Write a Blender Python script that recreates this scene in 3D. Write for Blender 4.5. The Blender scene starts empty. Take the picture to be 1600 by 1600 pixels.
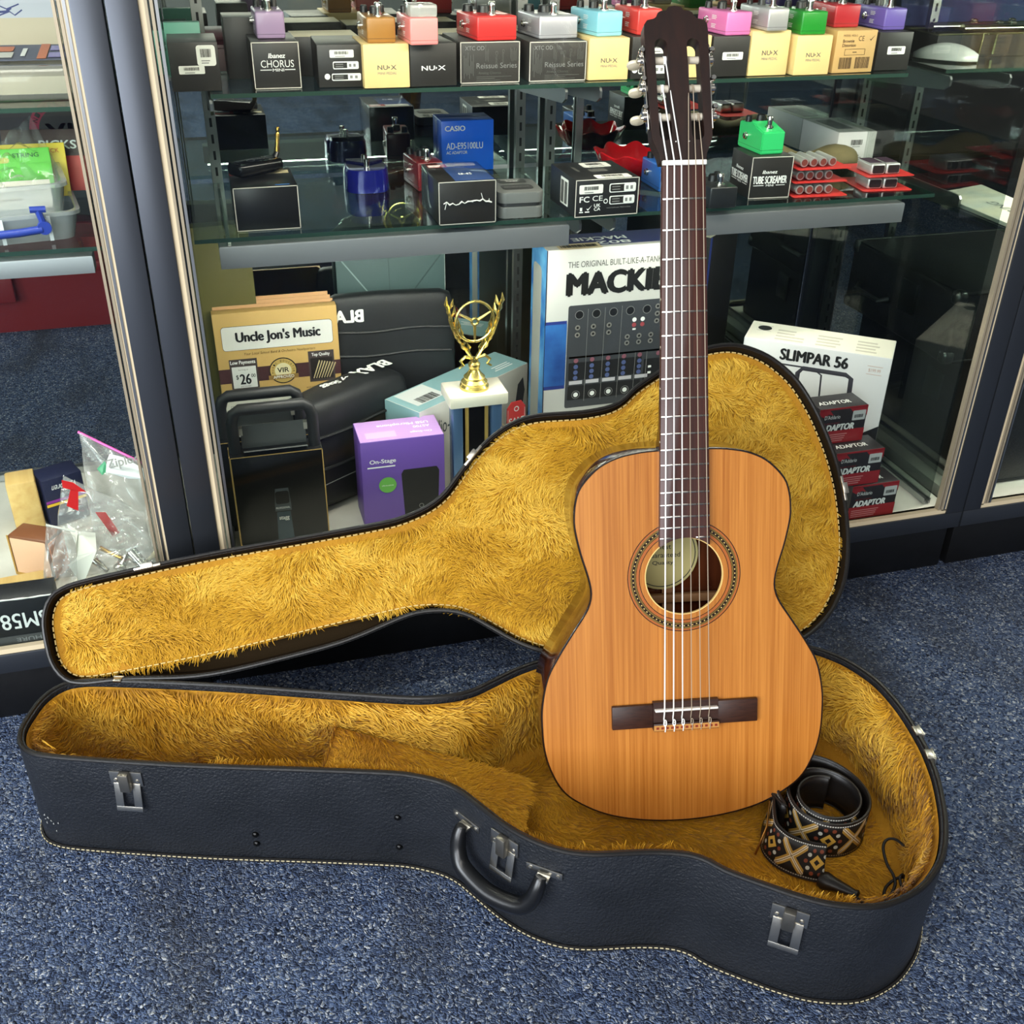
import bpy, bmesh, math, random
import numpy as np
from mathutils import Matrix, Vector
R_ = math.radians
PI = math.pi
scene = bpy.context.scene
COL = scene.collection

# ------------------------------------------------------------------ camera
FPX = 1644.0
CAMH = 1.075
def _n(v): return v / np.linalg.norm(v)
_dn = _n(np.array([752 - 800.0, 3570 - 800.0, FPX]))
_hx = np.array([7250 - 800.0, -64 - 800.0, FPX])
_up = -_dn
_hx = _n(_hx - np.dot(_hx, _up) * _up)
_hy = np.cross(_up, _hx)
RC = np.array([_hx, _hy, _up])               # world = RC @ camera(x right, y down, z forward)
CP = np.array([0.0, 0.0, CAMH])
cam_data = bpy.data.cameras.new('camera')
cam = bpy.data.objects.new('camera', cam_data)
COL.objects.link(cam)
cam_data.sensor_width = 36.0
cam_data.lens = FPX / 1600 * 36.0
cam_data.clip_start = 0.02
cm = Matrix.Identity(4)
for i in range(3):
    cm[i][0] = RC[i, 0]; cm[i][1] = -RC[i, 1]; cm[i][2] = -RC[i, 2]; cm[i][3] = CP[i]
cam.matrix_world = cm
scene.camera = cam

# ------------------------------------------------------------------ world, lights, exposure
world = bpy.data.worlds.new('world'); scene.world = world
world.use_nodes = True
world.node_tree.nodes['Background'].inputs[0].default_value = (0.72, 0.78, 0.9, 1)
world.node_tree.nodes['Background'].inputs[1].default_value = 0.25
def area(name, loc, target, sx, sy, power, color):
    l = bpy.data.lights.new(name, 'AREA'); l.shape = 'RECTANGLE'; l.size = sx; l.size_y = sy
    l.energy = power; l.color = color
    o = bpy.data.objects.new(name, l); COL.objects.link(o)
    o.location = loc
    o.rotation_euler = (Vector(target) - Vector(loc)).to_track_quat('-Z', 'Y').to_euler()
    return o
area('window_daylight', (-2.7, -0.95, 1.45), (0.2, 0.75, 0.1), 2.4, 1.9, 120, (0.88, 0.94, 1.0))
area('ceiling_tubes_front', (-0.5, -1.3, 2.72), (-0.3, -0.9, 0), 3.0, 1.6, 46, (1.0, 0.96, 0.89))
area('front_fill', (-1.55, -3.5, 1.5), (0.3, 1.3, 0.5), 2.3, 1.9, 75, (0.95, 0.97, 1.0))  # fill lamp added behind the camera to brighten the lower shelves
area('light_bar_lamp', (0.27, 1.548, 0.594), (0.27, 1.68, 0.2), 0.5, 0.02, 1.5, (1.0, 0.95, 0.86))
area('light_bar_lamp', (0.87, 1.548, 0.594), (0.87, 1.68, 0.2), 0.5, 0.02, 0.6, (1.0, 0.95, 0.86))
area('light_bar_lamp', (-0.42, 1.548, 0.594), (-0.42, 1.66, 0.2), 0.5, 0.02, 1.6, (1.0, 0.95, 0.88))
area('ceiling_tubes_back', (0.5, 2.9, 2.7), (0.5, 2.6, 0), 3.0, 0.5, 14, (1.0, 0.96, 0.89))
area('showcase_lamp_main', (0.57, 1.40, 0.99), (0.57, 1.66, 0.45), 1.1, 0.05, 3.2, (1.0, 0.91, 0.77))
area('showcase_lamp_left_unit', (-0.5, 1.40, 0.99), (-0.5, 1.66, 0.45), 0.7, 0.05, 2.2, (1.0, 0.92, 0.80))
area('right_unit_fill', (1.75, 1.40, 0.99), (1.75, 1.66, 0.45), 0.9, 0.05, 11.0, (1.0, 0.94, 0.84))  # fill lamp added to brighten the right showcase
vs = scene.view_settings
vs.view_transform = 'Standard'; vs.look = 'None'; vs.gamma = 1.0; vs.use_curve_mapping = False
vs.exposure = 0.45
scene.cycles.max_bounces = 9
scene.cycles.transparent_max_bounces = 24
scene.cycles.glossy_bounces = 5
scene.cycles.diffuse_bounces = 3
scene.cycles.transmission_bounces = 8
scene.cycles.caustics_reflective = False
scene.cycles.caustics_refractive = False

# ------------------------------------------------------------------ points on real planes
def _ray(px, py): return _n(RC @ np.array([px - 800.0, py - 800.0, FPX]))
def at(px, py, axis, val):
    """point of the line of sight through a photo pixel on the plane axis = val"""
    k = 'xyz'.index(axis); r = _ray(px, py)
    return Vector(CP + r * (val - CP[k]) / r[k])
def pix(p):
    c = RC.T @ (np.array(p, float) - CP)
    return 800 + FPX * c[0] / c[2], 800 + FPX * c[1] / c[2]
def stand(bl, br, ty, z):
    """width, height, yaw and base of something standing on the level z"""
    a = at(*bl, 'z', z); b = at(*br, 'z', z)
    hs = np.linspace(.004, .7, 1500)
    q = np.array([pix((a.x, a.y, a.z + h))[1] for h in hs])
    h = float(hs[np.argmin(abs(q - ty))])
    return (a + b) / 2, (b - a).length, h, math.atan2(b.y - a.y, b.x - a.x)

# ------------------------------------------------------------------ materials
def lin(c):
    f = lambda u: (u / 255 / 12.92) if u / 255 <= 0.04045 else ((u / 255 + 0.055) / 1.055) ** 2.4
    return (f(c[0]), f(c[1]), f(c[2]), 1)
MATS = {}
def M(name, rgb, rough=.5, metal=0.0, coat=0.0, spec=0.5, bump=None, var=None, trans=0.0, alpha=1.0):
    if name in MATS: return MATS[name]
    m = bpy.data.materials.new(name); m.use_nodes = True
    nt = m.node_tree; p = nt.nodes['Principled BSDF']
    p.inputs['Base Color'].default_value = lin(rgb)
    p.inputs['Roughness'].default_value = rough
    p.inputs['Metallic'].default_value = metal
    p.inputs['Coat Weight'].default_value = coat
    p.inputs['Coat Roughness'].default_value = .06
    p.inputs['Specular IOR Level'].default_value = spec
    p.inputs['Transmission Weight'].default_value = trans
    p.inputs['Alpha'].default_value = alpha
    tc = nt.nodes.new('ShaderNodeTexCoord')
    if bump:
        n = nt.nodes.new('ShaderNodeTexNoise'); n.inputs['Scale'].default_value = bump[0]
        n.inputs['Detail'].default_value = 5
        nt.links.new(tc.outputs['Object'], n.inputs['Vector'])
        b = nt.nodes.new('ShaderNodeBump'); b.inputs['Strength'].default_value = bump[1]
        b.inputs['Distance'].default_value = bump[2] if len(bump) > 2 else .002
        nt.links.new(n.outputs['Fac'], b.inputs['Height']); nt.links.new(b.outputs['Normal'], p.inputs['Normal'])
    if var:
        n = nt.nodes.new('ShaderNodeTexNoise'); n.inputs['Scale'].default_value = var[0]
        n.inputs['Detail'].default_value = 6
        nt.links.new(tc.outputs['Object'], n.inputs['Vector'])
        r = nt.nodes.new('ShaderNodeValToRGB')
        r.color_ramp.elements[0].position = .35; r.color_ramp.elements[1].position = .68
        r.color_ramp.elements[0].color = lin(rgb); r.color_ramp.elements[1].color = lin(var[1])
        nt.links.new(n.outputs['Fac'], r.inputs['Fac']); nt.links.new(r.outputs['Color'], p.inputs['Base Color'])
    MATS[name] = m
    return m
def glassmat(name, tint, ior=1.45, rough=0.0, haze=0.0, hazecol=(230, 232, 230), gain=1.0):
    if name in MATS: return MATS[name]
    m = bpy.data.materials.new(name); m.use_nodes = True
    nt = m.node_tree; nt.nodes.clear()
    out = nt.nodes.new('ShaderNodeOutputMaterial')
    t = nt.nodes.new('ShaderNodeBsdfTransparent'); t.inputs[0].default_value = lin(tint)
    g = nt.nodes.new('ShaderNodeBsdfGlossy'); g.inputs['Roughness'].default_value = rough
    # reflectance of a thin sheet (Schlick), the same on both of its sides
    geo = nt.nodes.new('ShaderNodeNewGeometry'); dt = nt.nodes.new('ShaderNodeVectorMath'); dt.operation = 'DOT_PRODUCT'
    nt.links.new(geo.outputs['Normal'], dt.inputs[0]); nt.links.new(geo.outputs['Incoming'], dt.inputs[1])
    def mth(op, a, b_):
        n = nt.nodes.new('ShaderNodeMath'); n.operation = op; n.use_clamp = True
        for k, q in enumerate((a, b_)):
            if isinstance(q, (int, float)): n.inputs[k].default_value = q
            else: nt.links.new(q, n.inputs[k])
        return n.outputs[0]
    ab = nt.nodes.new('ShaderNodeMath'); ab.operation = 'ABSOLUTE'; nt.links.new(dt.outputs['Value'], ab.inputs[0])
    f0 = ((ior - 1) / (ior + 1)) ** 2
    fr = mth('ADD', mth('MULTIPLY', mth('POWER', mth('SUBTRACT', 1.0, ab.outputs[0]), 5.0), (1 - f0) * gain), f0 * gain)
    mx = nt.nodes.new('ShaderNodeMixShader')
    nt.links.new(fr, mx.inputs[0])
    src = t.outputs[0]
    if haze:
        d = nt.nodes.new('ShaderNodeBsdfDiffuse'); d.inputs[0].default_value = lin(hazecol)
        mh = nt.nodes.new('ShaderNodeMixShader'); mh.inputs[0].default_value = haze
        nt.links.new(t.outputs[0], mh.inputs[1]); nt.links.new(d.outputs[0], mh.inputs[2]); src = mh.outputs[0]
    nt.links.new(src, mx.inputs[1]); nt.links.new(g.outputs[0], mx.inputs[2])
    nt.links.new(mx.outputs[0], out.inputs[0])
    MATS[name] = m
    return m

# ------------------------------------------------------------------ mesh building
class MB:
    def __init__(s): s.bm = bmesh.new(); s.M = Matrix()
    def v(s, co): return s.bm.verts.new(s.M @ Vector(co))
    def box(s, c, size, rot=None, bev=0.0, seg=2):
        m = s.M @ Matrix.Translation(c) @ (rot.to_4x4() if rot is not None else Matrix()) @ Matrix.Diagonal((*size, 1))
        r = bmesh.ops.create_cube(s.bm, size=1, matrix=m)
        if bev:
            es = list({e for v in r['verts'] for e in v.link_edges})
            bmesh.ops.bevel(s.bm, geom=es, offset=bev, segments=seg, affect='EDGES', profile=.5)
        return s
    def prism(s, pts, z0, z1, bev=0.0):
        a = [s.v((x, y, z0)) for x, y in pts]; b = [s.v((x, y, z1)) for x, y in pts]
        n = len(pts); fs = [s.bm.faces.new(a[::-1]), s.bm.faces.new(b)]
        for i in range(n): fs.append(s.bm.faces.new((a[i], a[(i + 1) % n], b[(i + 1) % n], b[i])))
        if bev:
            es = [e for e in fs[1].edges]
            bmesh.ops.bevel(s.bm, geom=es, offset=bev, segments=2, affect='EDGES', profile=.5)
        return s
    def loft(s, loops, closed=True, cap0=False, cap1=False):
        vs = [[s.v(p) for p in L] for L in loops]; n = len(vs[0])
        for A, B in zip(vs, vs[1:]):
            for i in range(n if closed else n - 1):
                j = (i + 1) % n
                try: s.bm.faces.new((A[i], A[j], B[j], B[i]))
                except ValueError: pass
        if cap0: s.bm.faces.new(vs[0][::-1])
        if cap1: s.bm.faces.new(vs[-1])
        return s
    def lathe(s, prof, n=20, M0=None):
        old = s.M
        if M0 is not None: s.M = s.M @ M0
        loops = [[(max(r, 1e-5) * math.cos(2 * PI * k / n), max(r, 1e-5) * math.sin(2 * PI * k / n), z) for k in range(n)] for r, z in prof]
        s.loft(loops, True, True, True); s.M = old
        return s
    def cyl(s, p0, p1, r, r1=None, n=14):
        p0 = Vector(p0); p1 = Vector(p1); d = p1 - p0
        q = d.to_track_quat('Z', 'Y').to_matrix().to_4x4()
        return s.lathe([(r, 0), (r if r1 is None else r1, d.length)], n, Matrix.Translation(p0) @ q)
    def tube(s, pts, r, n=8, closed=False, flat=1.0):
        pts = [Vector(p) for p in pts]; m = len(pts); loops = []
        def tan(i):
            if closed: return (pts[(i + 1) % m] - pts[i - 1]).normalized()
            return (pts[min(i + 1, m - 1)] - pts[max(i - 1, 0)]).normalized()
        t = tan(0); u = t.orthogonal().normalized()
        if abs(t.z) < .9: u = Vector((0, 0, 1)).cross(t).normalized()
        for i in range(m):
            t2 = tan(i); u = (u - u.dot(t2) * t2)
            u = u.normalized() if u.length > 1e-6 else t2.orthogonal().normalized()
            w = t2.cross(u); rr = r[i] if isinstance(r, (list, tuple)) else r
            loops.append([pts[i] + u * rr * math.cos(2 * PI * k / n) + w * rr * flat * math.sin(2 * PI * k / n) for k in range(n)])
        if closed: loops.append(loops[0])
        s.loft(loops, True, not closed, not closed)
        if closed: bmesh.ops.remove_doubles(s.bm, verts=s.bm.verts, dist=1e-6)
        return s
    def build(s, name, mat, parent=None, smooth=True, ang=38):
        bmesh.ops.recalc_face_normals(s.bm, faces=s.bm.faces)
        me = bpy.data.meshes.new(name); s.bm.to_mesh(me); s.bm.free()
        return link(name, me, mat, parent, smooth, ang)
def link(name, me, mat, parent=None, smooth=True, ang=38):
    for m in (mat if isinstance(mat, (list, tuple)) else [mat]): me.materials.append(m)
    if smooth and len(me.polygons):
        me.polygons.foreach_set('use_smooth', [True] * len(me.polygons)); me.set_sharp_from_angle(angle=R_(ang))
    o = bpy.data.objects.new(name, me); COL.objects.link(o)
    if parent is not None: o.parent = parent
    return o
def tag(o, label, cat, group=None, kind=None):
    o['label'] = label; o['category'] = cat
    if group: o['group'] = group
    if kind: o['kind'] = kind
    return o
def thing(name, label, cat, loc=(0, 0, 0), rz=0.0, group=None):
    o = bpy.data.objects.new(name, None); COL.objects.link(o)
    o.empty_display_size = .05
    o.location = loc; o.rotation_euler = (0, 0, rz)
    return tag(o, label, cat, group)
def structure(name, mb, mat, smooth=False):
    o = mb.build(name, mat, None, smooth); o['kind'] = 'structure'; return o
def copy_tree(o, parent=None):
    c = o.copy(); COL.objects.link(c)
    if parent is not None: c.parent = parent
    for ch in list(o.children): copy_tree(ch, c)
    return c
def catmull(P, per=8, closed=True):
    P = [np.array(p, float) for p in P]; n = len(P); out = []
    for i in range(n if closed else n - 1):
        if closed: a, b, c, d = P[i - 1], P[i], P[(i + 1) % n], P[(i + 2) % n]
        else: a, b, c, d = P[max(i - 1, 0)], P[i], P[i + 1], P[min(i + 2, n - 1)]
        for k in range(per):
            t = k / per
            out.append(.5 * (2 * b + (c - a) * t + (2 * a - 5 * b + 4 * c - d) * t * t + (3 * b - a - 3 * c + d) * t ** 3))
    if not closed: out.append(P[-1])
    return out
def resample(P, n, closed=True):
    P = np.array(P, float)
    Q = np.vstack([P, P[:1]]) if closed else P
    s = np.r_[0, np.cumsum(np.linalg.norm(np.diff(Q, axis=0), axis=1))]
    t = np.linspace(0, s[-1], n, endpoint=not closed)
    return np.stack([np.interp(t, s, Q[:, k]) for k in range(Q.shape[1])], 1)
def inset(P, d):
    """move a counter-clockwise closed 2D outline inwards by d"""
    P = np.array(P, float); t = np.roll(P, -1, 0) - np.roll(P, 1, 0)
    t /= np.linalg.norm(t, axis=1)[:, None] + 1e-12
    return P + d * np.stack([-t[:, 1], t[:, 0]], 1)
def inside(P, X):
    x, y = X[:, 0], X[:, 1]; r = np.zeros(len(X), bool); n = len(P)
    for i in range(n):
        x0, y0 = P[i]; x1, y1 = P[(i + 1) % n]
        c = ((y0 > y) != (y1 > y)) & (x < (x1 - x0) * (y - y0) / (y1 - y0 + 1e-15) + x0)
        r ^= c
    return r

# ------------------------------------------------------------------ faces, lettering, stickers
def face(w, d, h, side):
    o, X, Y = {'front': ((-w / 2, 0, 0), (1, 0, 0), (0, 0, 1)), 'top': ((-w / 2, 0, h), (1, 0, 0), (0, 1, 0)),
               'flip': ((w / 2, d, h), (-1, 0, 0), (0, -1, 0)), 'left': ((-w / 2, d, 0), (0, -1, 0), (0, 0, 1)),
               'right': ((w / 2, 0, 0), (0, 1, 0), (0, 0, 1)), 'turned': ((w / 2, 0, h), (-1, 0, 0), (0, 0, -1)),
               'leftup': ((-w / 2, 0, 0), (0, 0, 1), (0, 1, 0))}[side]
    X = Vector(X); Y = Vector(Y); Z = X.cross(Y); m = Matrix.Identity(4)
    for i in range(3): m[i][0] = X[i]; m[i][1] = Y[i]; m[i][2] = Z[i]; m[i][3] = o[i]
    return m
def text(parent, F, s, rect, mat, bold=0.0, shear=0.0, name='lettering', eps=.0006, rot=0.0, spacing=1.0):
    """lettering fitted into rect on the face F; bold thickens the strokes (share of the letter height)"""
    cu = bpy.data.curves.new('t', 'FONT'); cu.body = s; cu.shear = shear; cu.extrude = 0
    cu.resolution_u = 3; cu.space_character = spacing
    ob = bpy.data.objects.new('t', cu)
    me0 = bpy.data.meshes.new_from_object(ob)
    bpy.data.objects.remove(ob); bpy.data.curves.remove(cu)
    n = len(me0.vertices); co = np.empty(n * 3); me0.vertices.foreach_get('co', co); co = co.reshape(-1, 3)
    fs = [list(p.vertices) for p in me0.polygons]; bpy.data.meshes.remove(me0)
    lo = co.min(0); hi = co.max(0)
    x, y, w, h = rect
    sx = w / (hi[0] - lo[0]); sy = (h / (hi[1] - lo[1])) if h else sx
    X = (co[:, 0] - lo[0]) * sx; Y = (co[:, 1] - lo[1]) * sy
    if rot:
        cx, cy = w / 2, (h or 0) / 2; a = rot
        X, Y = cx + (X - cx) * math.cos(a) - (Y - cy) * math.sin(a), cy + (X - cx) * math.sin(a) + (Y - cy) * math.cos(a)
    sh = [(0, 0)]
    if bold:
        e = bold * ((h or (hi[1] - lo[1]) * sy)) * 1.3; sh = [(0, 0), (e, 0), (-e, 0), (0, e * .6), (0, -e * .6), (e * .5, 0), (-e * .5, 0)]
    V = []; FF = []
    for k, (dx, dy) in enumerate(sh):
        V.append(np.stack([x + X + dx, y + Y + dy, np.full(n, eps + 1e-6 * k), np.ones(n)], 1)); FF += [[i + n * k for i in f] for f in fs]
    P = np.vstack(V) @ np.array(F).T
    me = bpy.data.meshes.new(name); me.from_pydata(P[:, :3].tolist(), [], FF); me.update()
    return link(name, me, mat, parent, False)
def rrect(x, y, w, h, r=0, k=4):
    if r <= 0: return [(x, y), (x + w, y), (x + w, y + h), (x, y + h)]
    out = []
    for cx, cy, a0 in ((x + w - r, y + r, -90), (x + w - r, y + h - r, 0), (x + r, y + h - r, 90), (x + r, y + r, 180)):
        for i in range(k + 1):
            a = R_(a0 + 90 * i / k); out.append((cx + r * math.cos(a), cy + r * math.sin(a)))
    return out
def rects(parent, F, L, mat, name='print', r=0.0, eps=.0003, th=.0002):
    b = MB(); b.M = F
    for q in L: b.prism(rrect(*q, r), eps - th, eps)
    return b.build(name, mat, parent, False)
def poly(parent, F, pts, mat, name='print', eps=.0003):
    b = MB(); b.M = F; b.prism(pts, eps - .0002, eps); return b.build(name, mat, parent, False)
def rings(parent, F, L, mat, name='print', eps=.0004, n=24):
    """flat rings or discs: (x, y, r0, r1)"""
    b = MB(); b.M = F
    for x, y, r0, r1 in L:
        o = [(x + r1 * math.cos(2 * PI * k / n), y + r1 * math.sin(2 * PI * k / n), eps) for k in range(n)]
        if r0 <= 0: b.bm.faces.new([b.v(p) for p in o])
        else:
            i = [(x + r0 * math.cos(2 * PI * k / n), y + r0 * math.sin(2 * PI * k / n), eps) for k in range(n)]
            b.loft([i, o])
    return b.build(name, mat, parent, False)
def barcode(parent, F, rect, mat, seed=1, eps=.0006):
    rd = random.Random(seed); x, y, w, h = rect; L = []; p = x
    while p < x + w * .97:
        bw = w * rd.choice((.012, .02, .03)); L.append((p, y, bw, h)); p += bw + w * rd.choice((.015, .022, .035))
    return rects(parent, F, L, mat, 'barcode', 0, eps)
def smalllines(parent, F, rect, n, mat, seed=1, eps=.0006):
    rd = random.Random(seed); x, y, w, h = rect; L = []
    for i in range(n):
        L.append((x, y + h * i / n, w * rd.uniform(.6, 1), h / n * .42))
    return rects(parent, F, L, mat, 'small_print', 0, eps)
BLACK = M('black_ink', (18, 18, 18), .5)
WHITE = M('white_ink', (240, 240, 236), .5)
GREYINK = M('grey_ink', (130, 130, 128), .5)
DARKGREYINK = M('dark_grey_ink', (92, 92, 88), .5)
STICK = M('white_sticker', (238, 236, 228), .4)
CHROME = M('chrome', (215, 212, 205), .13, 1.0)
def sticker(parent, F, x, y, w, h, seed=1, lines=1, r=None):
    s = rects(parent, F, [(x, y, w, h)], STICK, 'sticker', r if r is not None else min(w, h) * .15, .0004, .0003)
    barcode(s, F, (x + w * .2, y + h * .42, w * .6, h * .4), BLACK, seed, .0007)
    smalllines(s, F, (x + w * .22, y + h * .12, w * .56, h * .22), lines, GREYINK, seed, .0007)
    return s
class Carton:
    def __init__(s, name, label, cat, loc, yaw, w, d, h, mat, group=None, bev=.0012, edge=None, top=None):
        s.t = thing(name, label, cat, loc, yaw, group); s.w, s.d, s.h = w, d, h
        b = MB(); b.box((0, d / 2, h / 2), (w, d, h), None, bev, 2)
        s.body = b.build('carton', mat, s.t)
        if top is not None:
            rects(s.t, face(w, d, h, 'top'), [(.001, .001, w - .002, d - .002)], top, 'top_flap', 0, .0003)
        if edge is not None:
            e = .0013; F = face(w, d, h, 'front')
            rects(s.t, F, [(0, 0, e, h), (w - e, 0, e, h), (0, h - e, w, e), (0, 0, w, e)], edge, 'worn_edge', 0, .0005)
    def F(s, side): return face(s.w, s.d, s.h, side)
def carton_at(name, label, cat, bl, br, ty, z, d, mat, **k):
    m, w, h, yaw = stand(bl, br, ty, z)
    if 'yaw' in k: yaw = k.pop('yaw')
    if 'w' in k: w = k.pop('w')
    if 'h' in k: h = k.pop('h')
    return Carton(name, label, cat, (m.x, m.y, z + .0004), yaw, w, d, h, mat, **k)

# ------------------------------------------------------------------ the shop: carpet, walls, ceiling
def carpet_material():
    m = bpy.data.materials.new('loop_carpet'); m.use_nodes = True; nt = m.node_tree; L = nt.links
    p = nt.nodes['Principled BSDF']; p.inputs['Roughness'].default_value = .95; p.inputs['Specular IOR Level'].default_value = .15
    tc = nt.nodes.new('ShaderNodeTexCoord')
    wn = nt.nodes.new('ShaderNodeTexNoise'); wn.inputs['Scale'].default_value = 90
    mxv = nt.nodes.new('ShaderNodeMix'); mxv.data_type = 'VECTOR'; mxv.inputs[0].default_value = .012
    L.new(tc.outputs['Object'], wn.inputs['Vector']); L.new(tc.outputs['Object'], mxv.inputs[4]); L.new(wn.outputs['Color'], mxv.inputs[5])
    v = nt.nodes.new('ShaderNodeTexVoronoi'); v.inputs['Scale'].default_value = 360
    L.new(mxv.outputs[1], v.inputs['Vector'])
    sep = nt.nodes.new('ShaderNodeSeparateColor'); L.new(v.outputs['Color'], sep.inputs[0])
    r = nt.nodes.new('ShaderNodeValToRGB'); e = r.color_ramp.elements
    e[0].position = 0; e[0].color = lin((30, 36, 50)); e[1].position = 1; e[1].color = lin((186, 190, 194))
    for pos, c in ((.2, (52, 63, 88)), (.5, (74, 90, 122)), (.78, (98, 112, 138)), (.93, (130, 138, 152))):
        k = e.new(pos); k.color = lin(c)
    L.new(sep.outputs[0], r.inputs['Fac'])
    # worn greyish tracks
    mp = nt.nodes.new('ShaderNodeMapping'); mp.inputs['Scale'].default_value = (7, 2.2, 1); L.new(tc.outputs['Object'], mp.inputs['Vector'])
    n = nt.nodes.new('ShaderNodeTexNoise'); n.inputs['Scale'].default_value = 1.3; n.inputs['Detail'].default_value = 7; L.new(mp.outputs[0], n.inputs['Vector'])
    rr = nt.nodes.new('ShaderNodeValToRGB'); rr.color_ramp.elements[0].position = .46; rr.color_ramp.elements[1].position = .70
    L.new(n.outputs['Fac'], rr.inputs['Fac'])
    mul = nt.nodes.new('ShaderNodeMath'); mul.operation = 'MULTIPLY'; mul.inputs[1].default_value = .72; L.new(rr.outputs['Color'], mul.inputs[0])
    mx = nt.nodes.new('ShaderNodeMix'); mx.data_type = 'RGBA'; L.new(mul.outputs[0], mx.inputs[0]); L.new(r.outputs['Color'], mx.inputs[6])
    mx.inputs[7].default_value = lin((58, 60, 66)); L.new(mx.outputs[2], p.inputs['Base Color'])
    b = nt.nodes.new('ShaderNodeBump'); b.inputs['Strength'].default_value = .9; b.inputs['Distance'].default_value = .0035; b.invert = True
    L.new(v.outputs['Distance'], b.inputs['Height']); L.new(b.outputs['Normal'], p.inputs['Normal'])
    return m
CARPET = carpet_material()
structure('floor', MB().box((.4, .2, -.03), (7.2, 7.6, .06)), CARPET)
PAINT = M('shop_wall_paint', (196, 192, 184), .8, bump=(60, .1))
structure('wall_back', MB().box((.4, 4.05, 1.37), (7.2, .1, 2.86)), M('back_wall_dark', (60, 60, 62), .8))
structure('wall_right', MB().box((4.05, .2, 1.37), (.1, 7.6, 2.86)), PAINT)
wq = MB(); wq.box((-2.98, -3.65, 1.37), (.44, .1, 2.86)).box((1.85, -3.65, 1.37), (4.3, .1, 2.86)).box((-1.53, -3.65, .22), (2.46, .1, .56)).box((-1.53, -3.65, 2.65), (2.46, .1, .3))
structure('wall_front', wq, M('front_wall', (176, 172, 168), .8))
wq = MB()
for x in (-2.72, -1.53, -.34): wq.box((x, -3.65, 1.5), (.05, .08, 2.0))
for z in (.52, 2.48): wq.box((-1.53, -3.65, z), (2.42, .08, .05))
structure('fill_window', wq, M('window_alu', (150, 150, 152), .35, .8))  # unseen window frame added around the front fill lamp
wl = MB()
wl.box((-3.25, -2.95, 1.37), (.1, 1.3, 2.86)).box((-3.25, 2.2, 1.37), (.1, 3.6, 2.86)).box((-3.25, -.95, .2), (.1, 2.7, .52)).box((-3.25, -.95, 2.65), (.1, 2.7, .3))
structure('wall_left', wl, PAINT)
wf = MB()
for y in (-2.3, -.95, .4): wf.box((-3.25, y, 1.48), (.08, .05, 2.04))
for z in (.48, 2.5): wf.box((-3.25, -.95, z), (.08, 2.7, .05))
structure('window_1', wf, M('window_alu', (150, 150, 152), .35, .8))
structure('ceiling', MB().box((.4, .2, 2.83), (7.2, 7.6, .06)), M('ceiling_tile', (205, 203, 196), .9))
structure('baseboard_back', MB().box((.4, 3.98, .06), (7.2, .03, .12)), M('vinyl_base', (14, 14, 15), .55))

# ------------------------------------------------------------------ glass display showcases
YF, YG, YB, YM, ZD, ZT = 1.331, 1.345, 1.362, 1.886, .127, 1.0
ALU = M('anodised_frame', (80, 84, 91), .38, .8)
ALU2 = M('brushed_aluminium', (176, 178, 178), .34, 1.0)
CHAMP = M('champagne_channel', (186, 172, 146), .35, .45)
GASK = M('cream_gasket', (226, 208, 172), .5)
KICK = M('black_kick_rubber', (12, 12, 13), .42, bump=(9, .35, .01))
DECK = M('white_laminate', (212, 210, 200), .38, var=(9, (188, 184, 172)))
STEEL = M('slotted_steel', (150, 152, 150), .36, 1.0)
SLOT = M('slot_dark', (14, 14, 14), .8)
PANE = glassmat('showcase_glass', (246, 250, 248), 1.32)
SIDEPANE = glassmat('side_glass', (212, 217, 214), 1.6)
SHELFG = glassmat('shelf_glass', (222, 236, 230), 1.5)
SHELFE = M('green_glass_edge', (40, 64, 55), .15, 0, spec=.6)
MIRROR = M('mirror_silver', (190, 196, 192), .015, 1.0)
def slotted(x, y, z0, z1, parent, name='slotted_standard'):
    b = MB(); b.box((x, y, (z0 + z1) / 2), (.017, .012, z1 - z0))
    o = b.build(name, STEEL, parent, False)
    s = MB(); z = z0 + .02
    while z < z1 - .02:
        s.box((x, y - .0062, z), (.004, .001, .014)); z += .026
    s.build('slot', SLOT, o, False)
    return o
def bracket(x, y0, y1, zt, parent):
    pts = [(y1, zt - .042), (y1, zt - .001), (y0, zt - .001), (y0 - .004, zt - .006), (y0 - .003, zt - .016), (y0 + .012, zt - .024)]
    b = MB(); b.M = Matrix(((0, 0, 1, x - .002), (1, 0, 0, 0), (0, 1, 0, 0), (0, 0, 0, 1)))
    b.prism(pts, 0, .004); b.build('shelf_bracket', ALU2, parent, False)
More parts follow.
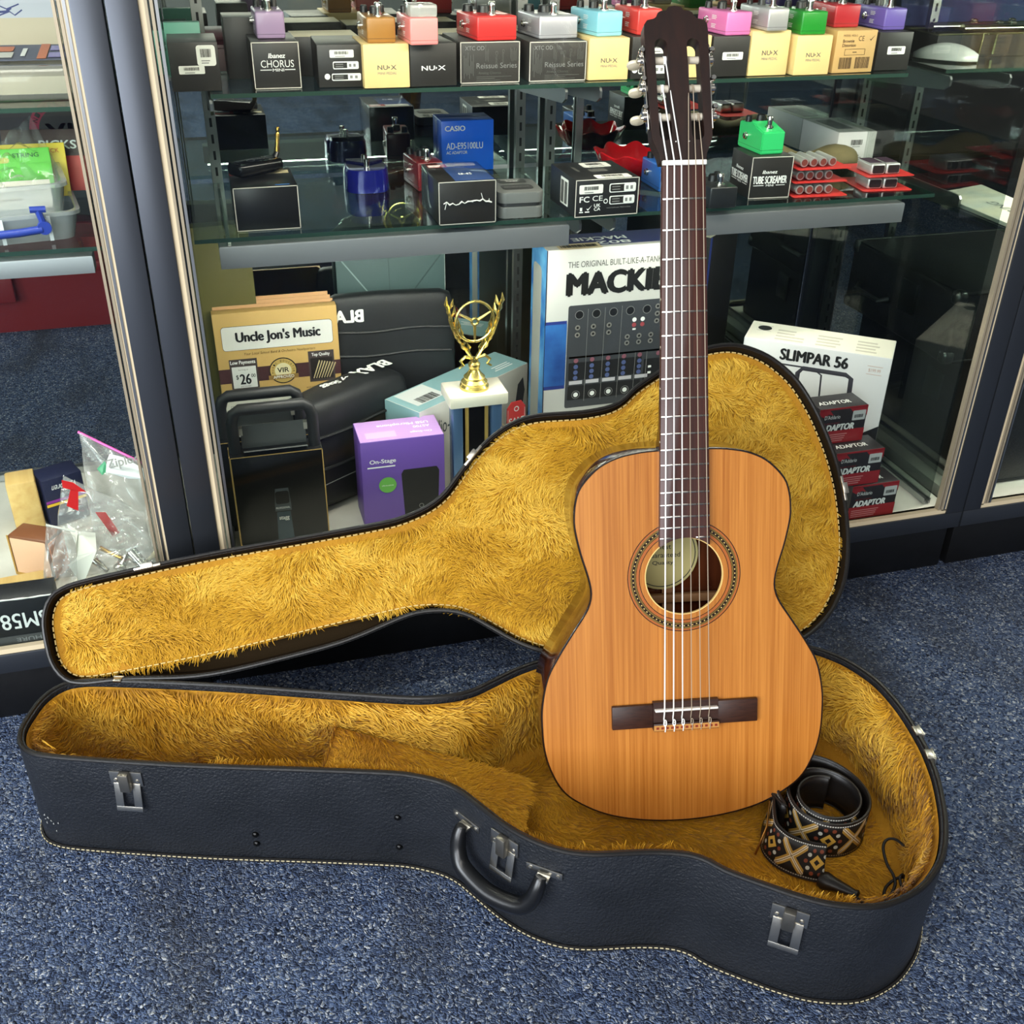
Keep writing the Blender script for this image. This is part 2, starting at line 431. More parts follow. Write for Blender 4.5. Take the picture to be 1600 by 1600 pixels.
def showcase(label, x0, x1, pl, pr, mirror, stands, sh, lpane=True):
    """x0..x1 outer width, pl / pr widths of the end posts"""
    t = thing('display_showcase', label, 'display case', ((x0 + x1) / 2, (YF + YM) / 2, 0)); ox, oy = (x0 + x1) / 2, (YF + YM) / 2
    inv = Matrix.Translation((-ox, -oy, 0))
    def mb(): b = MB(); b.M = inv.copy(); return b
    mb().box(((x0 + x1) / 2, (YG + .004 + 1.9) / 2, .047), (x1 - x0 - .012, 1.9 - YG - .004, .094), None, .004).build('kick_base', KICK, t)
    mb().box(((x0 + x1) / 2, (YG + .003 + 1.9) / 2, ZD - .012), (x1 - x0 - .03, 1.9 - YG - .003, .022)).build('deck', DECK, t, False)
    mb().box(((x0 + x1) / 2, (YF + YB) / 2 - .0, .110), (x1 - x0 - .002, YB - YF, .032), None, .0015).build('bottom_rail', ALU, t)
    mb().box(((x0 + x1) / 2, (YF + YB) / 2, 1.012), (x1 - x0 - .002, YB - YF, .03), None, .0015).build('top_rail', ALU, t)
    mb().box(((x0 + x1) / 2, 1.9, 1.012), (x1 - x0 - .002, .02, .03), None, .0015).build('top_rail', ALU, t)
    for a, b in ((x0 + .0006, x0 + pl), (x1 - pr, x1 - .0006)):
        for y0, y1 in ((YF, YB), (1.888, 1.912)):
            if y0 > 1.5: a2, b2 = (a, b)
            else: a2, b2 = a, b
            o = mb().box(((a2 + b2) / 2, (y0 + y1) / 2, (.126 + ZT) / 2), (b2 - a2, y1 - y0, ZT - .126), None, .0012).build('corner_post', ALU, t)
    a, b = x0 + pl, x1 - pr
    g = mb(); g.box(((a + b) / 2, YG, (ZD + .004 + ZT) / 2), (b - a, .005, ZT - ZD - .004)); g.build('front_pane', PANE, t, False)
    g = mb()
    g.box(((a + b) / 2, YF + .0075, ZD + .003), (b - a, .009, .008)).box((a + .0035, YF + .0075, (ZD + ZT) / 2), (.007, .009, ZT - ZD - .01)).box((b - .005, YF + .0075, (ZD + ZT) / 2), (.010, .009, ZT - ZD - .01))
    g.build('pane_gasket', GASK, t, False)
    g = mb()
    for xx in (a + .014, b - .014):
        for dx in (-.005, .005): g.box((xx + dx, 1.62, ZD + .006), (.003, .5, .011))
    g.box(((a + b) / 2, 1.874, ZD + .006), (b - a - .03, .004, .012)).box(((a + b) / 2, 1.882, ZD + .006), (b - a - .03, .003, .016))
    g.build('glazing_channel', ALU2, t, False)
    for xx in (a + .011, b - .013):
        for dx in (-.0032, .0026, .0078): mb().box((xx + dx, 1.338, .565), (.0034, .010, .86)).build('glazing_channel', (CHAMP, ALU2, CHAMP)[int(dx * 1000) % 3], t, False)
    for xx in ((a + .014, b - .014) if lpane else (b - .014,)):
        mb().box((xx, 1.623, (ZD + ZT) / 2 + .006), (.005, .51, ZT - ZD - .016)).build('side_pane', SIDEPANE, t, False)
    mb().box(((a + b) / 2, 1.62, 1.03), (x1 - x0 - .004, .57, .006)).build('top_pane', PANE, t, False)
    if mirror:
        mid = (a + b) / 2
        mb().box(((a + .017 + mid) / 2, YM + .003, (ZD + .014 + ZT) / 2), (mid - a - .017, .005, ZT - ZD - .014)).build('mirror_door', MIRROR, t, False)
        mb().box(((b - .017 + mid) / 2, YM + .003, (ZD + .014 + ZT) / 2), (b - .017 - mid, .005, ZT - ZD - .014)).build('mirror_door', MIRROR, t, False)
    for xx in stands:
        o = slotted(xx - ox, 1.866 - oy, ZD + .02, ZT - .01, t)
        for zt, y0 in sh: bracket(xx - ox, y0 + .004 - oy, 1.862 - oy, zt - .0068, t)
    return t
ZS1, ZS2 = .820, .643
YS1, YS2 = 1.618, 1.528
st = [at(330, 200, 'y', 1.87).x, at(811, 200, 'y', 1.87).x, at(858, 200, 'y', 1.87).x, at(1342, 180, 'y', 1.87).x]
MAINCASE = showcase('middle glass showcase with mirrored back filled with pedal boxes, behind the open guitar case', -.0745, 1.238, .035, .035, True, st, ((ZS1, YS1), (ZS2, YS2)))
LEFTCASE = showcase('glass showcase at the photo\'s left edge holding the clear plastic bin and zip bags', -1.25, -.0755, .035, .035, False, [-.62, -.135], ((ZS1, YS1), (ZS2, YS2)))
RIGHTCASE = showcase('glass showcase beyond the middle one on the right, holding black hard cases', 1.239, 2.42, .036, .035, False, [1.36, 2.35], ((ZS1, YS1), (.612, 1.42)), False)
ox, oy = .58175, (YF + YM) / 2
# grey light bars under the lower shelf, joint strip between the two mirror doors
for (pa, pb) in (((340, 372), (888, 347)), ((1048, 335), (1412, 311))):
    a = at(*pa, 'y', YS2 + .004); b = at(*pb, 'y', YS2 + .004)
    q = MB(); q.M = Matrix.Translation((-ox, -oy, 0))
    q.prism([(a.x, YS2 - .002), (b.x, YS2 - .002), (b.x, YS2 + .03), (a.x, YS2 + .03)], ZS2 - .044, ZS2 - .0115, .003)
    q.build('shelf_light_bar', M('grey_light_bar', (150, 152, 156), .4, .7), MAINCASE)
q = MB(); q.M = Matrix.Translation((-(-1.25 - .0755) / 2, -(YF + YM) / 2, 0)); q.prism([(-1.0, YS2 - .002), (-.155, YS2 - .002), (-.155, YS2 + .03), (-1.0, YS2 + .03)], ZS2 - .036, ZS2 - .0115, .003)
q.build('shelf_light_bar', MATS['grey_light_bar'], LEFTCASE)
for px in (905,):
    a = at(px, 200, 'y', 1.878)
    MB().box((a.x - ox, 1.88 - oy, .56), (.013, .006, .83)).build('mirror_edge_strip', ALU2, MAINCASE, False)
def shelf(label, x0, x1, y0, y1, z, group=None):
    t = thing('glass_shelf', label, 'shelf', ((x0 + x1) / 2, (y0 + y1) / 2, z), 0, group)
    w, d = x1 - x0, y1 - y0
    MB().box((0, 0, -.003), (w, d, .006)).build('shelf_pane', SHELFG, t, False)
    MB().box((0, -d / 2 - .0004, -.003), (w, .0007, .0058)).box((w / 2 + .0004, 0, -.003), (.0007, d, .0058)).build('green_edge', SHELFE, t, False)
    return t
shelf('upper glass shelf of the middle showcase carrying the row of colourful mini pedals', .03, at(1420, 110, 'y', YS1).x, YS1, 1.858, ZS1)
shelf('lower glass shelf of the middle showcase under the blue adaptor box and batteries', -.018, 1.186, YS2, 1.858, ZS2)
shelf('upper glass shelf of the left showcase under the card box', -1.19, -.118, YS1 - .06, 1.858, ZS1)
shelf('lower glass shelf of the left showcase under the clear plastic bin', -1.19, -.118, YS2, 1.858, ZS2)
shelf('upper glass shelf of the right showcase under the white mouse', 1.244, 2.36, 1.642, 1.858, ZS1)
shelf('lower glass shelf of the right showcase under the pale bag', 1.244, 2.36, 1.40, 1.858, .612)

# ------------------------------------------------------------------ guitar case
K = CAMH / 1.10
HALF = [(-.678, 0), (-.676, .03), (-.665, .055), (-.645, .07), (-.6, .076), (-.45, .078), (-.3, .074), (-.2, .072), (-.165, .074), (-.13, .082), (-.106, .094), (-.085, .112), (-.048, .144), (-.012, .166), (.023, .178), (.056, .180), (.09, .176), (.124, .172), (.158, .172), (.18, .178), (.204, .193), (.254, .213), (.286, .224), (.315, .230), (.353, .230), (.381, .222), (.411, .204), (.433, .182), (.454, .15), (.471, .1), (.481, .04), (.483, 0)]
full = [(a, -t) for a, t in HALF] + [(a, t) for a, t in HALF[-2:0:-1]]          # counter-clockwise
OUT = resample(catmull(full, 8) , 260) * K
ZR = .165 * K
PHI = R_(-19.5); cv = Vector((-math.sin(PHI), math.cos(PHI), 0)) * 1.005 * K
VINYL = M('black_vinyl', (27, 30, 35), .42, spec=.45, bump=(290, .9, .0026), var=(14, (35, 38, 44)))
VINYLIN = M('brown_fibre_wall', (44, 34, 20), .95, spec=.1, bump=(300, .3, .001))
BIND = M('black_binding', (20, 18, 17), .35, bump=(200, .2, .001))
THREAD = M('cream_thread', (204, 192, 154), .7)
def furmat(name, a, b, c):
    m = bpy.data.materials.new(name); m.use_nodes = True; nt = m.node_tree; L = nt.links; p = nt.nodes['Principled BSDF']
    p.inputs['Roughness'].default_value = .62; p.inputs['Specular IOR Level'].default_value = .25
    p.inputs['Sheen Weight'].default_value = .15
    at1 = nt.nodes.new('ShaderNodeAttribute'); at1.attribute_name = 'tip'
    at2 = nt.nodes.new('ShaderNodeAttribute'); at2.attribute_name = 'rnd'
    r = nt.nodes.new('ShaderNodeValToRGB'); e = r.color_ramp.elements
    e[0].position = 0; e[0].color = lin(a); e[1].position = 1; e[1].color = lin(c); k = e.new(.5); k.color = lin(b)
    ad = nt.nodes.new('ShaderNodeMath'); ad.operation = 'MULTIPLY_ADD'; ad.inputs[1].default_value = .5
    L.new(at2.outputs['Fac'], ad.inputs[0])
    sc = nt.nodes.new('ShaderNodeMath'); sc.operation = 'MULTIPLY'; sc.inputs[1].default_value = .55
    L.new(at1.outputs['Fac'], sc.inputs[0]); L.new(sc.outputs[0], ad.inputs[2]); L.new(ad.outputs[0], r.inputs['Fac'])
    tc = nt.nodes.new('ShaderNodeTexCoord'); n = nt.nodes.new('ShaderNodeTexNoise'); n.inputs['Scale'].default_value = 7; n.inputs['Detail'].default_value = 6
    L.new(tc.outputs['Object'], n.inputs['Vector'])
    rr = nt.nodes.new('ShaderNodeValToRGB'); rr.color_ramp.elements[0].position = .60; rr.color_ramp.elements[1].position = .80
    L.new(n.outputs['Fac'], rr.inputs['Fac'])
    mul = nt.nodes.new('ShaderNodeMath'); mul.operation = 'MULTIPLY'; mul.inputs[1].default_value = .55; L.new(rr.outputs['Color'], mul.inputs[0])
    mx = nt.nodes.new('ShaderNodeMix'); mx.data_type = 'RGBA'; L.new(mul.outputs[0], mx.inputs[0]); L.new(r.outputs['Color'], mx.inputs[6])
    mx.inputs[7].default_value = lin((122, 84, 18)); L.new(mx.outputs[2], p.inputs['Base Color'])
    return m
FURLID = furmat('golden_plush', (158, 112, 14), (204, 152, 30), (236, 194, 76))
FURIN = furmat('amber_plush', (146, 98, 10), (194, 140, 24), (234, 188, 72))
FURFLAT = furmat('flattened_plush', (158, 104, 8), (190, 132, 16), (214, 160, 36))
BACKING = M('plush_backing', (170, 118, 14), .85, bump=(160, .6, .004), var=(12, (188, 134, 22)))
def angle_field(P, seed, f0):
    rs = np.random.RandomState(seed); a = np.zeros(len(P))
    for f, w in ((f0, 1.0), (f0 * 2.3, .8), (f0 * 4.7, .55), (f0 * 9, .3)):
        for _ in range(3):
            k = rs.normal(size=3); k /= np.linalg.norm(k); a += w * np.sin(P @ k * f + rs.uniform(0, 6.28))
    return a
def fur(name, P, N, flow, mat, parent, length, width, seed, curl=1.0, lift=.35, f0=14.0, segs=3):
    """a pelt of tapered curved hairs rooted at P on a surface with normals N, combed along flow"""
    n = len(P); rs = np.random.RandomState(seed)
    fl = flow - N * (flow * N).sum(1)[:, None]; fl /= np.linalg.norm(fl, axis=1)[:, None] + 1e-9
    B = np.cross(N, fl)
    A = curl * (angle_field(P, seed, f0)) * .55 + rs.normal(0, .22, n)
    bend = .55 * curl * angle_field(P, seed + 5, f0 * 2.2) + rs.normal(0, .35, n)
    Ln = length * rs.uniform(.6, 1.25, n) * (1 + .25 * np.clip(angle_field(P, seed + 9, f0 * 1.5), -1.5, 1.5) / 1.5)
    wd = width * rs.uniform(.7, 1.3, n)
    pts = [P]; p = P.copy()
    for s in range(segs):
        a = A + bend * (s / segs)
        up = lift * (1.25 - 1.15 * s / segs) + rs.normal(0, .06, n)
        d = fl * np.cos(a)[:, None] + B * np.sin(a)[:, None] + N * up[:, None]
        d /= np.linalg.norm(d, axis=1)[:, None]
        p = p + d * (Ln / segs)[:, None]; pts.append(p)
    V = np.zeros((n, segs + 1, 2, 3)); T = np.zeros((n, segs + 1, 2)); roll = rs.normal(0, .5, n)
    for s in range(segs + 1):
        d = pts[min(s + 1, segs)] - pts[max(s - 1, 0)]
        w = np.cross(d, N) + .0; w /= np.linalg.norm(w, axis=1)[:, None] + 1e-9
        w = w * np.cos(roll)[:, None] + N * np.sin(roll)[:, None]
        k = wd * (1.0, 1.0, .8, .16)[s] * .5 if segs == 3 else wd * (1 - .85 * s / segs) * .5
        V[:, s, 0] = pts[s] - w * k[:, None]; V[:, s, 1] = pts[s] + w * k[:, None]; T[:, s] = s / segs
    idx = np.arange(n * (segs + 1) * 2).reshape(n, segs + 1, 2)
    F = np.stack([idx[:, :-1, 0], idx[:, :-1, 1], idx[:, 1:, 1], idx[:, 1:, 0]], -1).reshape(-1, 4)
    me = bpy.data.meshes.new(name); me.vertices.add(V.size // 3); me.vertices.foreach_set('co', V.ravel())
    me.loops.add(F.size); me.loops.foreach_set('vertex_index', F.ravel().astype(np.int32))
    me.polygons.add(len(F)); me.polygons.foreach_set('loop_start', (np.arange(len(F)) * 4).astype(np.int32))
    me.update(calc_edges=True)
    for nm, arr in (('tip', T), ('rnd', np.broadcast_to(np.clip(.5 + .22 * angle_field(P, seed + 3, f0 * 1.7) + rs.normal(0, .2, n), 0, 1)[:, None, None], T.shape))):
        q = me.attributes.new(nm, 'FLOAT', 'POINT'); q.data.foreach_set('value', np.ascontiguousarray(arr).ravel().astype(np.float32))
    o = link(name, me, mat, parent, True, 180); o['kind'] = 'stuff'
    return o
def scatter(poly, n, seed):
    rs = np.random.RandomState(seed); lo, hi = poly.min(0), poly.max(0); out = np.zeros((0, 2))
    while len(out) < n:
        X = rs.uniform(lo, hi, (n * 2, 2)); out = np.vstack([out, X[inside(poly, X)]])
    return out[:n]
def P3(Q, z): return [(q[0], q[1], z) for q in Q]
case = thing('guitar_case', 'open black hard guitar case with gold plush lining lying on the carpet', 'guitar case', (cv.x, cv.y, 0), PHI)
b = MB()
I1 = inset(OUT, .007)
b.loft([P3(inset(OUT, .004), .0005), P3(OUT, .006), P3(OUT, ZR), P3(I1, ZR), P3(I1, .008)], True, True, True)
base = b.build('base_shell', VINYL, case, True, 50)
b = MB(); b.tube(P3(inset(OUT, .002), ZR), .0030, 8, True); b.build('rim_binding', BIND, base)
b = MB(); b.tube(P3(inset(OUT, -.0015), .006), .0032, 8, True); b.build('bottom_piping', BIND, base)
sq = resample(inset(OUT, -.004), 420); b = MB()
for i in range(0, 420, 1):
    p, q = sq[i], sq[(i + 1) % 420]; m_ = (p + q) / 2; d = (q - p) * .62
    b.cyl((m_[0] - d[0] / 2, m_[1] - d[1] / 2, .0074), (m_[0] + d[0] / 2, m_[1] + d[1] / 2, .0074), .0007, None, 5)
b.build('bottom_stitching', THREAD, base, False)
# lining: walls and floor
I2 = inset(OUT, .0085); I3 = inset(OUT, .016)
b = MB(); b.loft([P3(I2, ZR - .006), P3(I3, ZR - .02), P3(I3, .03), P3(inset(OUT, .03), .0125)], True, False, True)
lining = b.build('base_lining', BACKING, case, True, 60)
rs = np.random.RandomState(4)
def wallpts(n, keep, seed):
    rs = np.random.RandomState(seed); W = resample(I3, 2000); t = np.roll(W, -1, 0) - W; nn = np.stack([-t[:, 1], t[:, 0]], 1); nn /= np.linalg.norm(nn, axis=1)[:, None]
    i = np.where(keep(W))[0]; j = i[rs.randint(0, len(i), n)]; z = rs.uniform(.014, ZR - .002, n)
    tt = t[j] / np.linalg.norm(t[j], axis=1)[:, None]
    return np.c_[W[j] + rs.normal(0, .001, (n, 2)), z], np.c_[nn[j], np.zeros(n)], np.c_[tt, np.zeros(n)]
P, N, Tn = wallpts(36000, lambda W: (W[:, 1] > -.02) | (W[:, 0] > .33) | (W[:, 0] < -.6), 11)
fl = Tn * -.75 + np.array([0, 0, -.7]); 
fur('plush_pile', P, N, fl, FURIN, lining, .018, .0015, 21, 1.0, .38, 15)
P, N, Tn = wallpts(5000, lambda W: (W[:, 1] < -.02) & (W[:, 0] < .33), 12)
P[:, 2] = np.random.RandomState(3).uniform(ZR - .045, ZR - .016, len(P))
fur('plush_pile', P, N, Tn * .5 + np.array([0, 0, .5]), FURIN, lining, .013, .0016, 22, 1.0, .35, 13)
X = scatter(inset(OUT, .02), 24000, 5); n = len(X)
fur('plush_pile', np.c_[X, np.full(n, .0125)], np.tile([0, 0, 1.0], (n, 1)), np.tile([.6, -.5, 0.0], (n, 1)), FURFLAT, lining, .015, .0016, 23, 1.0, .10, 11)
# sloping plush pad across the neck end
b = MB(); c0, c1, z0, z1 = -.285 * K, -.03 * K, .122, .052; hw = .049
L0 = [(c0, -hw, .013), (c0, hw, .013), (c0, hw, z0), (c0, -hw, z0)]; L1 = [(c1, -hw, .013), (c1, hw, .013), (c1, hw, z1), (c1, -hw, z1)]
b.loft([L0, L1], True, True, True); pad = b.build('neck_rest', BACKING, case, True, 30)
n = 9000; u = rs.uniform(0, 1, n); P = np.c_[c0 + (c1 - c0) * u, rs.uniform(-hw, hw, n), z0 + (z1 - z0) * u]
nv = np.array([z0 - z1, 0, c1 - c0]); nv /= np.linalg.norm(nv)
fur('plush_pile', P, np.tile(nv, (n, 1)), np.tile([.5, -.6, 0], (n, 1)), FURFLAT, pad, .014, .0016, 24, .9, .18, 12)
n = 2500; P = np.c_[np.full(n, c0), rs.uniform(-hw, hw, n), rs.uniform(.015, z0, n)]
fur('plush_pile', P, np.tile([-1., 0, 0], (n, 1)), np.tile([0, .4, .8], (n, 1)), FURFLAT, pad, .012, .0016, 25, .9, .2, 12)

# lid, opened back on its hinges and leaning on the showcase
h0 = np.array([-.55, .08]) * K; h1 = np.array([.36, .23]) * K
hd = (h1 - h0) / np.linalg.norm(h1 - h0); hn = np.array([-hd[1], hd[0]]); PH = R_(53)
ez = np.array([0, 0, 1.0]); hn3 = np.array([*hn, 0]); W3 = hn3 * math.cos(PH) + ez * math.sin(PH); NF = -hn3 * math.sin(PH) + ez * math.cos(PH)
def lidpts(Q, depth):
    rel = np.array(Q) - h0; s = rel @ hd; w = -(rel @ hn)
    base_ = np.array([*h0, ZR]); H3 = np.array([*hd, 0])
    return base_ + s[:, None] * H3 + w[:, None] * W3 - depth * NF
LO = inset(OUT, .0035)
k = np.exp(-((LO[:, 0] / K + .38) / .17) ** 4) * (LO[:, 1] > .03); LO[:, 1] += .021 * k      # the hinge side of the neck bulges towards the hinges
DL = .052; lp = lambda Q, d: [tuple(p) for p in lidpts(Q, d)]
b = MB(); b.loft([lp(inset(LO, .006), 0), lp(LO, 0), lp(inset(LO, .002), DL - .01), lp(inset(LO, .012), DL)], True, False, True)
lidsh = b.build('lid_shell', VINYL, case, True, 50)
b = MB(); b.loft([lp(inset(LO, .006), 0), lp(inset(LO, .009), DL - .006)], True, False, True); b.build('lid_wall', VINYLIN, lidsh, True, 50)
b = MB(); b.tube(lp(inset(LO, .003), 0), .0028, 8, True); b.build('rim_binding', BIND, lidsh)
PI_ = inset(OUT, .013); PI2 = inset(OUT, .03); dp = .013
b = MB(); b.loft([lp(PI_, DL - .007), lp(inset(OUT, .0115), dp + .008), lp(inset(OUT, .0155), dp), lp(PI2, dp + .004)], True, False, True)
lidlin = b.build('lid_lining', BACKING, case, True, 60)
b = MB(); st_ = resample(inset(OUT, .0145), 300); s3 = lidpts(st_, dp - .0012)
for i in range(0, 300):
    p, q = s3[i], s3[(i + 1) % 300]; m_ = (p + q) / 2; d = (q - p) * .7
    b.cyl(tuple(m_ - d / 2), tuple(m_ + d / 2), .0010, None, 5)
b.build('lining_stitching', M('golden_thread', (220, 190, 118), .7), lidlin, False)
X = scatter(inset(OUT, .019), 60000, 6); n = len(X); Pl = lidpts(X, dp + .003)
fur('plush_pile', Pl, np.tile(NF, (n, 1)), np.tile(-W3 * .9 + np.array([*hd, 0]) * .25, (n, 1)), FURLID, lidlin, .0155, .0013, 31, 1.1, .24, 18)
# metalwork
NICK = M('worn_nickel', (196, 192, 182), .3, 1.0, bump=(90, .15, .001))
def onwall(a_px, z):
    """frame on the outer front wall of the base: x along the wall, y up, z out"""
    d = np.abs(np.array([pix(case_w @ Vector((q[0], q[1], z)))[0] if q[1] < .0 else 1e9 for q in OUT]) - a_px); i = int(d.argmin())
    q = OUT[i]; t = OUT[(i + 1) % len(OUT)] - OUT[i - 1]; t /= np.linalg.norm(t); nrm = np.array([t[1], -t[0]])
    m = Matrix.Identity(4)
    for r in range(3):
        m[r][0] = (t[0], t[1], 0)[r]; m[r][1] = (0, 0, 1)[r]; m[r][2] = (nrm[0], nrm[1], 0)[r]; m[r][3] = (q[0], q[1], z)[r]
    return m
case_w = Matrix.Translation(cv) @ Matrix.Rotation(PHI, 4, 'Z')
def latch(px, z):
    F = onwall(px, z)
    b = MB(); b.M = F
    b.box((0, 0, .001), (.040, .022, .0022), None, .0006)
    plate = b.build('latch', NICK, case)
    b = MB(); b.M = F
    b.box((-.0115, -.026, .0050), (.010, .038, .0016), Matrix.Rotation(R_(-9), 3, 'X'), .0005).box((.0115, -.026, .0050), (.010, .038, .0016), Matrix.Rotation(R_(-9), 3, 'X'), .0005).box((0, -.0440, .0080), (.033, .007, .0016), Matrix.Rotation(R_(-9), 3, 'X'), .0005)
    b.build('latch_hasp', NICK, plate)
    b = MB(); b.M = F; b.box((0, -.001, .006), (.013, .028, .009), None, .0015); b.build('latch_tongue', M('dull_nickel', (160, 154, 142), .38, 1.0), plate)
    for x in (-.0135, .0135):
        b = MB(); b.M = F; b.lathe([(.0028, .002), (.0024, .0034), (.0008, .0038)], 10, Matrix.Translation((x, -.003, 0))); b.build('rivet', NICK, plate)
latch(203, .137); latch(787, .137); latch(1240, .132)
# handle
Fa = onwall(731, .122); Fb = onwall(848, .122)
pa, pb = Fa @ Vector((0, 0, .004)), Fb @ Vector((0, 0, .004)); d = (pb - pa).normalized(); nn = Vector((d.y, -d.x, 0))
b = MB(); path = [pa + nn * .004, pa + nn * .010 + Vector((0, 0, -.012)), pa + nn * .016 + d * .004 + Vector((0, 0, -.03)), pa + nn * .022 + d * .018 + Vector((0, 0, -.045)), (pa + pb) / 2 + nn * .026 + Vector((0, 0, -.052)), pb + nn * .022 - d * .018 + Vector((0, 0, -.045)), pb + nn * .016 - d * .004 + Vector((0, 0, -.03)), pb + nn * .010 + Vector((0, 0, -.012)), pb + nn * .004]
path = [Vector(p) for p in catmull([tuple(p) for p in path], 6, False)]; m_ = len(path)
b.tube(path, [.0065 + .0045 * math.sin(PI * i / (m_ - 1)) ** .7 for i in range(m_)], 12)
hnd = b.build('handle', M('black_handle', (16, 17, 19), .28, spec=.6), case)
for Fq in (Fa, Fb):
    b = MB(); b.M = Fq; b.box((0, .002, .001), (.044, .010, .002), None, .0008)
    b.lathe([(.0026, .002), (.0022, .0034), (.0008, .0038)], 10, Matrix.Translation((-.017, .002, 0))); b.lathe([(.0026, .002), (.0022, .0034), (.0008, .0038)], 10, Matrix.Translation((.017, .002, 0)))
    b.box((0, -.004, .006), (.016, .004, .010), None, .001)
    b.build('handle_mount', NICK, hnd)
low = [p + nn * .002 + Vector((0, 0, -.0105)) for p in path]
for rng_ in (range(3, 14), range(m_ - 14, m_ - 3)):
    b = MB()
    for i in rng_:
        p, q = low[i], low[i + 1]
        for f in (.1, .6): b.cyl(p.lerp(q, f), p.lerp(q, f + .3), .0008, None, 5)
    b.build('handle_stitching', THREAD, hnd, False)
for px, z in ((397, .050), (397, .034), (627, .090), (625, .038)):
    b = MB(); b.M = onwall(px, z); b.lathe([(.0045, 0), (.004, .0022), (.0022, .0036), (.0005, .004)], 12)
    b.build('stud', M('black_stud', (20, 20, 20), .15, .6), case)
rd = random.Random(12); b = MB(); b.M = onwall(84, .045)
for k in range(9):
    x, y = rd.uniform(-.010, .012), rd.uniform(-.014, .012); b.prism([(x, y), (x + rd.uniform(.001, .004), y - rd.uniform(0, .002)), (x + rd.uniform(.001, .003), y + rd.uniform(.001, .004))], .0004, .0008)
b.build('scuff', M('scuffed_white', (150, 152, 150), .7), base, False)
# catches on the lid rim, loose hinge ends
def lidclip(px, py, s=1.0):
    i = int(np.argmin([(pix(case_w @ Vector(p))[0] - px) ** 2 + (pix(case_w @ Vector(p))[1] - py) ** 2 for p in lidpts(LO, 0)]))
    p = Vector(lidpts(LO, 0)[i]); t = (Vector(lidpts(LO, 0)[(i + 1) % 260]) - Vector(lidpts(LO, 0)[i - 1])).normalized(); nf = Vector(NF); o = t.cross(nf)
    b = MB(); m = Matrix.Identity(4)
    for r in range(3): m[r][0] = t[r]; m[r][1] = o[r]; m[r][2] = nf[r]; m[r][3] = p[r]
    b.M = m; b.box((0, .003, -.004), (.036 * s, .004, .016), None, .001).box((0, .001, .003), (.016 * s, .008, .004), None, .001)
    b.build('catch_plate', NICK, lidsh)
lidclip(745, 712); lidclip(230, 887); lidclip(1312, 760)
def rimclip(px, py, w=.022):
    Q = inset(OUT, .002); i = int(np.argmin([(pix(case_w @ Vector((q[0], q[1], ZR)))[0] - px) ** 2 + (pix(case_w @ Vector((q[0], q[1], ZR)))[1] - py) ** 2 for q in Q]))
    q = Q[i]; t = Q[(i + 1) % 260] - Q[i - 1]; a = math.atan2(t[1], t[0])
    b = MB(); b.M = Matrix.Translation((q[0], q[1], ZR)) @ Matrix.Rotation(a, 4, 'Z'); b.box((0, -.004, -.004), (w, .003, .018), None, .001).box((0, .001, .003), (w * .8, .009, .003), None, .001)
    b.build('hinge_plate', NICK, base)
rimclip(180, 1066, .014); rimclip(1438, 1145, .02); rimclip(1452, 1180, .02)

# ------------------------------------------------------------------ classical guitar
GR = Matrix(((0.9828, 0.0480, -0.1781), (-0.1837, 0.3378, -0.9231), (0.0158, 0.9400, 0.3409)))
GT = Vector((0.5312, 1.1254, 0.8317 + CAMH - 1.10))
gm = GR.to_4x4(); gm.translation = GT
guitar = bpy.data.objects.new('classical_guitar', None); COL.objects.link(guitar); guitar.empty_display_size = .05
basepos = gm @ Vector((0, -.806, -.05))
gmat = GR.to_4x4(); gmat.translation = basepos
guitar.matrix_world = gmat
tag(guitar, 'classical guitar with an amber spruce top standing upright in the open case', 'guitar')
OFF = Matrix.Translation((0, .806, .05))                     # model coordinates (nut at origin) -> empty at the tail of the body
def G(): b = MB(); b.M = OFF.copy(); return b
def wood(name, c1, c2, scale, stretch, rough, coat, axis='y', dist=3.0, bump=.0):
    m = bpy.data.materials.new(name); m.use_nodes = True; nt = m.node_tree; L = nt.links; p = nt.nodes['Principled BSDF']
    p.inputs['Roughness'].default_value = rough; p.inputs['Coat Weight'].default_value = coat; p.inputs['Coat Roughness'].default_value = .08
    tc = nt.nodes.new('ShaderNodeTexCoord'); mp = nt.nodes.new('ShaderNodeMapping')
    sc = [1, 1, 1]; sc['xyz'.index(axis)] = stretch; mp.inputs['Scale'].default_value = sc
    L.new(tc.outputs['Object'], mp.inputs['Vector'])
    n1 = nt.nodes.new('ShaderNodeTexNoise'); n1.inputs['Scale'].default_value = scale; n1.inputs['Detail'].default_value = 4; n1.inputs['Distortion'].default_value = .3
    L.new(mp.outputs[0], n1.inputs['Vector'])
    n2 = nt.nodes.new('ShaderNodeTexNoise'); n2.inputs['Scale'].default_value = scale * .11; n2.inputs['Detail'].default_value = 3; L.new(mp.outputs[0], n2.inputs['Vector'])
    ad = nt.nodes.new('ShaderNodeMath'); ad.operation = 'MULTIPLY_ADD'; ad.inputs[1].default_value = .62; L.new(n1.outputs['Fac'], ad.inputs[0])
    m2 = nt.nodes.new('ShaderNodeMath'); m2.operation = 'MULTIPLY'; m2.inputs[1].default_value = .38; L.new(n2.outputs['Fac'], m2.inputs[0]); L.new(m2.outputs[0], ad.inputs[2])
    r = nt.nodes.new('ShaderNodeValToRGB'); r.color_ramp.elements[0].position = .32; r.color_ramp.elements[1].position = .64
    r.color_ramp.elements[0].color = lin(c2); r.color_ramp.elements[1].color = lin(c1); L.new(ad.outputs[0], r.inputs['Fac']); L.new(r.outputs['Color'], p.inputs['Base Color'])
    return m
SPRUCE = wood('amber_spruce', (198, 128, 54), (160, 92, 28), 420, .012, .32, .35)
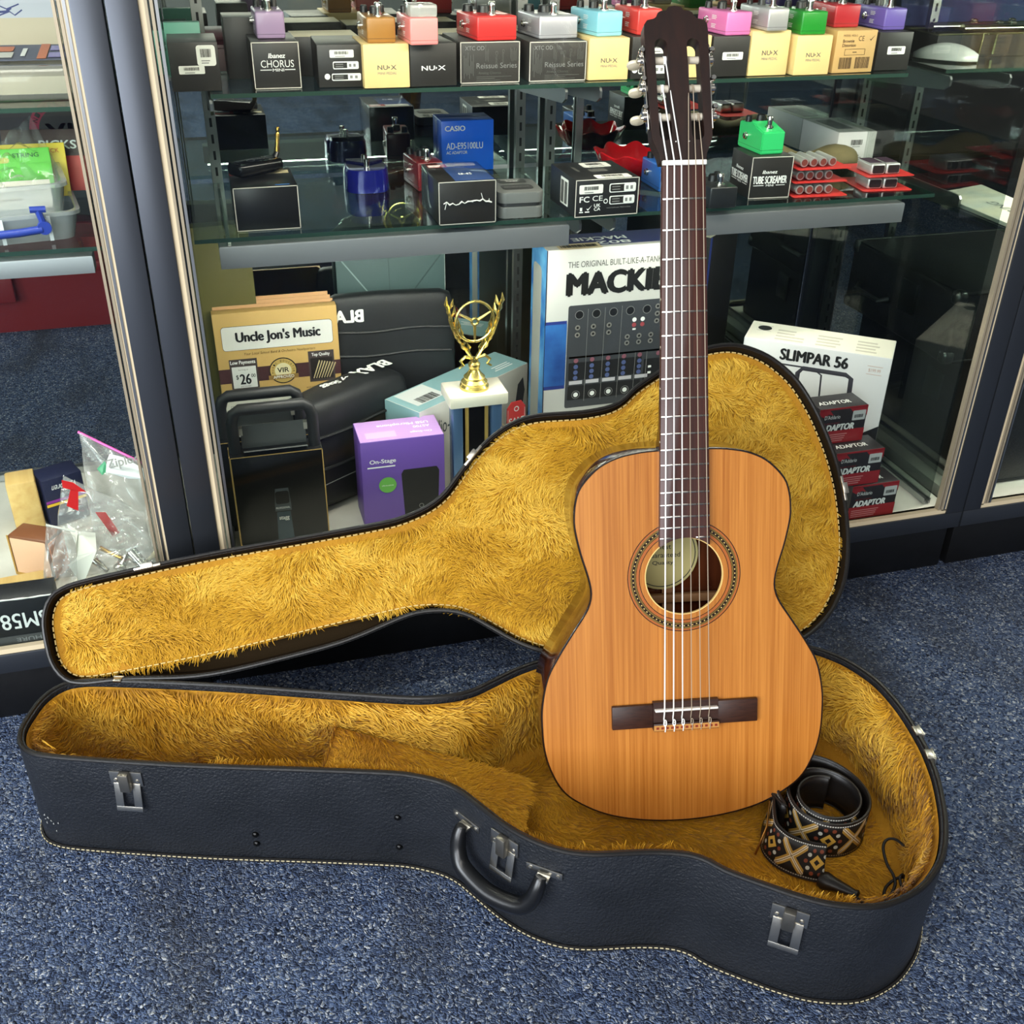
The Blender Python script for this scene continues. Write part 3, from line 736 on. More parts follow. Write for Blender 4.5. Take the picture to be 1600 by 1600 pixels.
ROSE = wood('glossy_rosewood', (92, 46, 24), (44, 16, 10), 90, .06, .14, .9)
NECKW = wood('dark_mahogany', (66, 34, 22), (38, 17, 12), 120, .04, .25, .4)
FBW = wood('rosewood_board', (80, 42, 34), (50, 24, 20), 260, .02, .38, .1)
HEADW = wood('dark_head_veneer', (42, 20, 13), (22, 10, 7), 150, .03, .42, .0)
BRW = wood('rosewood_bridge', (62, 34, 24), (36, 18, 13), 60, 8, .42, .0)
EB = M('ebony_binding', (24, 12, 10), .2, coat=.6); CREAM = M('cream_plastic', (232, 222, 192), .3); BONE = M('bone_white', (240, 236, 226), .3)
bodyR = [(.0, -.3255), (.034, -.3258), (.057, -.3276), (.082, -.333), (.105, -.3446), (.1255, -.366), (.1325, -.385), (.1345, -.405), (.1335, -.42), (.1275, -.448), (.119, -.477), (.1155, -.495), (.1165, -.508), (.1225, -.523), (.139, -.548), (.158, -.578), (.172, -.605), (.1795, -.64), (.1805, -.667), (.1785, -.698), (.171, -.727), (.155, -.757), (.13, -.777), (.098, -.7925), (.06, -.802), (.02, -.8065)]
bodyL = [(-x, y) for x, y in bodyR[:0:-1]]
BO = resample(catmull([(x, y) for x, y in (bodyL + bodyR)], 6), 220)[::-1]
if (np.roll(BO[:, 0], -1) * BO[:, 1] - BO[:, 0] * np.roll(BO[:, 1], -1)).sum() > 0: BO = BO[::-1]   # counter-clockwise
ZTOP, ZBACK = -.008, -.097
HC, HR = (0.0008, -.4828), .0485
# sides and back
b = G(); b.loft([P3(inset(BO, .0006), ZTOP - .002), P3(BO, ZTOP - .004), P3(BO, ZBACK + .004), P3(inset(BO, .003), ZBACK)], True)
sides = b.build('sides', ROSE, guitar, True, 50)
b = G(); b.loft([P3(inset(BO, .003), ZBACK), P3(inset(BO, .05), ZBACK - .004)], True, False, True); b.build('back', ROSE, guitar, True, 50)
# soundboard with the sound hole cut through
b = G(); bm = b.bm
ov = [b.v((x, y, ZTOP)) for x, y in inset(BO, .0008)]; hv = [b.v((HC[0] + HR * math.cos(2 * PI * k / 64), HC[1] + HR * math.sin(2 * PI * k / 64), ZTOP)) for k in range(64)]
es = [bm.edges.new((L_[i], L_[(i + 1) % len(L_)])) for L_ in (ov, hv) for i in range(len(L_))]
r_ = bmesh.ops.triangle_fill(bm, use_beauty=True, use_dissolve=False, edges=es)
fs = [f for f in bm.faces]; ex = bmesh.ops.extrude_face_region(bm, geom=fs)
for v_ in [g for g in ex['geom'] if isinstance(g, bmesh.types.BMVert)]: v_.co.z -= .0028
top = b.build('soundboard', SPRUCE, guitar, True, 30)
b = G(); b.tube(P3(inset(BO, .0006), ZTOP - .0006), .0014, 6, True); b.build('edge_binding', EB, top)
def annulus(r0, r1, z, n=96):
    return [[(HC[0] + r * math.cos(2 * PI * k / n), HC[1] + r * math.sin(2 * PI * k / n), z) for k in range(n)] for r in (r0, r1)]
RB = M('rosette_brown', (168, 92, 40), .3, coat=.3); RO = M('rosette_olive', (112, 88, 36), .3, coat=.3)
ros = None
for nm, r0, r1, mt in (('rosette', .0600, .0700, RO), ('rosette_line', .0556, .0564, EB), ('rosette_band', .0564, .0600, RB), ('rosette_line', .0598, .0603, EB), ('rosette_mosaic', .0622, .0652, EB), ('rosette_band', .0674, .0698, RB), ('rosette_line', .0698, .0708, EB)):
    b = G(); z = ZTOP + (.00012 if nm == 'rosette' else .00022); b.loft(annulus(r0, r1, z)); o = b.build(nm, mt, ros or guitar, False)
    if ros is None: ros = o
b = G()
for k in range(76):
    a = 2 * PI * k / 76; b.box((HC[0] + .0637 * math.cos(a), HC[1] + .0637 * math.sin(a), ZTOP + .00028), (.0012, .0016, .0002), Matrix.Rotation(a, 3, 'Z'))
b.build('rosette_dot', M('mosaic_dot', (222, 186, 110), .4), ros, False)
b = G(); b.loft(annulus(HR - .0006, HR + .0007, ZTOP + .0003) + [annulus(HR, HR + .0007, ZTOP - .003)[0][:]]); b.loft([annulus(HR - .0006, HR, ZTOP + .0003)[0], annulus(HR - .0006, HR, ZTOP - .003)[0]]); b.build('hole_binding', M('hole_cream', (236, 196, 120), .4), top)
# paper label and strut inside, seen through the hole
b = G(); b.lathe([(.048, 0), (.048, .0004)], 48, Matrix.Translation((-.007, -.474, ZBACK + .0034))); lab = b.build('paper_label', M('aged_label', (188, 176, 116), .7), guitar, False)
LF = OFF @ Matrix.Translation((-.007, -.474, ZBACK + .0040))
rings(lab, LF, [(0, 0, .0436, .0448)], BLACK, 'label_ring', .0001, 48)
for s_, q in (('Finest', (-.012, .006, .024, .0065)), ('Guaranteed', (-.022, -.005, .046, .0065)), ('Quality', (-.013, -.016, .028, .0065))):
    text(lab, LF, s_, q, BLACK, .01, name='label_lettering', eps=.0003)
for z_, ww in ((-.445, .03), (-.395, .02)):
    pass
b = G(); b.box((0, -.5335, ZBACK + .006), (.22, .012, .012), None, .003).box((0, -.365, ZBACK + .006), (.2, .012, .012), None, .003).box((0, -.47, ZBACK + .002), (.014, .25, .0016))
b.build('back_strut', M('strut_wood', (146, 104, 66), .6), guitar)
# neck, heel, fingerboard
nk = []
for y, r in ((.006, .0245), (-.05, .0255), (-.15, .027), (-.26, .0285), (-.30, .029), (-.318, .029), (-.3252, .0285)):
    dp_ = .0205 + (.05 * max(0, (-y - .262) / .063) ** 2)
    nk.append([(r * math.cos(t), y, -.0068 - dp_ * abs(math.sin(t)) ** .8) for t in np.linspace(0, -PI, 15)])
b = G(); b.loft(nk, False, False, False)
for L_ in (nk[0], nk[-1]): b.bm.faces.new([b.v(p) for p in L_])
b.build('neck', NECKW, guitar, True, 60)
hwf = lambda d_: .0249 + .0142 * d_
arc = [(HC[0] + .0497 * math.cos(t), HC[1] + .0497 * math.sin(t)) for t in np.linspace(R_(52), R_(128), 17)]
b = G(); b.prism([(-hwf(0), 0.0)] + [(-hwf(.443), arc[-1][1] - .0)] + arc[::-1][1:-1] + [(hwf(.443), arc[0][1])] + [(hwf(0), 0.0)], -.0072, 0, .0005)
fb = b.build('fingerboard', FBW, guitar, True, 40)
for k in range(1, 20):
    y = -.65 * (1 - 2 ** (-k / 12)); w = hwf(-y)
    b = G()
    if k == 19:
        b.box((-(w + .0125) / 2, y, .0004), (w - .0125, .0022, .0014), None, .0004); b.build('fret', CHROME, fb)
        b = G(); b.box(((w + .0135) / 2, y, .0004), (w - .0135, .0022, .0014), None, .0004)
    else: b.box((0, y, .0004), (2 * w - .0004, .0022, .0014), None, .0004)
    b.build('fret', CHROME, fb)
for k in (5, 7, 9, 12):
    b = G()
    y = -.65 * ((2 ** (-(k - 1) / 12) + 2 ** (-k / 12)) / 2 - 1) * -1
    b.cyl((-hwf(-y) - .0003, y, -.0035), (-hwf(-y) + .001, y, -.0035), .0012, None, 8); b.build('side_dot', CREAM, fb)
b = G(); b.box((0, .0028, .0006), (.0508, .0056, .0066), None, .0008); b.build('nut', BONE, guitar)
# slotted head, tilted back
TH = R_(13); HM = OFF @ Matrix.Translation((0, .0055, -.002)) @ Matrix.Rotation(-TH, 4, 'X')
def Hb(): b = MB(); b.M = HM.copy(); return b
hout = [(.0262, 0), (.0275, .008), (.0335, .022), (.0352, .028), (.0362, .09), (.0372, .148), (.0366, .158), (.033, .163), (.0255, .1645), (.0225, .1665), (.0200, .1715), (.0165, .1735), (.010, .1742), (.0075, .178), (.0, .1795)]
HOL = [(x, y) for x, y in hout] + [(-x, y) for x, y in hout[-2::-1]]
b = Hb(); bm = b.bm
def slot(cx): return [(cx + .0072 * math.cos(t), .134 + .0072 * math.sin(t)) for t in np.linspace(0, PI, 9)] + [(cx + .0072 * math.cos(t), .031 + .0072 * math.sin(t)) for t in np.linspace(PI, 2 * PI, 9)]
LL = [HOL, slot(-.0187), slot(.0187)]; es = []
for L_ in LL:
    vv = [b.v((x, y, 0)) for x, y in L_]; es += [bm.edges.new((vv[i], vv[(i + 1) % len(vv)])) for i in range(len(vv))]
bmesh.ops.triangle_fill(bm, use_beauty=True, use_dissolve=False, edges=es)
ex = bmesh.ops.extrude_face_region(bm, geom=list(bm.faces)); dz = HM.to_3x3() @ Vector((0, 0, -.019))
for v_ in [g for g in ex['geom'] if isinstance(g, bmesh.types.BMVert)]: v_.co += dz
head = b.build('head', HEADW, guitar, True, 35)
for sx in (-.0187, .0187):   # ramps at the slot ends
    b = Hb()
    b.M = HM @ Matrix.Translation((sx, .024, -.002)) @ Matrix.Rotation(R_(-28), 4, 'X'); b.box((0, .018, -.003), (.0142, .036, .006)); b.build('slot_ramp', M('slot_ramp_dark', (16, 8, 7), .4), head, False)
for x in (-.0075, .0075):
    b = Hb(); b.lathe([(.0016, 0), (.0012, .001), (.0003, .0013)], 10, Matrix.Translation((x, .022, 0))); b.build('head_screw', CHROME, head)
SS = (.0535, .0865, .1195); ROLL = M('nylon_roller', (206, 196, 176), .35)
for sgn in (-1, 1):
    b = Hb(); b.box((sgn * .0378, .087, -.0095), (.0016, .098, .012), Matrix.Rotation(sgn * R_(-.6), 3, 'Z'), .0005); tm = b.build('tuning_machine', CHROME, guitar)
    for s_ in SS:
        b = Hb(); b.cyl((sgn * .0368, s_, -.0085), (sgn * .0105, s_, -.0085), .0042, None, 14); b.build('roller', ROLL, tm)
        b = Hb(); b.cyl((sgn * .0385, s_, -.0085), (sgn * .0425, s_, -.0085), .0050, None, 12); b.lathe([(.0024, 0), (.0018, .002)], 8, Matrix.Translation((sgn * .0425, s_, -.0085)) @ Matrix.Rotation(sgn * PI / 2, 4, 'Y'))
        b.cyl((sgn * .0405, s_ + .0088, -.004), (sgn * .0405, s_ + .0088, -.030), .0024, None, 10); b.lathe([(.0034, 0), (.0034, .003), (.0026, .005)], 10, Matrix.Translation((sgn * .0405, s_ + .0088, -.003)))
        b.box((sgn * .0400, s_ + .0088, -.012), (.005, .009, .008), None, .0015)
        b.build('gear', CHROME, tm)
        b = Hb(); b.M = b.M @ Matrix.Translation((sgn * .0405, s_ + .0088, -.036)) @ Matrix.Diagonal((.85, .42, 1, 1)) @ Matrix.Rotation(PI / 2, 4, 'X')
        b.M = HM @ Matrix.Translation((sgn * .0425, s_ + .0085, -.037)) @ Matrix.Rotation(sgn * R_(16), 4, 'Y')
        b.lathe([(.0004, -.0034), (.006, -.0032), (.0088, -.0018), (.0094, 0), (.0088, .0018), (.006, .0032), (.0004, .0034)], 18, Matrix.Diagonal((.95, 1, 1.15, 1)) @ Matrix.Rotation(PI / 2, 4, 'X'))
        b.build('tuning_button', CREAM, tm)
# bridge, saddle, strings
b = G(); zt = ZTOP
b.box((-.0665, -.6605, zt + .0032), (.052, .0305, .0064), None, .0012).box((.0675, -.6605, zt + .0032), (.052, .0305, .0064), None, .0012)
b.box((.001, -.6555, zt + .0035), (.083, .0265, .007)).box((.001, -.6745, zt + .0052), (.083, .010, .0104), None, .0006)
br = b.build('bridge', BRW, guitar, True, 30)
b = G(); b.box((.001, -.6520, zt + .0085), (.080, .0028, .0085), None, .0008); b.build('saddle', BONE, br)
TF = OFF @ Matrix.Translation((-.0405, -.6795, zt + .0105))
rects(br, TF, [(0, .0008, .083, .0072)], M('tie_inlay', (186, 130, 66), .4), 'tie_inlay', 0, .0003)
rects(br, TF, [(.003 + .0062 * k, .0028, .0034, .0030) for k in range(13)], M('tie_inlay_red', (128, 44, 20), .4), 'inlay_pattern', 0, .0005)
NYL = M('bass_string', (244, 242, 236), .3); TRB = glassmat('treble_string', (216, 206, 190), 1.4, .1, .35, (214, 206, 190))
TRB = M('treble_nylon', (176, 160, 138), .3)
HI = HM.inverted() @ OFF
for i in range(6):
    xn = -.0205 + .0082 * i; xs = .001 - .0285 + .0114 * i; bass = i < 3; r = (.00098, .00090, .00080, .00052, .00052, .00056)[i]
    mt = NYL if bass else TRB; sgn = -1 if bass else 1; s_ = SS[(0, 1, 2, 2, 1, 0)[i]]
    xr = sgn * (.0135, .0165, .0145)[(0, 1, 2, 2, 1, 0)[i]]
    if bass: xr = (-.0235, -.0185, -.0135)[i]
    else: xr = (.0135, .0170, .0215)[i - 3]
    pr = OFF.inverted() @ HM @ Vector((xr, s_, -.0036))
    zs = zt + .0132; zn = .0042
    b = G(); b.tube([tuple(pr), (xn, .0040, zn), (xn, .001, zn)], r, 6); b.tube([(xn, .001, zn), (xs, -.6515, zs), (xs + .0006, -.6655, zt + .0065), (xs + .001, -.6692, zt + .0106)], r, 6)
    pts = [(xs + .0010 + .0016 * math.sin(2 * PI * k / 10), -.6675 + .0042 * math.cos(2 * PI * k / 10) - .0008, zt + .0118) for k in range(10)]
    b.tube(pts, r * .9, 5, True); b.tube([(xs + .001, -.6705, zt + .0118), (xs + .0014, -.675, zt + .0120), (xs + .0010, -.6798, zt + .0112), (xs + .0022, -.6808, zt + .008)], r * .9, 5)
    b.tube([tuple(OFF.inverted() @ HM @ Vector((xr + .0012 * (k / 8 - 1), s_ + .0046 * math.cos(k * .9), -.0085 + .0046 * math.sin(k * .9)))) for k in range(20)], r, 5)
    b.build('string', mt, guitar)
# ------------------------------------------------------------------ strap in the case
def strapmat():
    m = bpy.data.materials.new('woven_strap'); m.use_nodes = True; nt = m.node_tree; L = nt.links; p = nt.nodes['Principled BSDF']; p.inputs['Roughness'].default_value = .6
    uv = nt.nodes.new('ShaderNodeUVMap'); sp = nt.nodes.new('ShaderNodeSeparateXYZ'); L.new(uv.outputs[0], sp.inputs[0])
    def mth(op, a, b=None, c=None):
        n = nt.nodes.new('ShaderNodeMath'); n.operation = op
        for i, q in enumerate((a, b, c)):
            if q is None: continue
            if isinstance(q, (int, float)): n.inputs[i].default_value = q
            else: L.new(q, n.inputs[i])
        return n.outputs[0]
    u, v = sp.outputs[0], sp.outputs[1]                       # u in pattern periods, v -1..1 over the width
    fx = mth('ABSOLUTE', mth('SUBTRACT', mth('FRACT', u), .5))              # 0 at flower centre .. .5 at diamond centre
    ax = mth('MULTIPLY', fx, 2.9); av = mth('ABSOLUTE', v)
    diag = mth('ABSOLUTE', mth('SUBTRACT', ax, av))
    rad = mth('MAXIMUM', ax, av)
    petal = mth('MULTIPLY', mth('LESS_THAN', diag, .27), mth('LESS_THAN', rad, .82))
    vein = mth('LESS_THAN', diag, .035)
    dx = mth('MULTIPLY', mth('SUBTRACT', .5, fx), 2.9)
    dd = mth('ADD', dx, av)
    dia = mth('MULTIPLY', mth('LESS_THAN', dd, .42), mth('GREATER_THAN', dd, .17))
    def dots(cx, cv):
        a = mth('SUBTRACT', dx, cx); b_ = mth('SUBTRACT', av, cv)
        return mth('LESS_THAN', mth('ADD', mth('MULTIPLY', a, a), mth('MULTIPLY', b_, b_)), .0125)
    red = mth('MAXIMUM', dots(.22, .62), dots(.62, .0)); sil = dots(.46, .36)
    edge = mth('MULTIPLY', mth('GREATER_THAN', av, .86), mth('LESS_THAN', av, .93))
    st = mth('MULTIPLY', edge, mth('GREATER_THAN', mth('FRACT', mth('MULTIPLY', u, 22)), .35))
    col = None; prev = lin((14, 13, 13))
    def layer(prev, fac, c):
        mx = nt.nodes.new('ShaderNodeMix'); mx.data_type = 'RGBA'; L.new(fac, mx.inputs[0])
        if isinstance(prev, tuple): mx.inputs[6].default_value = prev
        else: L.new(prev, mx.inputs[6])
        mx.inputs[7].default_value = lin(c); return mx.outputs[2]
    o = layer(prev, petal, (226, 214, 186)); o = layer(o, mth('MULTIPLY', petal, mth('GREATER_THAN', diag, .10)), (172, 134, 56)); o = layer(o, mth('MULTIPLY', petal, vein), (120, 98, 60))
    o = layer(o, dia, (204, 164, 70)); o = layer(o, red, (126, 62, 40)); o = layer(o, sil, (190, 192, 180)); o = layer(o, st, (206, 206, 198))
    L.new(o, p.inputs['Base Color'])
    return m
STRAP = strapmat(); LEATH = M('black_leather', (22, 19, 18), .4, bump=(200, .3, .001))
c0 = at(1291, 1293, 'z', .03)
strap = thing('guitar_strap', 'rolled woven guitar strap with flower pattern and black leather end in the case', 'strap', (c0.x, c0.y, .018))
pth = []
for k in range(150):
    a = R_(54) + 2 * PI * 2.35 * k / 149; r = .0335 + .026 * (k / 149) ** 1.1
    f_ = (k / 149) ** 2; pth.append((r * 1.02 * math.cos(a), r * (1 + .42 * f_ * (math.sin(a) > 0)) * math.sin(a) + .012, 0))
# tail that swings round the left of the roll and ends in the leather tab
tail = [at(*q, 'z', .018) - Vector((c0.x, c0.y, .018)) for q in ((1197, 1282), (1190, 1325), (1206, 1350), (1232, 1366), (1262, 1376), (1285, 1380))]
last = Vector(pth[-1])
mid = [Vector((-.060, .018, 0)), Vector((-.068, .0, 0))]
tl = [tuple(last)] + [tuple(q) for q in tail]
pth = pth + [tuple(p) for p in catmull(tl, 10, False)][1:]
Pp = resample(pth, 420, False); WD = .056
tn = np.gradient(Pp, axis=0); tn /= np.linalg.norm(tn, axis=1)[:, None]; nrm = np.stack([-tn[:, 1], tn[:, 0], np.zeros(len(Pp))], 1)
arcs = np.r_[0, np.cumsum(np.linalg.norm(np.diff(Pp, axis=0), axis=1))]
me = bpy.data.meshes.new('woven_band'); bm = bmesh.new(); uvl = bm.loops.layers.uv.new('UVMap'); rows = []
lean = np.clip((np.arange(len(Pp)) - 330) / 90, 0, 1)
for i in range(len(Pp)):
    row = []
    h = WD * (1 - .25 * lean[i])
    for s_, off in ((-1, -.0014), (1, -.0014)):
        pass
    for j in range(5):
        f = j / 4
        row.append(bm.verts.new((Pp[i] + nrm[i] * (.0 + lean[i] * .022 * (f)) + np.array([0, 0, .002 + h * f]))))
    rows.append(row)
for i in range(len(rows) - 1):
    for j in range(4):
        f = bm.faces.new((rows[i][j], rows[i + 1][j], rows[i + 1][j + 1], rows[i][j + 1]))
        for lp_, (a_, b_) in zip(f.loops, ((i, j), (i + 1, j), (i + 1, j + 1), (i, j + 1))): lp_[uvl].uv = (arcs[a_] / .068, -1 + b_ / 2)
bm.normal_update(); bm.to_mesh(me); bm.free()
band = link('woven_band', me, STRAP, strap, True, 60)
sol = band.modifiers.new('thickness', 'SOLIDIFY'); sol.thickness = .0028; sol.offset = 0; me.materials.append(LEATH); sol.material_offset = 1
b = MB()
for zz in (.0025, WD + .0015): b.tube([tuple(Pp[i] + nrm[i] * lean[i] * .022 * (zz > .01) + np.array([0, 0, zz - (.25 * lean[i] * WD if zz > .01 else 0)])) for i in range(0, len(Pp), 2)], .0021, 6)
b.build('leather_edging', LEATH, strap)
E1 = Vector(Pp[-1]); tip = at(1338, 1402, 'z', .022) - Vector((c0.x, c0.y, .018)); dr = (tip - E1).normalized(); sd = dr.cross(Vector((0, 0, 1)))
b = MB(); lo = []
for f, w_, h_ in ((-.12, .010, .014), (.05, .013, .017), (.3, .010, .012), (.7, .007, .007), (.92, .005, .005), (1.0, .006, .006), (1.06, .003, .003)):
    c_ = E1.lerp(tip, f) + Vector((0, 0, .006)); lo.append([tuple(c_ + sd * w_ * math.cos(t) + Vector((0, 0, 1)) * h_ * .6 * math.sin(t)) for t in np.linspace(0, 2 * PI, 12, endpoint=False)])
b.loft(lo, True, True, True); b.build('leather_end', LEATH, strap)
b = MB(); s0 = Vector(Pp[345]); 
q0 = at(1203, 1252, 'z', .07) - Vector((c0.x, c0.y, .018)); q1 = at(1180, 1335, 'z', .02) - Vector((c0.x, c0.y, .018)); q2 = at(1198, 1292, 'z', .055) - Vector((c0.x, c0.y, .018))
b.tube([tuple(q0), tuple(q2), tuple(q1)], .0014, 8); b.build('brass_slider', M('antique_brass', (150, 104, 50), .3, 1.0), strap)
cz = .020; lacep = [(1338, 1402, cz), (1352, 1412, .018), (1368, 1412, .018), (1384, 1408, .018), (1398, 1385, .024), (1396, 1368, .028), (1386, 1350, .03), (1380, 1325, .034), (1386, 1312, .038), (1400, 1312, .04), (1416, 1326, .036), (1427, 1345, .03), (1427, 1372, .026), (1405, 1371, .026), (1386, 1384, .022), (1381, 1400, .02), (1388, 1406, .02), (1404, 1394, .02), (1415, 1378, .024), (1411, 1367, .03), (1406, 1372, .03), (1410, 1388, .024), (1418, 1396, .02)]
b = MB(); b.tube([tuple(Vector(p) - Vector((c0.x, c0.y, .018))) for p in catmull([tuple(at(x, y, 'z', z + .012)) for x, y, z in lacep], 5, False)], .0019, 6)
b.build('cord', M('black_cord', (14, 12, 12), .6), strap)

# ------------------------------------------------------------------ goods on the upper shelf
CARD_BLK = M('black_carton', (40, 38, 36), .42); CARD_CREAM = M('cream_carton', (232, 202, 138), .55); CARD_KRAFT = M('kraft_carton', (204, 164, 104), .6)
CARD_XTC = M('charcoal_carton', (52, 49, 46), .5); EDGEW = M('worn_white_edge', (206, 200, 188), .6); CREAMTOP = M('cream_top', (238, 222, 182), .5)
GU = 'pedal boxes along the upper shelf'; GP = 'mini effect pedals along the upper shelf'
z1 = ZS1 + .0002
def nux(c, ink, x0=.3, y0=.42, ww=.42, mini=True):
    F = c.F('front'); w, h = c.w, c.h
    text(c.t, F, 'NU', (w * x0, h * y0, w * ww * .52, h * .105), ink, .02, 0, spacing=1.05)
    a = w * x0 + w * ww * .56
    poly(c.t, F, [(a, h * (y0 + .02)), (a + w * .035, h * (y0 + .052)), (a, h * (y0 + .085))], ink, 'logo_arrow', .0006)
    text(c.t, F, 'X', (a + w * .05, h * y0, w * ww * .30, h * .105), ink, .02)
    if mini: text(c.t, F, 'MINI PEDAL', (w * (x0 + .0), h * (y0 - .11), w * ww, h * .06), GREYINK, 0)
b1 = carton_at('pedal_box', 'black box with two white price stickers at the left end of the upper shelf', 'box', (271, 144.5), (348, 142.5), 67.5, z1, .105, CARD_BLK, yaw=0, group=GU, edge=None)
sticker(b1.t, b1.F('front'), b1.w * .56, b1.h * .52, b1.w * .38, b1.h * .42, 3, 2)
sticker(b1.t, b1.F('front'), b1.w * .17, b1.h * .36, b1.w * .52, b1.h * .17, 4)
b2 = carton_at('pedal_box', 'black box lettered CHORUS in white under the lilac pedal', 'box', (399, 139), (472, 139), 66, z1, .11, CARD_BLK, yaw=0, group=GU, edge=EDGEW)
F = b2.F('front'); w, h = b2.w, b2.h
text(b2.t, F, 'Ibanez', (w * .34, h * .66, w * .36, h * .10), WHITE, .03, .2); text(b2.t, F, 'CHORUS', (w * .17, h * .46, w * .70, h * .155), WHITE, .0); text(b2.t, F, 'MINI', (w * .41, h * .375, w * .24, h * .06), WHITE, .02)
rects(b2.t, F, [(w * .15, h * .40, w * .24, h * .018), (w * .67, h * .40, w * .22, h * .018)], WHITE, 'rule_line', 0, .0006)
def compliance(c, rows):
    F = c.F('front'); w, h = c.w, c.h
    for i, (x, y, ww, hh) in enumerate(rows):
        o = rects(c.t, F, [(w * x, h * y, w * ww, h * hh)], WHITE, 'compliance_panel', h * hh * .2, .0004)
        rects(o, F, [(w * (x + .015), h * (y + .025), w * ww * .94, h * hh - h * .05)], CARD_BLK, 'panel_inset', h * hh * .15, .0006)
        rects(o, F, [(w * (x + ww * .55), h * (y + .012), w * ww * .44, h * hh - h * .024)], WHITE, 'panel_field', h * hh * .2, .0008)
        rects(o, F, [(w * (x + ww * (.62 + .17 * k)), h * (y + hh * .3), w * ww * .09, h * hh * .4) for k in range(2)] + [(w * (x + ww * .1), h * (y + hh * .3), w * ww * .3, h * hh * .1), (w * (x + ww * .1), h * (y + hh * .6), w * ww * .3, h * hh * .1)], GREYINK, 'panel_symbol', 0, .001)
b3 = carton_at('pedal_box', 'black box with barcode sticker and white symbol panels left of the first cream box', 'box', (499, 137), (568, 137), 70, z1, .11, CARD_BLK, yaw=-.04, group=GU)
sticker(b3.t, b3.F('front'), b3.w * .28, b3.h * .70, b3.w * .54, b3.h * .18, 7)
compliance(b3, [(.34, .43, .58, .18), (.30, .16, .66, .17)])
rings(b3.t, b3.F('front'), [(b3.w * .2, b3.h * .26, 0, b3.h * .07)], WHITE, 'symbol_disc', .0005)
b4 = carton_at('pedal_box', 'cream box under the ochre brown mini pedal', 'box', (570, 139), (641, 137), 70, z1, .10, CARD_CREAM, yaw=0, group=GU); nux(b4, DARKGREYINK)
b5 = carton_at('pedal_box', 'black box with white logo under the salmon pink pedal', 'box', (644, 137.5), (712, 133), 70, z1, .11, CARD_BLK, yaw=.05, group=GU); nux(b5, WHITE, .24, .38, .54, False)
def xtc(bl, br, ty, lab, seed):
    c = carton_at('pedal_box', lab, 'box', bl, br, ty, z1, .12, CARD_XTC, yaw=0, group=GU, edge=EDGEW); F = c.F('front'); w, h = c.w, c.h
    text(c.t, F, 'XTC OD', (w * .08, h * .80, w * .32, h * .10), GREYINK, .0); text(c.t, F, 'Reissue Series', (w * .27, h * .36, w * .68, h * .13), GREYINK, .0); text(c.t, F, 'Analog Chorus', (w * .30, h * .20, w * .38, h * .08), DARKGREYINK, 0)
    text(c.t, F, 'Crunch', (w * .50, h * .56, w * .22, h * .07), DARKGREYINK, 0, rot=-PI / 2); text(c.t, F, 'Chorus', (w * .62, h * .62, w * .2, h * .06), DARKGREYINK, 0, rot=-PI / 2)
    rd = random.Random(seed); L = [(w * (.06 + .022 * k), h * (.10 + .18 * rd.random()), w * .007, h * (.3 + .3 * rd.random())) for k in range(8)] + [(w * (.42 + .022 * k), h * (.52 + .05 * rd.random()), w * .006, h * (.2 + .2 * rd.random())) for k in range(3)] + [(w * (.84 + .02 * k), h * (.52 + .05 * rd.random()), w * .006, h * (.2 + .2 * rd.random())) for k in range(6)] + [(w * .27, h * (.06 + .045 * k), w * rd.uniform(.3, .65), h * .012) for k in range(3)]
    rects(c.t, F, L, DARKGREYINK, 'small_print', 0, .0005); return c
b6 = xtc((719, 131), (812, 129), 66, 'charcoal box printed with grey words under the bright red pedal', 1)
b7 = xtc((826, 128), (915, 126), 65.5, 'charcoal box printed with grey words under the large silver pedal', 2)
b8 = carton_at('pedal_box', 'cream box under the pale blue mini pedal', 'box', (918, 126), (981, 125), 60, z1, .10, CARD_CREAM, yaw=-.02, group=GU); nux(b8, DARKGREYINK)
b9 = carton_at('pedal_box', 'black box with white symbols behind the guitar head, under the scarlet pedal', 'box', (984, 124), (1043, 123), 58, z1, .10, CARD_BLK, yaw=0, group=GU); sticker(b9.t, b9.F('front'), b9.w * .5, b9.h * .6, b9.w * .4, b9.h * .3, 9); compliance(b9, [(.2, .12, .75, .2)])
rings(b9.t, b9.F('front'), [(b9.w * .1, b9.h * .22, 0, b9.h * .075)], WHITE, 'symbol_disc', .0005)
b9b = carton_at('pedal_box', 'cream box seen through the guitar head slots', 'box', (1046, 123), (1106, 121), 57, z1, .10, CARD_CREAM, yaw=0, group=GU)
b10 = carton_at('pedal_box', 'black box with one barcode sticker under the pink pedal', 'box', (1109, 121), (1166, 119.5), 57.5, z1, .10, CARD_BLK, yaw=0, group=GU); sticker(b10.t, b10.F('front'), b10.w * .28, b10.h * .42, b10.w * .56, b10.h * .19, 12)
b11 = carton_at('pedal_box', 'cream box under the small silver pedal right of the guitar head', 'box', (1168, 119.5), (1227.5, 117.5), 49, z1, .10, CARD_CREAM, yaw=.02, group=GU); nux(b11, DARKGREYINK, .30, .46)
b12 = carton_at('pedal_box', 'cream box under the green pedal', 'box', (1237, 118), (1294.5, 117), 56, z1, .10, CARD_CREAM, yaw=.02, group=GU); nux(b12, DARKGREYINK, .30, .46)
b13 = carton_at('pedal_box', 'kraft brown box with two barcodes under the crimson pedal', 'box', (1300, 115.5), (1360, 112.5), 49, z1, .10, CARD_KRAFT, yaw=.05, group=GU)
F = b13.F('front'); w, h = b13.w, b13.h; INK = M('brown_ink', (86, 62, 38), .6)
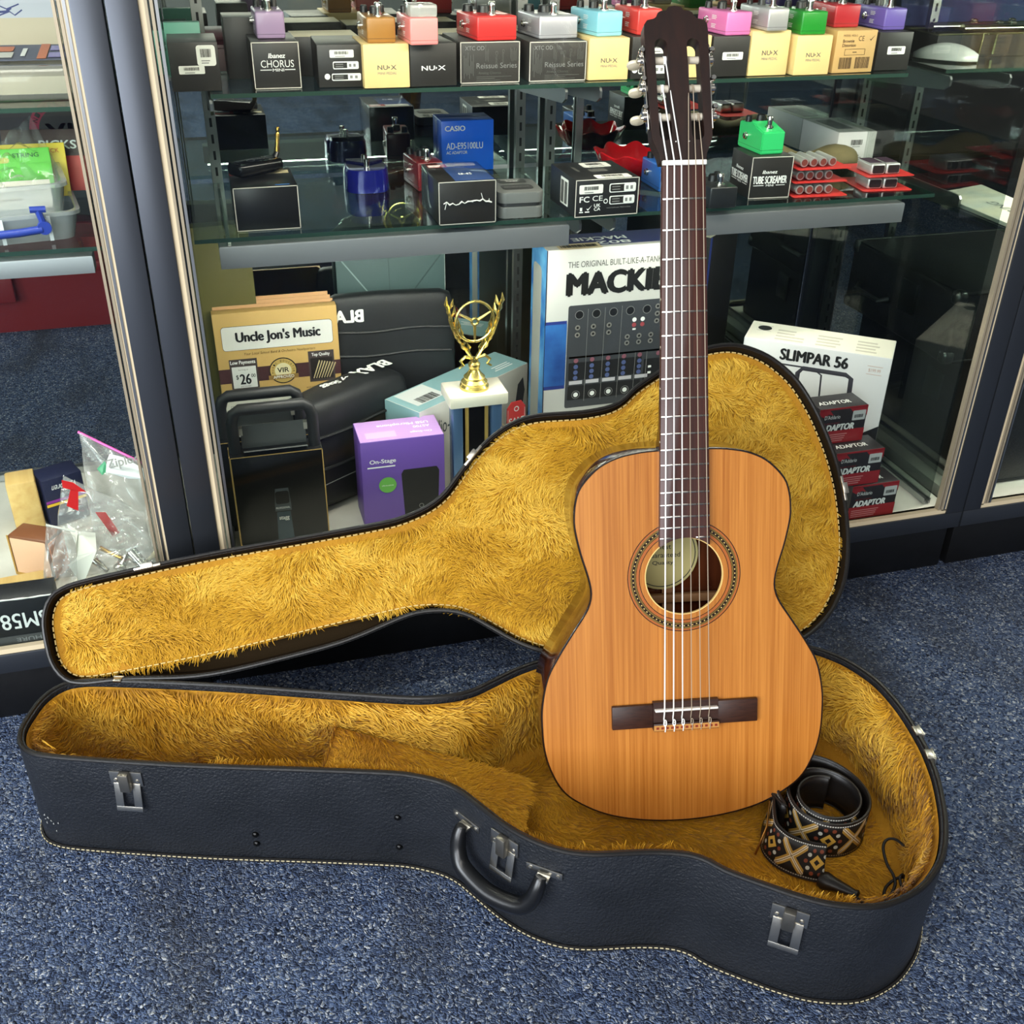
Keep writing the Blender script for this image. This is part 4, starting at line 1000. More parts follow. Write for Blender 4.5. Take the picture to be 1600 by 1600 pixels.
text(b13.t, F, 'MODEL: NDS-2', (w * .16, h * .86, w * .34, h * .05), INK); text(b13.t, F, 'Brownie', (w * .16, h * .72, w * .28, h * .075), INK, .02); text(b13.t, F, 'Distortion', (w * .16, h * .62, w * .33, h * .075), INK, .02); text(b13.t, F, 'CE', (w * .54, h * .75, w * .14, h * .12), INK)
poly(b13.t, F, [(w * .82, h * .80), (w * .85, h * .75), (w * .94, h * .88), (w * .85, h * .785)], INK, 'tick_mark', .0005)
rects(b13.t, F, [(w * .24, h * .42, w * .5, .0006), (w * .24, h * .56, w * .5, .0006), (w * .24, h * .42, .0006, h * .14), (w * .74, h * .42, .0006, h * .14), (w * .44, h * .48, w * .1, h * .02)], INK, 'box_rule', 0, .0005)
barcode(b13.t, F, (w * .14, h * .10, w * .32, h * .27), INK, 5); barcode(b13.t, F, (w * .54, h * .10, w * .36, h * .27), INK, 6)
b14 = carton_at('pedal_box', 'black box with barcode sticker at the right end, under the violet pedal', 'box', (1362.5, 111), (1420, 109.5), 51, z1, .10, CARD_BLK, yaw=.0, group=GU, w=.064); sticker(b14.t, b14.F('front'), b14.w * .30, b14.h * .42, b14.w * .52, b14.h * .21, 14)
KNOB = M('black_knob', (20, 20, 21), .35)
def pedal(label, rgb, bl, br, ty, z, d, yaw, dx=0, metal=0.0, slope=False, hood=False, group=GP, h=None, w=None, hollow=False, labels=True):
    m, w_, h_, _ = stand(bl, br, ty, z); w = w or w_; h = h or h_
    t = thing('effect_pedal', label, 'effects pedal', (m.x, m.y, z + .0002), yaw, group)
    mt = M('enamel_%d_%d_%d' % tuple(rgb), rgb, .32, metal, .3)
    b = MB()
    if slope:
        b.M = Matrix(((0, 0, 1, -w / 2), (1, 0, 0, 0), (0, 1, 0, 0), (0, 0, 0, 1)))
        b.prism([(0, 0), (d, 0), (d, h * 1.0), (d * .62, h * 1.0), (d * .56, h * 1.12), (0, h * .86)], 0, w)
        bmesh.ops.bevel(b.bm, geom=list(b.bm.edges), offset=.0018, segments=2, affect='EDGES')
    else: b.box((0, d / 2, h / 2), (w, d, h), None, .0028, 3)
    b.build('enclosure', mt, t)
    b = MB(); b.box((0, d / 2, h * .17), (w + .0003, d + .0003, .0007)); b.build('base_seam', M('seam_%d_%d_%d' % tuple(rgb), tuple(int(c * .6) for c in rgb), .5), t, False)
    ht = h * (.95 if slope else 1.0)
    b = MB(); b.lathe([(.0075, 0), (.0075, .002), (.0055, .0024), (.0055, .004), (.0042, .0042), (.0042, .0115), (.0052, .012), (.0052, .0165), (.0045, .0178), (.0004, .018)], 16, Matrix.Translation((0, d * .24, ht - .0004))); b.build('footswitch', CHROME, t)
    for i, (x, y) in enumerate(((-.3, .82), (.3, .82), (0, .62))):
        r = w * (.12 if i < 2 else .15)
        b = MB(); b.lathe([(r * 1.15, 0), (r, .009), (r * .8, .010), (.0004, .010)], 14, Matrix.Translation((x * w, d * y, (h * (1.0 if not slope else 1.0)) - .0002 + (.004 if slope and i == 2 else 0)))); b.build('knob', KNOB, t)
    for sg in (-1, 1):
        b = MB(); b.M = Matrix.Translation((sg * w / 2, d * .66, h * .52)) @ Matrix.Rotation(sg * PI / 2, 4, 'Y')
        b.lathe([(.0058, 0), (.0058, .0016), (.0046, .0018), (.0046, .0046), (.0030, .0048), (.0030, .001), (.0004, .001)], 14); b.build('jack_socket', CHROME, t)
    if labels:
        F = face(w, d, h, 'left'); smalllines(t, F, (d * .50, h * .62, d * .2, h * .2), 3, WHITE, 3); smalllines(t, F, (d * .50, h * .25, d * .2, h * .2), 3, WHITE, 4)
    if hood:
        b = MB(); b.box((0, d * .20, h + .0085), (w * .97, d * .42, .017), None, .003, 2); b.build('clear_hood', glassmat('frosted_hood', (236, 232, 226), 1.45, .1, .35), t)
    return t
def on(c): return z1 + c.h + .0006
pedal('lilac mini pedal standing on the CHORUS box', (166, 138, 172), (402, 61), (447, 61), 18, on(b2), .09, 0)
pedal('ochre brown mini pedal on a cream box', (166, 116, 52), (574, 67.5), (619.5, 67.5), 27, on(b4), .09, 0)
pedal('salmon pink mini pedal with clear hood over its front', (244, 142, 140), (641, 71), (686, 71), 27.5, on(b5), .09, .03, hood=True)
pedal('bright red mini pedal on the charcoal box', (224, 50, 48), (744, 64), (809.5, 64), 25, on(b6), .095, .10)
pedal('large silver pedal on the charcoal box', (196, 194, 200), (840.5, 61), (904.5, 61), 24.5, on(b7), .095, .08, metal=.45)
pedal('pale blue mini pedal on a cream box', (140, 206, 222), (933, 57.5), (972, 57), 18, on(b8), .09, .16, w=.044)
pedal('scarlet mini pedal half hidden behind the guitar head', (222, 62, 56), (994, 55), (1034, 55), 14, on(b9), .09, .06)
pedal('pink mini pedal just right of the guitar head', (226, 120, 180), (1132, 56), (1174, 55.5), 19, on(b10), .09, .10)
pedal('small silver pedal on a cream box right of the guitar head', (186, 184, 184), (1197, 49), (1232, 49), 13, on(b11), .09, .06, metal=.45)
pedal('green mini pedal on a cream box', (34, 138, 44), (1250, 55), (1290, 54.5), 18, on(b12), .085, -.02)
pedal('crimson mini pedal on the kraft brown box', (186, 44, 52), (1304, 44), (1339, 42.5), 8, on(b13), .085, .0)
pedal('violet mini pedal at the right end of the row', (112, 92, 172), (1378, 47.5), (1414.5, 47.5), 13, on(b14), .085, .02)
# second row on the upper shelf
GT_ = 'boxes in the second row of the upper shelf'
def back(label, x, y, w, d, h, mat, topm=None, yaw=0, nm='pedal_box', z=z1):
    return Carton(nm, label, 'box', (x, y, z + .0002), yaw, w, d, h, mat, GT_, top=topm)
def xat(px, py, y): return at(px, py, 'y', y).x
t_ = back('tall black box behind the lilac pedal', xat(378, 60, 1.745), 1.745, .05, .07, .085, CARD_BLK)
c = back('black box with pale top behind the box with symbol panels', xat(508, 40, 1.75), 1.75, .10, .08, .056, CARD_BLK, CREAMTOP)
c = back('smaller black box with pale top behind the ochre pedal', xat(600, 40, 1.735), 1.735, .055, .09, .050, CARD_BLK, CREAMTOP)
c = back('wide black box with pale top behind the salmon and red pedals', xat(700, 30, 1.76), 1.76, .11, .08, .055, CARD_BLK, CREAMTOP); sticker(c.t, c.F('front'), .01, .02, .03, .02, 31)
c = back('black box behind the large silver pedal', xat(850, 30, 1.76), 1.76, .09, .08, .058, CARD_BLK, CREAMTOP)
c = back('black box behind the pink and silver pedals', xat(1180, 20, 1.76), 1.76, .12, .07, .06, CARD_BLK, CREAMTOP)
TEAL = M('mint_packet', (134, 206, 182), .4); TEALD = M('mint_dark', (40, 112, 92), .5)
for i, (px, hh) in enumerate(((286, .076), (268, .062))):
    a = at(px, 60, 'y', 1.775 + .03 * i)
    c = Carton('string_packet', ('mint green packet standing behind the stickered black box', 'second mint green packet, shorter, at the far left of the upper shelf')[i], 'packet', (a.x, a.y, z1 + .0002), 0, .052, .018, hh, TEAL, 'mint packets on the upper shelf', top=TEALD)
    rects(c.t, c.F('front'), [(.004, hh * .55, .044, hh * .2)], GREYINK, 'grey_band', 0, .0004); text(c.t, c.F('front'), 'NATURAL', (.008, hh * .6, .034, .005), WHITE, 0, eps=.0009)
a = at(351, 113, 'z', z1)
t = thing('volume_pedal', 'dark maroon wedge shaped pedal behind the stickered black box', 'effects pedal', (a.x - .01, a.y + .005, z1 + .0004), 0)
b = MB(); b.loft([[(-.042, 0, 0), (.042, 0, 0), (.042, .09, 0), (-.042, .09, 0)], [(-.034, .006, .036), (.034, .006, .036), (.034, .085, .056), (-.034, .085, .056)]], True, True, True); bmesh.ops.bevel(b.bm, geom=list(b.bm.edges), offset=.004, segments=2, affect='EDGES'); b.build('enclosure', M('maroon_enamel', (84, 24, 38), .3, 0, .4), t)
b = MB(); b.box((0, .05, .052), (.05, .06, .006), Matrix.Rotation(R_(14), 3, 'X'), .002); b.build('treadle', M('treadle_maroon', (104, 40, 50), .35, 0, .3), t)
b = MB(); b.lathe([(.008, 0), (.008, .008), (.0004, .008)], 14, Matrix.Translation((.0, .08, .058))); b.build('knob', CHROME, t)

# ------------------------------------------------------------------ goods on the lower shelf
z2 = ZS2 + .0002
w1 = carton_at('wireless_kit_box', 'open black carton under the small black transmitter', 'box', (371, 362), (471, 357.5), 294, z2, .112, M('black_gloss_carton', (22, 22, 23), .3), yaw=0, edge=EDGEW)
rects(w1.t, w1.F('top'), [(.06, .006, .02, .003)], M('blue_print', (60, 120, 190), .5), 'print', 0, .0004)
o = rects(w1.t, w1.F('top'), [(.0, .075, .034, .02)], M('red_print', (196, 56, 46), .5), 'red_label', 0, .0004); smalllines(o, w1.F('top'), (.002, .078, .026, .014), 2, WHITE, 2, .0007)
rects(w1.t, w1.F('top'), [(.052, .078, .034, .018)], M('buff_label', (214, 200, 160), .5), 'buff_label', 0, .0004)
a = at(402, 276, 'z', z2 + w1.h)
t = thing('wireless_transmitter', 'black guitar wireless transmitter with gold plug lying on the open carton', 'transmitter', (a.x, a.y + .012, z2 + w1.h + .001), R_(32))
b = MB(); b.box((0, 0, .011), (.078, .036, .019), None, .006, 3); b.build('case', M('gloss_black_plastic', (14, 14, 15), .16), t)
rings(t, Matrix.Translation((0, 0, .0205)), [(-.008, 0, .0052, .0062), (.012, 0, .003, .004), (.02, .008, .002, .003)], M('grey_button', (70, 70, 72), .4), 'button', .0004)
b = MB(); b.cyl((.036, .006, .012), (.046, .008, .024), .0055, .004, 14); b.build('plug_hinge', M('gloss_black_plastic2', (18, 18, 18), .25), t)
b = MB(); b.M = Matrix.Translation((.046, .008, .024)) @ Matrix.Rotation(R_(9), 4, 'Y'); b.lathe([(.0042, 0), (.0042, .006), (.0032, .006), (.0032, .026), (.0022, .028), (.0032, .031), (.0022, .035), (.0004, .036)], 14); b.build('gold_plug', M('gold_plug', (214, 172, 92), .2, 1.0), t)
a = at(577, 303, 'z', z2)
t = thing('effect_pedal', 'cobalt blue oval pedal with silver wing shaped top', 'effects pedal', (a.x, a.y, z2 + .0004), -.05)
ov = lambda sx, sy, n=40: [(sx * math.copysign(abs(math.cos(q)) ** .7, math.cos(q)), sy + sy * math.copysign(abs(math.sin(q)) ** .7, math.sin(q))) for q in np.linspace(0, 2 * PI, n, endpoint=False)]
b = MB(); lo = [[(x, y, z) for x, y in ov(sx, .042)] for sx, z in ((.0365, 0), (.0375, .004), (.0355, .031), (.033, .036))]; b.loft(lo, True, True, True); b.build('enclosure', M('cobalt_gloss', (24, 30, 128), .16, .25, .8), t)
b = MB()
for sg in (-1, 1): b.prism([(sg * .006, .030), (sg * .031, .052), (sg * .031, .036), (sg * .029, .018), (sg * .004, .017)][::sg], .0355, .0375)
b.build('silver_wing', M('wing_silver', (150, 154, 160), .28, .9), t)
b = MB()
for sg in (-1, 1): b.prism([(sg * .002, .034), (sg * .030, .056), (sg * .029, .07), (sg * .002, .07)][::sg], .0355, .0415)
b.build('rear_plate', M('cobalt_dark', (20, 24, 70), .2, .2, .6), t)
for y in (.016, .050):
    b = MB(); b.lathe([(.0056, 0), (.0056, .003), (.0042, .0032), (.0042, .010), (.0048, .0105), (.0048, .015), (.0004, .016)], 14, Matrix.Translation((0, y, .036))); b.build('footswitch', CHROME, t)
MAR = (112, 30, 34)
pedal('maroon pedal standing left of the plastic wrapped black box', MAR, (655, 299), (692, 298), 240, z2, .085, .10, h=.046, w=.043, group=None, labels=False)
w2 = carton_at('wrapped_box', 'black and blue box in torn plastic wrap in front of the blue adaptor box', 'box', (686, 352.5), (775, 347.5), 285, z2, .118, CARD_BLK, yaw=0, edge=EDGEW)
rects(w2.t, w2.F('top'), [(.026, .002, w2.w - .028, .105)], M('blue_box_top', (58, 84, 142), .3), 'blue_print', 0, .0004)
o = rects(w2.t, w2.F('top'), [(.004, .09, .03, .02)], M('red_print', (196, 56, 46), .5), 'red_label', 0, .0006); rects(w2.t, w2.F('top'), [(.034, .094, .046, .018)], STICK, 'pale_label', 0, .0007); smalllines(o, w2.F('top'), (.006, .093, .024, .014), 2, WHITE, 3, .001)
text(w2.t, w2.F('top'), 'U-45', (.04, .035, .02, .012), WHITE, 0, .2, eps=.0009)
b = MB(); b.box((0, w2.d / 2, w2.h / 2), (w2.w + .0022, w2.d + .0022, w2.h + .0016), None, .001); b.build('plastic_wrap', glassmat('clear_wrap', (250, 250, 250), 1.35, .08), w2.t, True)
b = MB(); rd = random.Random(8); pts = [(-w2.w * .42 + w2.w * .84 * k / 16, -.0018, w2.h * (.52 - .03 * math.sin(k * .4) + rd.uniform(-.035, .035))) for k in range(17)]; b.tube(pts, [.0006 + .0009 * rd.random() for _ in pts], 5)
for k in (1, 9, 13, 15): b.tube([pts[k], (pts[k][0] + rd.uniform(-.004, .004), -.002, pts[k][2] + rd.uniform(-.012, .010))], .0006, 4)
b.build('torn_wrap_edge', M('torn_plastic', (226, 226, 222), .25), w2.t)
c = carton_at('adaptor_box', 'bright blue power adaptor box with a hanging tab', 'box', (690, 268), (772, 266), 189, z2, .04, M('bright_blue_carton', (26, 108, 240), .32, 0, .3), yaw=0); F = c.F('front'); w, h = c.w, c.h
text(c.t, F, 'CASIO', (w * .07, h * .80, w * .38, h * .10), WHITE, .035); text(c.t, F, 'AD-E95100LU', (w * .09, h * .44, w * .70, h * .13), WHITE, .008); text(c.t, F, 'AC ADAPTOR', (w * .09, h * .345, w * .40, h * .06), WHITE, .01)
b = MB(); b.box((0, c.d - .0012, h + .017), (w, .0016, .034), None, .0005); tb = b.build('hanging_tab', M('navy_carton', (28, 48, 120), .35), c.t)
F2 = Matrix.Translation((0, c.d - .0021 - 0, 0)) @ face(w, 0, h, 'front'); rects(tb, F2, [(w * .36, h + .010, w * .34, .008)], M('tab_hole', (150, 156, 156), .5), 'tab_slot', .0035, .0004)
FB = Matrix.Translation((0, c.d, 0)) @ face(w, 0, h, 'turned'); FB = Matrix(((-1, 0, 0, w / 2), (0, 0, 1, c.d), (0, 1, 0, 0), (0, 0, 0, 1)))
o = rects(c.t, FB, [(0.0005, .0005, w - .001, h - .001)], M('navy_carton', (28, 48, 120), .35), 'back_panel', 0, .0004); text(o, FB, 'E95100LU', (w * .3, h * .55, w * .5, h * .12), WHITE, 0, eps=.0007); rects(o, FB, [(w * .3, h * .12, w * .4, h * .22)], STICK, 'barcode_field', 0, .0007)
a = at(815, 341, 'z', z2)
t = thing('tuner_pedal', 'grey two tier tuner pedal right of the wrapped black box', 'tuner pedal', (a.x, a.y, z2 + .0004), -.04)
GRY = M('grey_plastic', (108, 110, 108), .45); DG = M('dark_grey_plastic', (58, 58, 58), .5)
def rb(w, d, z0, z1_, mat, nm, r=.012, y0=0):
    b = MB(); b.prism(rrect(-w / 2, y0, w, d, r, 6), z0, z1_, .002); return b.build(nm, mat, t)
rb(.070, .085, 0, .0165, GRY, 'base'); rb(.062, .075, .0165, .0225, DG, 'gap', .01, .004); rb(.071, .088, .0225, .038, GRY, 'tread', .013)
TFp = Matrix.Translation((-.0355, 0, .0382)); o = rects(t, TFp, [(.012, .020, .048, .026)], DG, 'rubber_pad', .006, .0006); text(o, TFp, 'BEHRINGER', (.016, .030, .040, .006), GREYINK, 0, eps=.0009)
o = rects(t, TFp, [(.014, .060, .044, .022)], M('dark_panel', (62, 64, 62), .4), 'display_panel', .002, .0006); text(o, TFp, 'CHROMATIC', (.02, .074, .03, .005), WHITE, 0, eps=.0009); text(o, TFp, 'TUNER', (.026, .065, .02, .006), WHITE, .01, eps=.0009)
c = carton_at('electronics_box', 'black box printed with white FCC marks left of the guitar neck', 'box', (897.5, 341), (995, 334), 282.5, z2, .115, M('black_matt_carton', (34, 34, 35), .4), yaw=.02, edge=EDGEW); F = c.F('front'); w, h = c.w, c.h
sticker(c.t, F, w * .06, h * .62, w * .37, h * .24, 21); text(c.t, F, 'FC', (w * .07, h * .40, w * .15, h * .15), WHITE, .025); text(c.t, F, 'CE', (w * .27, h * .42, w * .16, h * .14), WHITE, .0); text(c.t, F, 'UK', (w * .30, h * .26, w * .10, h * .085), WHITE, .02); text(c.t, F, 'CA', (w * .30, h * .16, w * .10, h * .085), WHITE, .02)
poly(c.t, F, [(w * .18, h * .23), (w * .205, h * .17), (w * .27, h * .32), (w * .21, h * .215)], WHITE, 'tick_mark', .0006); rects(c.t, F, [(w * .07, h * .12, w * .06, h * .03), (w * .16, h * .12, w * .07, h * .03), (w * .08, h * .17, w * .035, h * .09)], WHITE, 'symbol', 0, .0006)
compliance(c, [(.53, .62, .42, .24), (.54, .30, .40, .23)]); rings(c.t, F, [(w * .48, h * .40, .0024, .0036)], WHITE, 'symbol_ring', .0006); text(c.t, F, 'www.nuxefx.com  Made in China', (w * .5, h * .2, w * .38, h * .04), GREYINK)
sticker(c.t, c.F('top'), w * .35, .002, w * .55, .022, 22); sticker(c.t, c.F('top'), w * .40, .075, w * .45, .03, 23); rects(c.t, c.F('top'), [(w * .2, .05, w * .05, .03), (w * .4, .045, w * .28, .018)], DARKGREYINK, 'product_picture', .003, .0005)
FL = c.F('left'); o = rects(c.t, FL, [(.05, h * .15, .034, h * .72)], STICK, 'side_label', .001, .0004); barcode(o, FL, (.053, h * .2, .012, h * .6), DARKGREYINK, 4, .0008); barcode(o, FL, (.069, h * .2, .012, h * .6), DARKGREYINK, 5, .0008)
# red ashtrays
REDG = bpy.data.materials.new('red_glass'); REDG.use_nodes = True; _p = REDG.node_tree.nodes['Principled BSDF']; _p.inputs['Base Color'].default_value = lin((196, 22, 30)); _p.inputs['Roughness'].default_value = .06; _p.inputs['Transmission Weight'].default_value = .05; _p.inputs['Coat Weight'].default_value = .6
def ashtray(label, px, py, R0, flip=False, up=0.0):
    a = at(px, py, 'z', z2)
    t = thing('ashtray', label, 'ashtray', (a.x, a.y + R0 * .7, z2 + .0002 + up), .3)
    n = 96; b = MB()
    def loop(r, z, am, zz=0): return [((r * (1 + am * math.cos(8 * q))) * math.cos(q), (r * (1 + am * math.cos(8 * q))) * math.sin(q), z + zz * math.cos(8 * q)) for q in np.linspace(0, 2 * PI, n, endpoint=False)]
    L = [loop(R0 * .55, 0, .02), loop(R0 * .66, .004, .03), loop(R0 * .9, .02, .05, .001), loop(R0, .036, .07, .004), loop(R0 * .97, .0375, .07, .004), loop(R0 * .84, .020, .05, .001), loop(R0 * .56, .0065, .03), loop(R0 * .2, .006, 0), loop(R0 * .12, .014, 0)]
    if flip: L = [[(x, y, .0402 - z) for x, y, z in l] for l in L]
    b.loft(L, True, True, True); b.build('bowl', REDG, t, True, 60); return t
ashtray('red glass ashtray with wavy rim beside the guitar neck', 1000, 279, .064)
pedal('blue pedal hidden behind the guitar neck', (44, 104, 190), (1029, 301), (1066, 299), 262, z2, .08, .0, h=.042, group=None, labels=False)
pedal('black mini pedal standing right of the guitar neck', (34, 36, 38), (1107, 327), (1150, 325), 294, z2, .075, -.03, h=.033, group=None, labels=False)
c = carton_at('pedal_box', 'black box lettered TUBE SCREAMER under the bright green pedal', 'box', (1167.5, 311), (1232.5, 309), 246, z2, .078, CARD_BLK, yaw=-.05, edge=EDGEW); w, h = c.w, c.h
for sd, W_ in (('front', w), ('left', c.d)):
    F = c.F(sd); text(c.t, F, 'Ibanez', (W_ * .28, h * .60, W_ * .36, h * .08), WHITE, .03, .2); text(c.t, F, 'TUBE SCREAMER', (W_ * .07, h * .36, W_ * .82, h * .18), WHITE, .025); rects(c.t, F, [(W_ * .09, h * .31, W_ * .25, h * .014), (W_ * .64, h * .31, W_ * .22, h * .014)], WHITE, 'rule_line', 0, .0006); text(c.t, F, 'MINI', (W_ * .40, h * .29, W_ * .18, h * .05), WHITE, .02)
tz = z2 + c.h + .0006
gp = pedal('bright green overdrive pedal with sloping top on the TUBE SCREAMER box', (52, 190, 108), (1189, 242), (1222, 241), 214, tz, .078, .03, slope=True, group=None, w=.041, h=.040, labels=False)
c = carton_at('white_box', 'white box with barcode and grey top at the right end of the lower shelf', 'box', (1301.5, 258), (1363, 256), 207.5, z2, .135, M('white_carton', (216, 214, 212), .5), yaw=-.02, w=.078, top=M('grey_card_top', (150, 152, 148), .5)); F = c.F('front'); w, h = c.w, c.h
barcode(c.t, F, (w * .35, h * .60, w * .32, h * .16), DARKGREYINK, 3); smalllines(c.t, F, (w * .12, h * .08, w * .7, h * .24), 4, GREYINK, 6); rects(c.t, F, [(w * .4, h * .54, w * .2, h * .02)], GREYINK, 'print', 0, .0006)
o = rects(c.t, c.F('top'), [(w * .18, .03, w * .42, .085)], M('dark_picture', (52, 54, 54), .35), 'product_picture', .003, .0006); text(o, c.F('top'), 'AIR', (w * .3, .075, w * .16, .012), GREYINK, 0, eps=.0009)
REDC = M('red_card', (206, 54, 50), .4); BLIS = glassmat('blister', (246, 246, 246), 1.45, .05, .06); SIL = M('battery_silver', (206, 204, 200), .28, .6); BCASE = M('battery_black', (46, 36, 38), .3)
def cells_card(label, px, py, zoff, yaw, kind, dx=0, dy=0):
    a = at(px, py, 'z', z2)
    t = thing('battery_card', label, 'battery pack', (a.x + dx, a.y + dy, z2 + zoff + .0004), yaw, 'battery packs stacked on the lower shelf')
    W, D = (.098, .105) if kind == 'aa' else (.090, .10)
    b = MB(); b.prism(rrect(-W / 2, 0, W, D, .006), 0, .0009); b.build('card', REDC, t, False)
    if kind == 'aa':
        for k in range(4):
            x = -.030 + .0172 * k - .004; b = MB(); b.cyl((x, .012, .0098), (x, .062, .0098), .0072, None, 18); cell = b.build('cell', SIL, t)
            b = MB(); b.M = Matrix.Translation((x, .0115, .0098)) @ Matrix.Rotation(PI / 2, 4, 'X'); b.lathe([(.0052, 0), (.0052, .0006), (.0004, .0006)], 16); b.build('cell_end', M('copper_end', (134, 70, 62), .4, .3), cell)
    else:
        for k in range(2):
            x = -.020 + .0285 * k; b = MB(); b.box((x, .036, .0102), (.0262, .048, .0176), None, .003, 3); cell = b.build('cell', SIL, t)
            b = MB(); b.M = Matrix.Translation((x, .0118, .0102)) @ Matrix.Rotation(PI / 2, 4, 'X'); b.prism(rrect(-.0105, -.0065, .021, .013, .003), 0, .0006); b.build('cell_end', BCASE, cell)
            b = MB(); b.box((x, .04, .0193), (.022, .036, .0008)); b.build('cell_wrap', M('battery_plum', (70, 52, 66), .3), cell)
    return t
for i, (w_, dz) in enumerate((('lowest of three red cards of round batteries', 0), ('middle one of three red cards of round batteries', .0205), ('top one of three red cards of round batteries', .041))):
    cells_card(w_ + ' beside the TUBE SCREAMER box', 1283, 308, dz, -.06 + .02 * i, 'aa', dx=(.0, .003, .008)[i], dy=(-.0, .010, .012)[i] - dz * 0)
for i, (w_, dz) in enumerate((('lower red card of square batteries', 0), ('upper red card of square batteries', .0225))):
    cells_card(w_ + ' near the right shelf end', 1388, 299, dz, -.10 + .06 * i, '9v', dx=.004 * i, dy=.004 * i)
KHA = M('khaki_canvas', (134, 122, 84), .85, bump=(500, .5, .001), var=(16, (104, 94, 62)))
t = thing('canvas_pouch', 'rolled khaki canvas pouch behind the TUBE SCREAMER box', 'pouch', (at(1125, 215, 'z', z2 + .02).x, 1.735, z2), 0)
b = MB(); rs_ = np.random.RandomState(3); lo = []
for k in range(15):
    u = k / 14; x = -.035 + .20 * u; r = .030 + .006 * math.sin(u * 9) - .010 * u
    lo.append([(x, r * 1.25 * math.cos(q) * (1 + .06 * math.sin(3 * q + k)), .5 * r + .003 + r * (.9 if math.sin(q) > 0 else .5) * math.sin(q) + .0, ) for q in np.linspace(0, 2 * PI, 20, endpoint=False)])
b.loft(lo, True, True, True); b.build('pouch_body', KHA, t, True, 80)
b = MB(); x = .168; b.loft([[(x + dx, r * math.cos(q) * 1.2, .014 + r * .8 * math.sin(q)) for dx, r, q in [(0, .004 + .0022 * k * .9, k * .55) for k in range(11)]], [(x - .03, r * math.cos(q) * 1.2, .014 + r * .8 * math.sin(q)) for dx, r, q in [(0, .004 + .0022 * k * .9, k * .55) for k in range(11)]]], False); b.build('rolled_flap', KHA, t, True, 80)

# ------------------------------------------------------------------ goods on the showcase floor
zd = ZD + .0004
BLKC = M('deep_black_carton', (15, 15, 16), .3); TANE = M('tan_card_edge', (196, 158, 92), .6)
def stagg(label, dx, dy):
    p0 = at(379, 862, 'z', zd); p1 = at(514, 834, 'z', zd); w = (p1 - p0).length; m = (p0 + p1) / 2
    c = Carton('microphone_case_box', label, 'box', (m.x + dx, m.y + dy, zd), 0.0, w, .043, .168, BLKC, 'microphone boxes with carrying handles'); h = c.h; F = c.F('front')
    rects(c.t, F, [(0, 0, .0016, h), (w - .0016, 0, .0016, h), (0, h - .0014, w, .0014)], TANE, 'card_edge', 0, .0005)
    b = MB(); b.box((-w / 2 - .0004, .0215, h / 2), (.0008, .042, h - .002)); b.build('tan_side', TANE, c.t, False)
    hp = [(-w * .43, .020, h - .012), (-w * .43, .020, h + .052), (-w * .40, .020, h + .066), (-w * .34, .020, h + .072), (w * .34, .020, h + .072), (w * .40, .020, h + .066), (w * .43, .020, h + .052), (w * .43, .020, h - .012)]
    b = MB(); b.tube(hp, .0095, 12); b.build('handle', M('black_rubber_handle', (30, 30, 31), .5), c.t)
    b = MB(); b.box((0, .030, h + .018), (w * .70, .0012, .044)).box((0, .014, h + .002), (w * .68, .034, .0014), Matrix.Rotation(R_(-24), 3, 'X')); b.build('card_flap', M('grey_flap', (98, 99, 97), .4), c.t, False)
    b = MB(); b.box((-w * .355, .024, h + .034), (.008, .010, .012)).box((w * .355, .024, h + .034), (.008, .010, .012)); b.build('card_tab', M('pale_tab', (168, 162, 150), .5), c.t, False)
    g = poly(c.t, F, [(w * .42, h * .05), (w * .60, h * .05), (w * .585, h * .36), (w * .435, h * .36)], M('mic_print_dark', (64, 78, 86), .25), 'printed_microphone', .0005)
    poly(g, F, [(w * .42, h * .37), (w * .60, h * .37), (w * .60, h * .44), (w * .585, h * .62), (w * .44, h * .62), (w * .42, h * .44)], M('mic_print_grille', (70, 76, 80), .3), 'printed_grille', .0006)
    rects(g, F, [(w * .435, h * .45, w * .15, h * .14)], BLKC, 'grille_mesh', .004, .0009); text(g, F, 'stagg', (w * .455, h * .26, w * .11, h * .05), WHITE, .01, eps=.0009); text(g, F, 'PROFESSIONAL', (w * .43, h * .395, w * .155, h * .022), WHITE, 0, eps=.0009)
stagg('front one of two tall black microphone boxes with arched handles', 0, 0)
stagg('rear one of two tall black microphone boxes with arched handles', -.014, .057)
a0 = at(330, 495, 'y', 1.772); a1 = at(525, 473.5, 'y', 1.772); W = a1.x - a0.x; H = (a0.z + a1.z) / 2 - zd
TAN = M('tan_brochure', (202, 164, 98), .5); MARB = M('maroon_band', (72, 42, 42), .5)
c = Carton('brochure_holder', 'tan stack of music shop brochures headed Uncle Jon\'s Music', 'brochure', ((a0.x + a1.x) / 2, 1.772, zd), 0.0, W, .022, H, TAN); F = c.F('front')
b = MB()
for k in range(3): b.box((-.003 * k, .026 + .005 * k, H / 2 + .004 + .004 * k), (W - .006, .0012, H), Matrix.Rotation(R_(-1.2 * k), 3, 'X'))
b.build('loose_sheet', M('peach_sheet', (214, 166, 118), .6), c.t, False)
x0, y1 = 0, H
o = rects(c.t, F, [(W * .055, H - .068, W * .90, .044)], M('sign_black_rim', (30, 26, 24), .5), 'title_rim', .006, .0003); rects(o, F, [(W * .058, H - .0673, W * .894, .0426)], M('title_grey', (222, 220, 214), .5), 'title_panel', .0055, .0006)
text(c.t, F, "Uncle Jon's Music", (W * .17, H - .058, W * .68, .0235), BLACK, .035, eps=.0012); text(c.t, F, 'Your Local School Band & Orchestra Headquarters', (W * .22, H - .079, W * .58, .0062), M('brown_text', (92, 66, 30), .6), .0, .25)
rects(c.t, F, [(0, H - .128, W, .027)], MARB, 'maroon_stripe', 0, .0004)
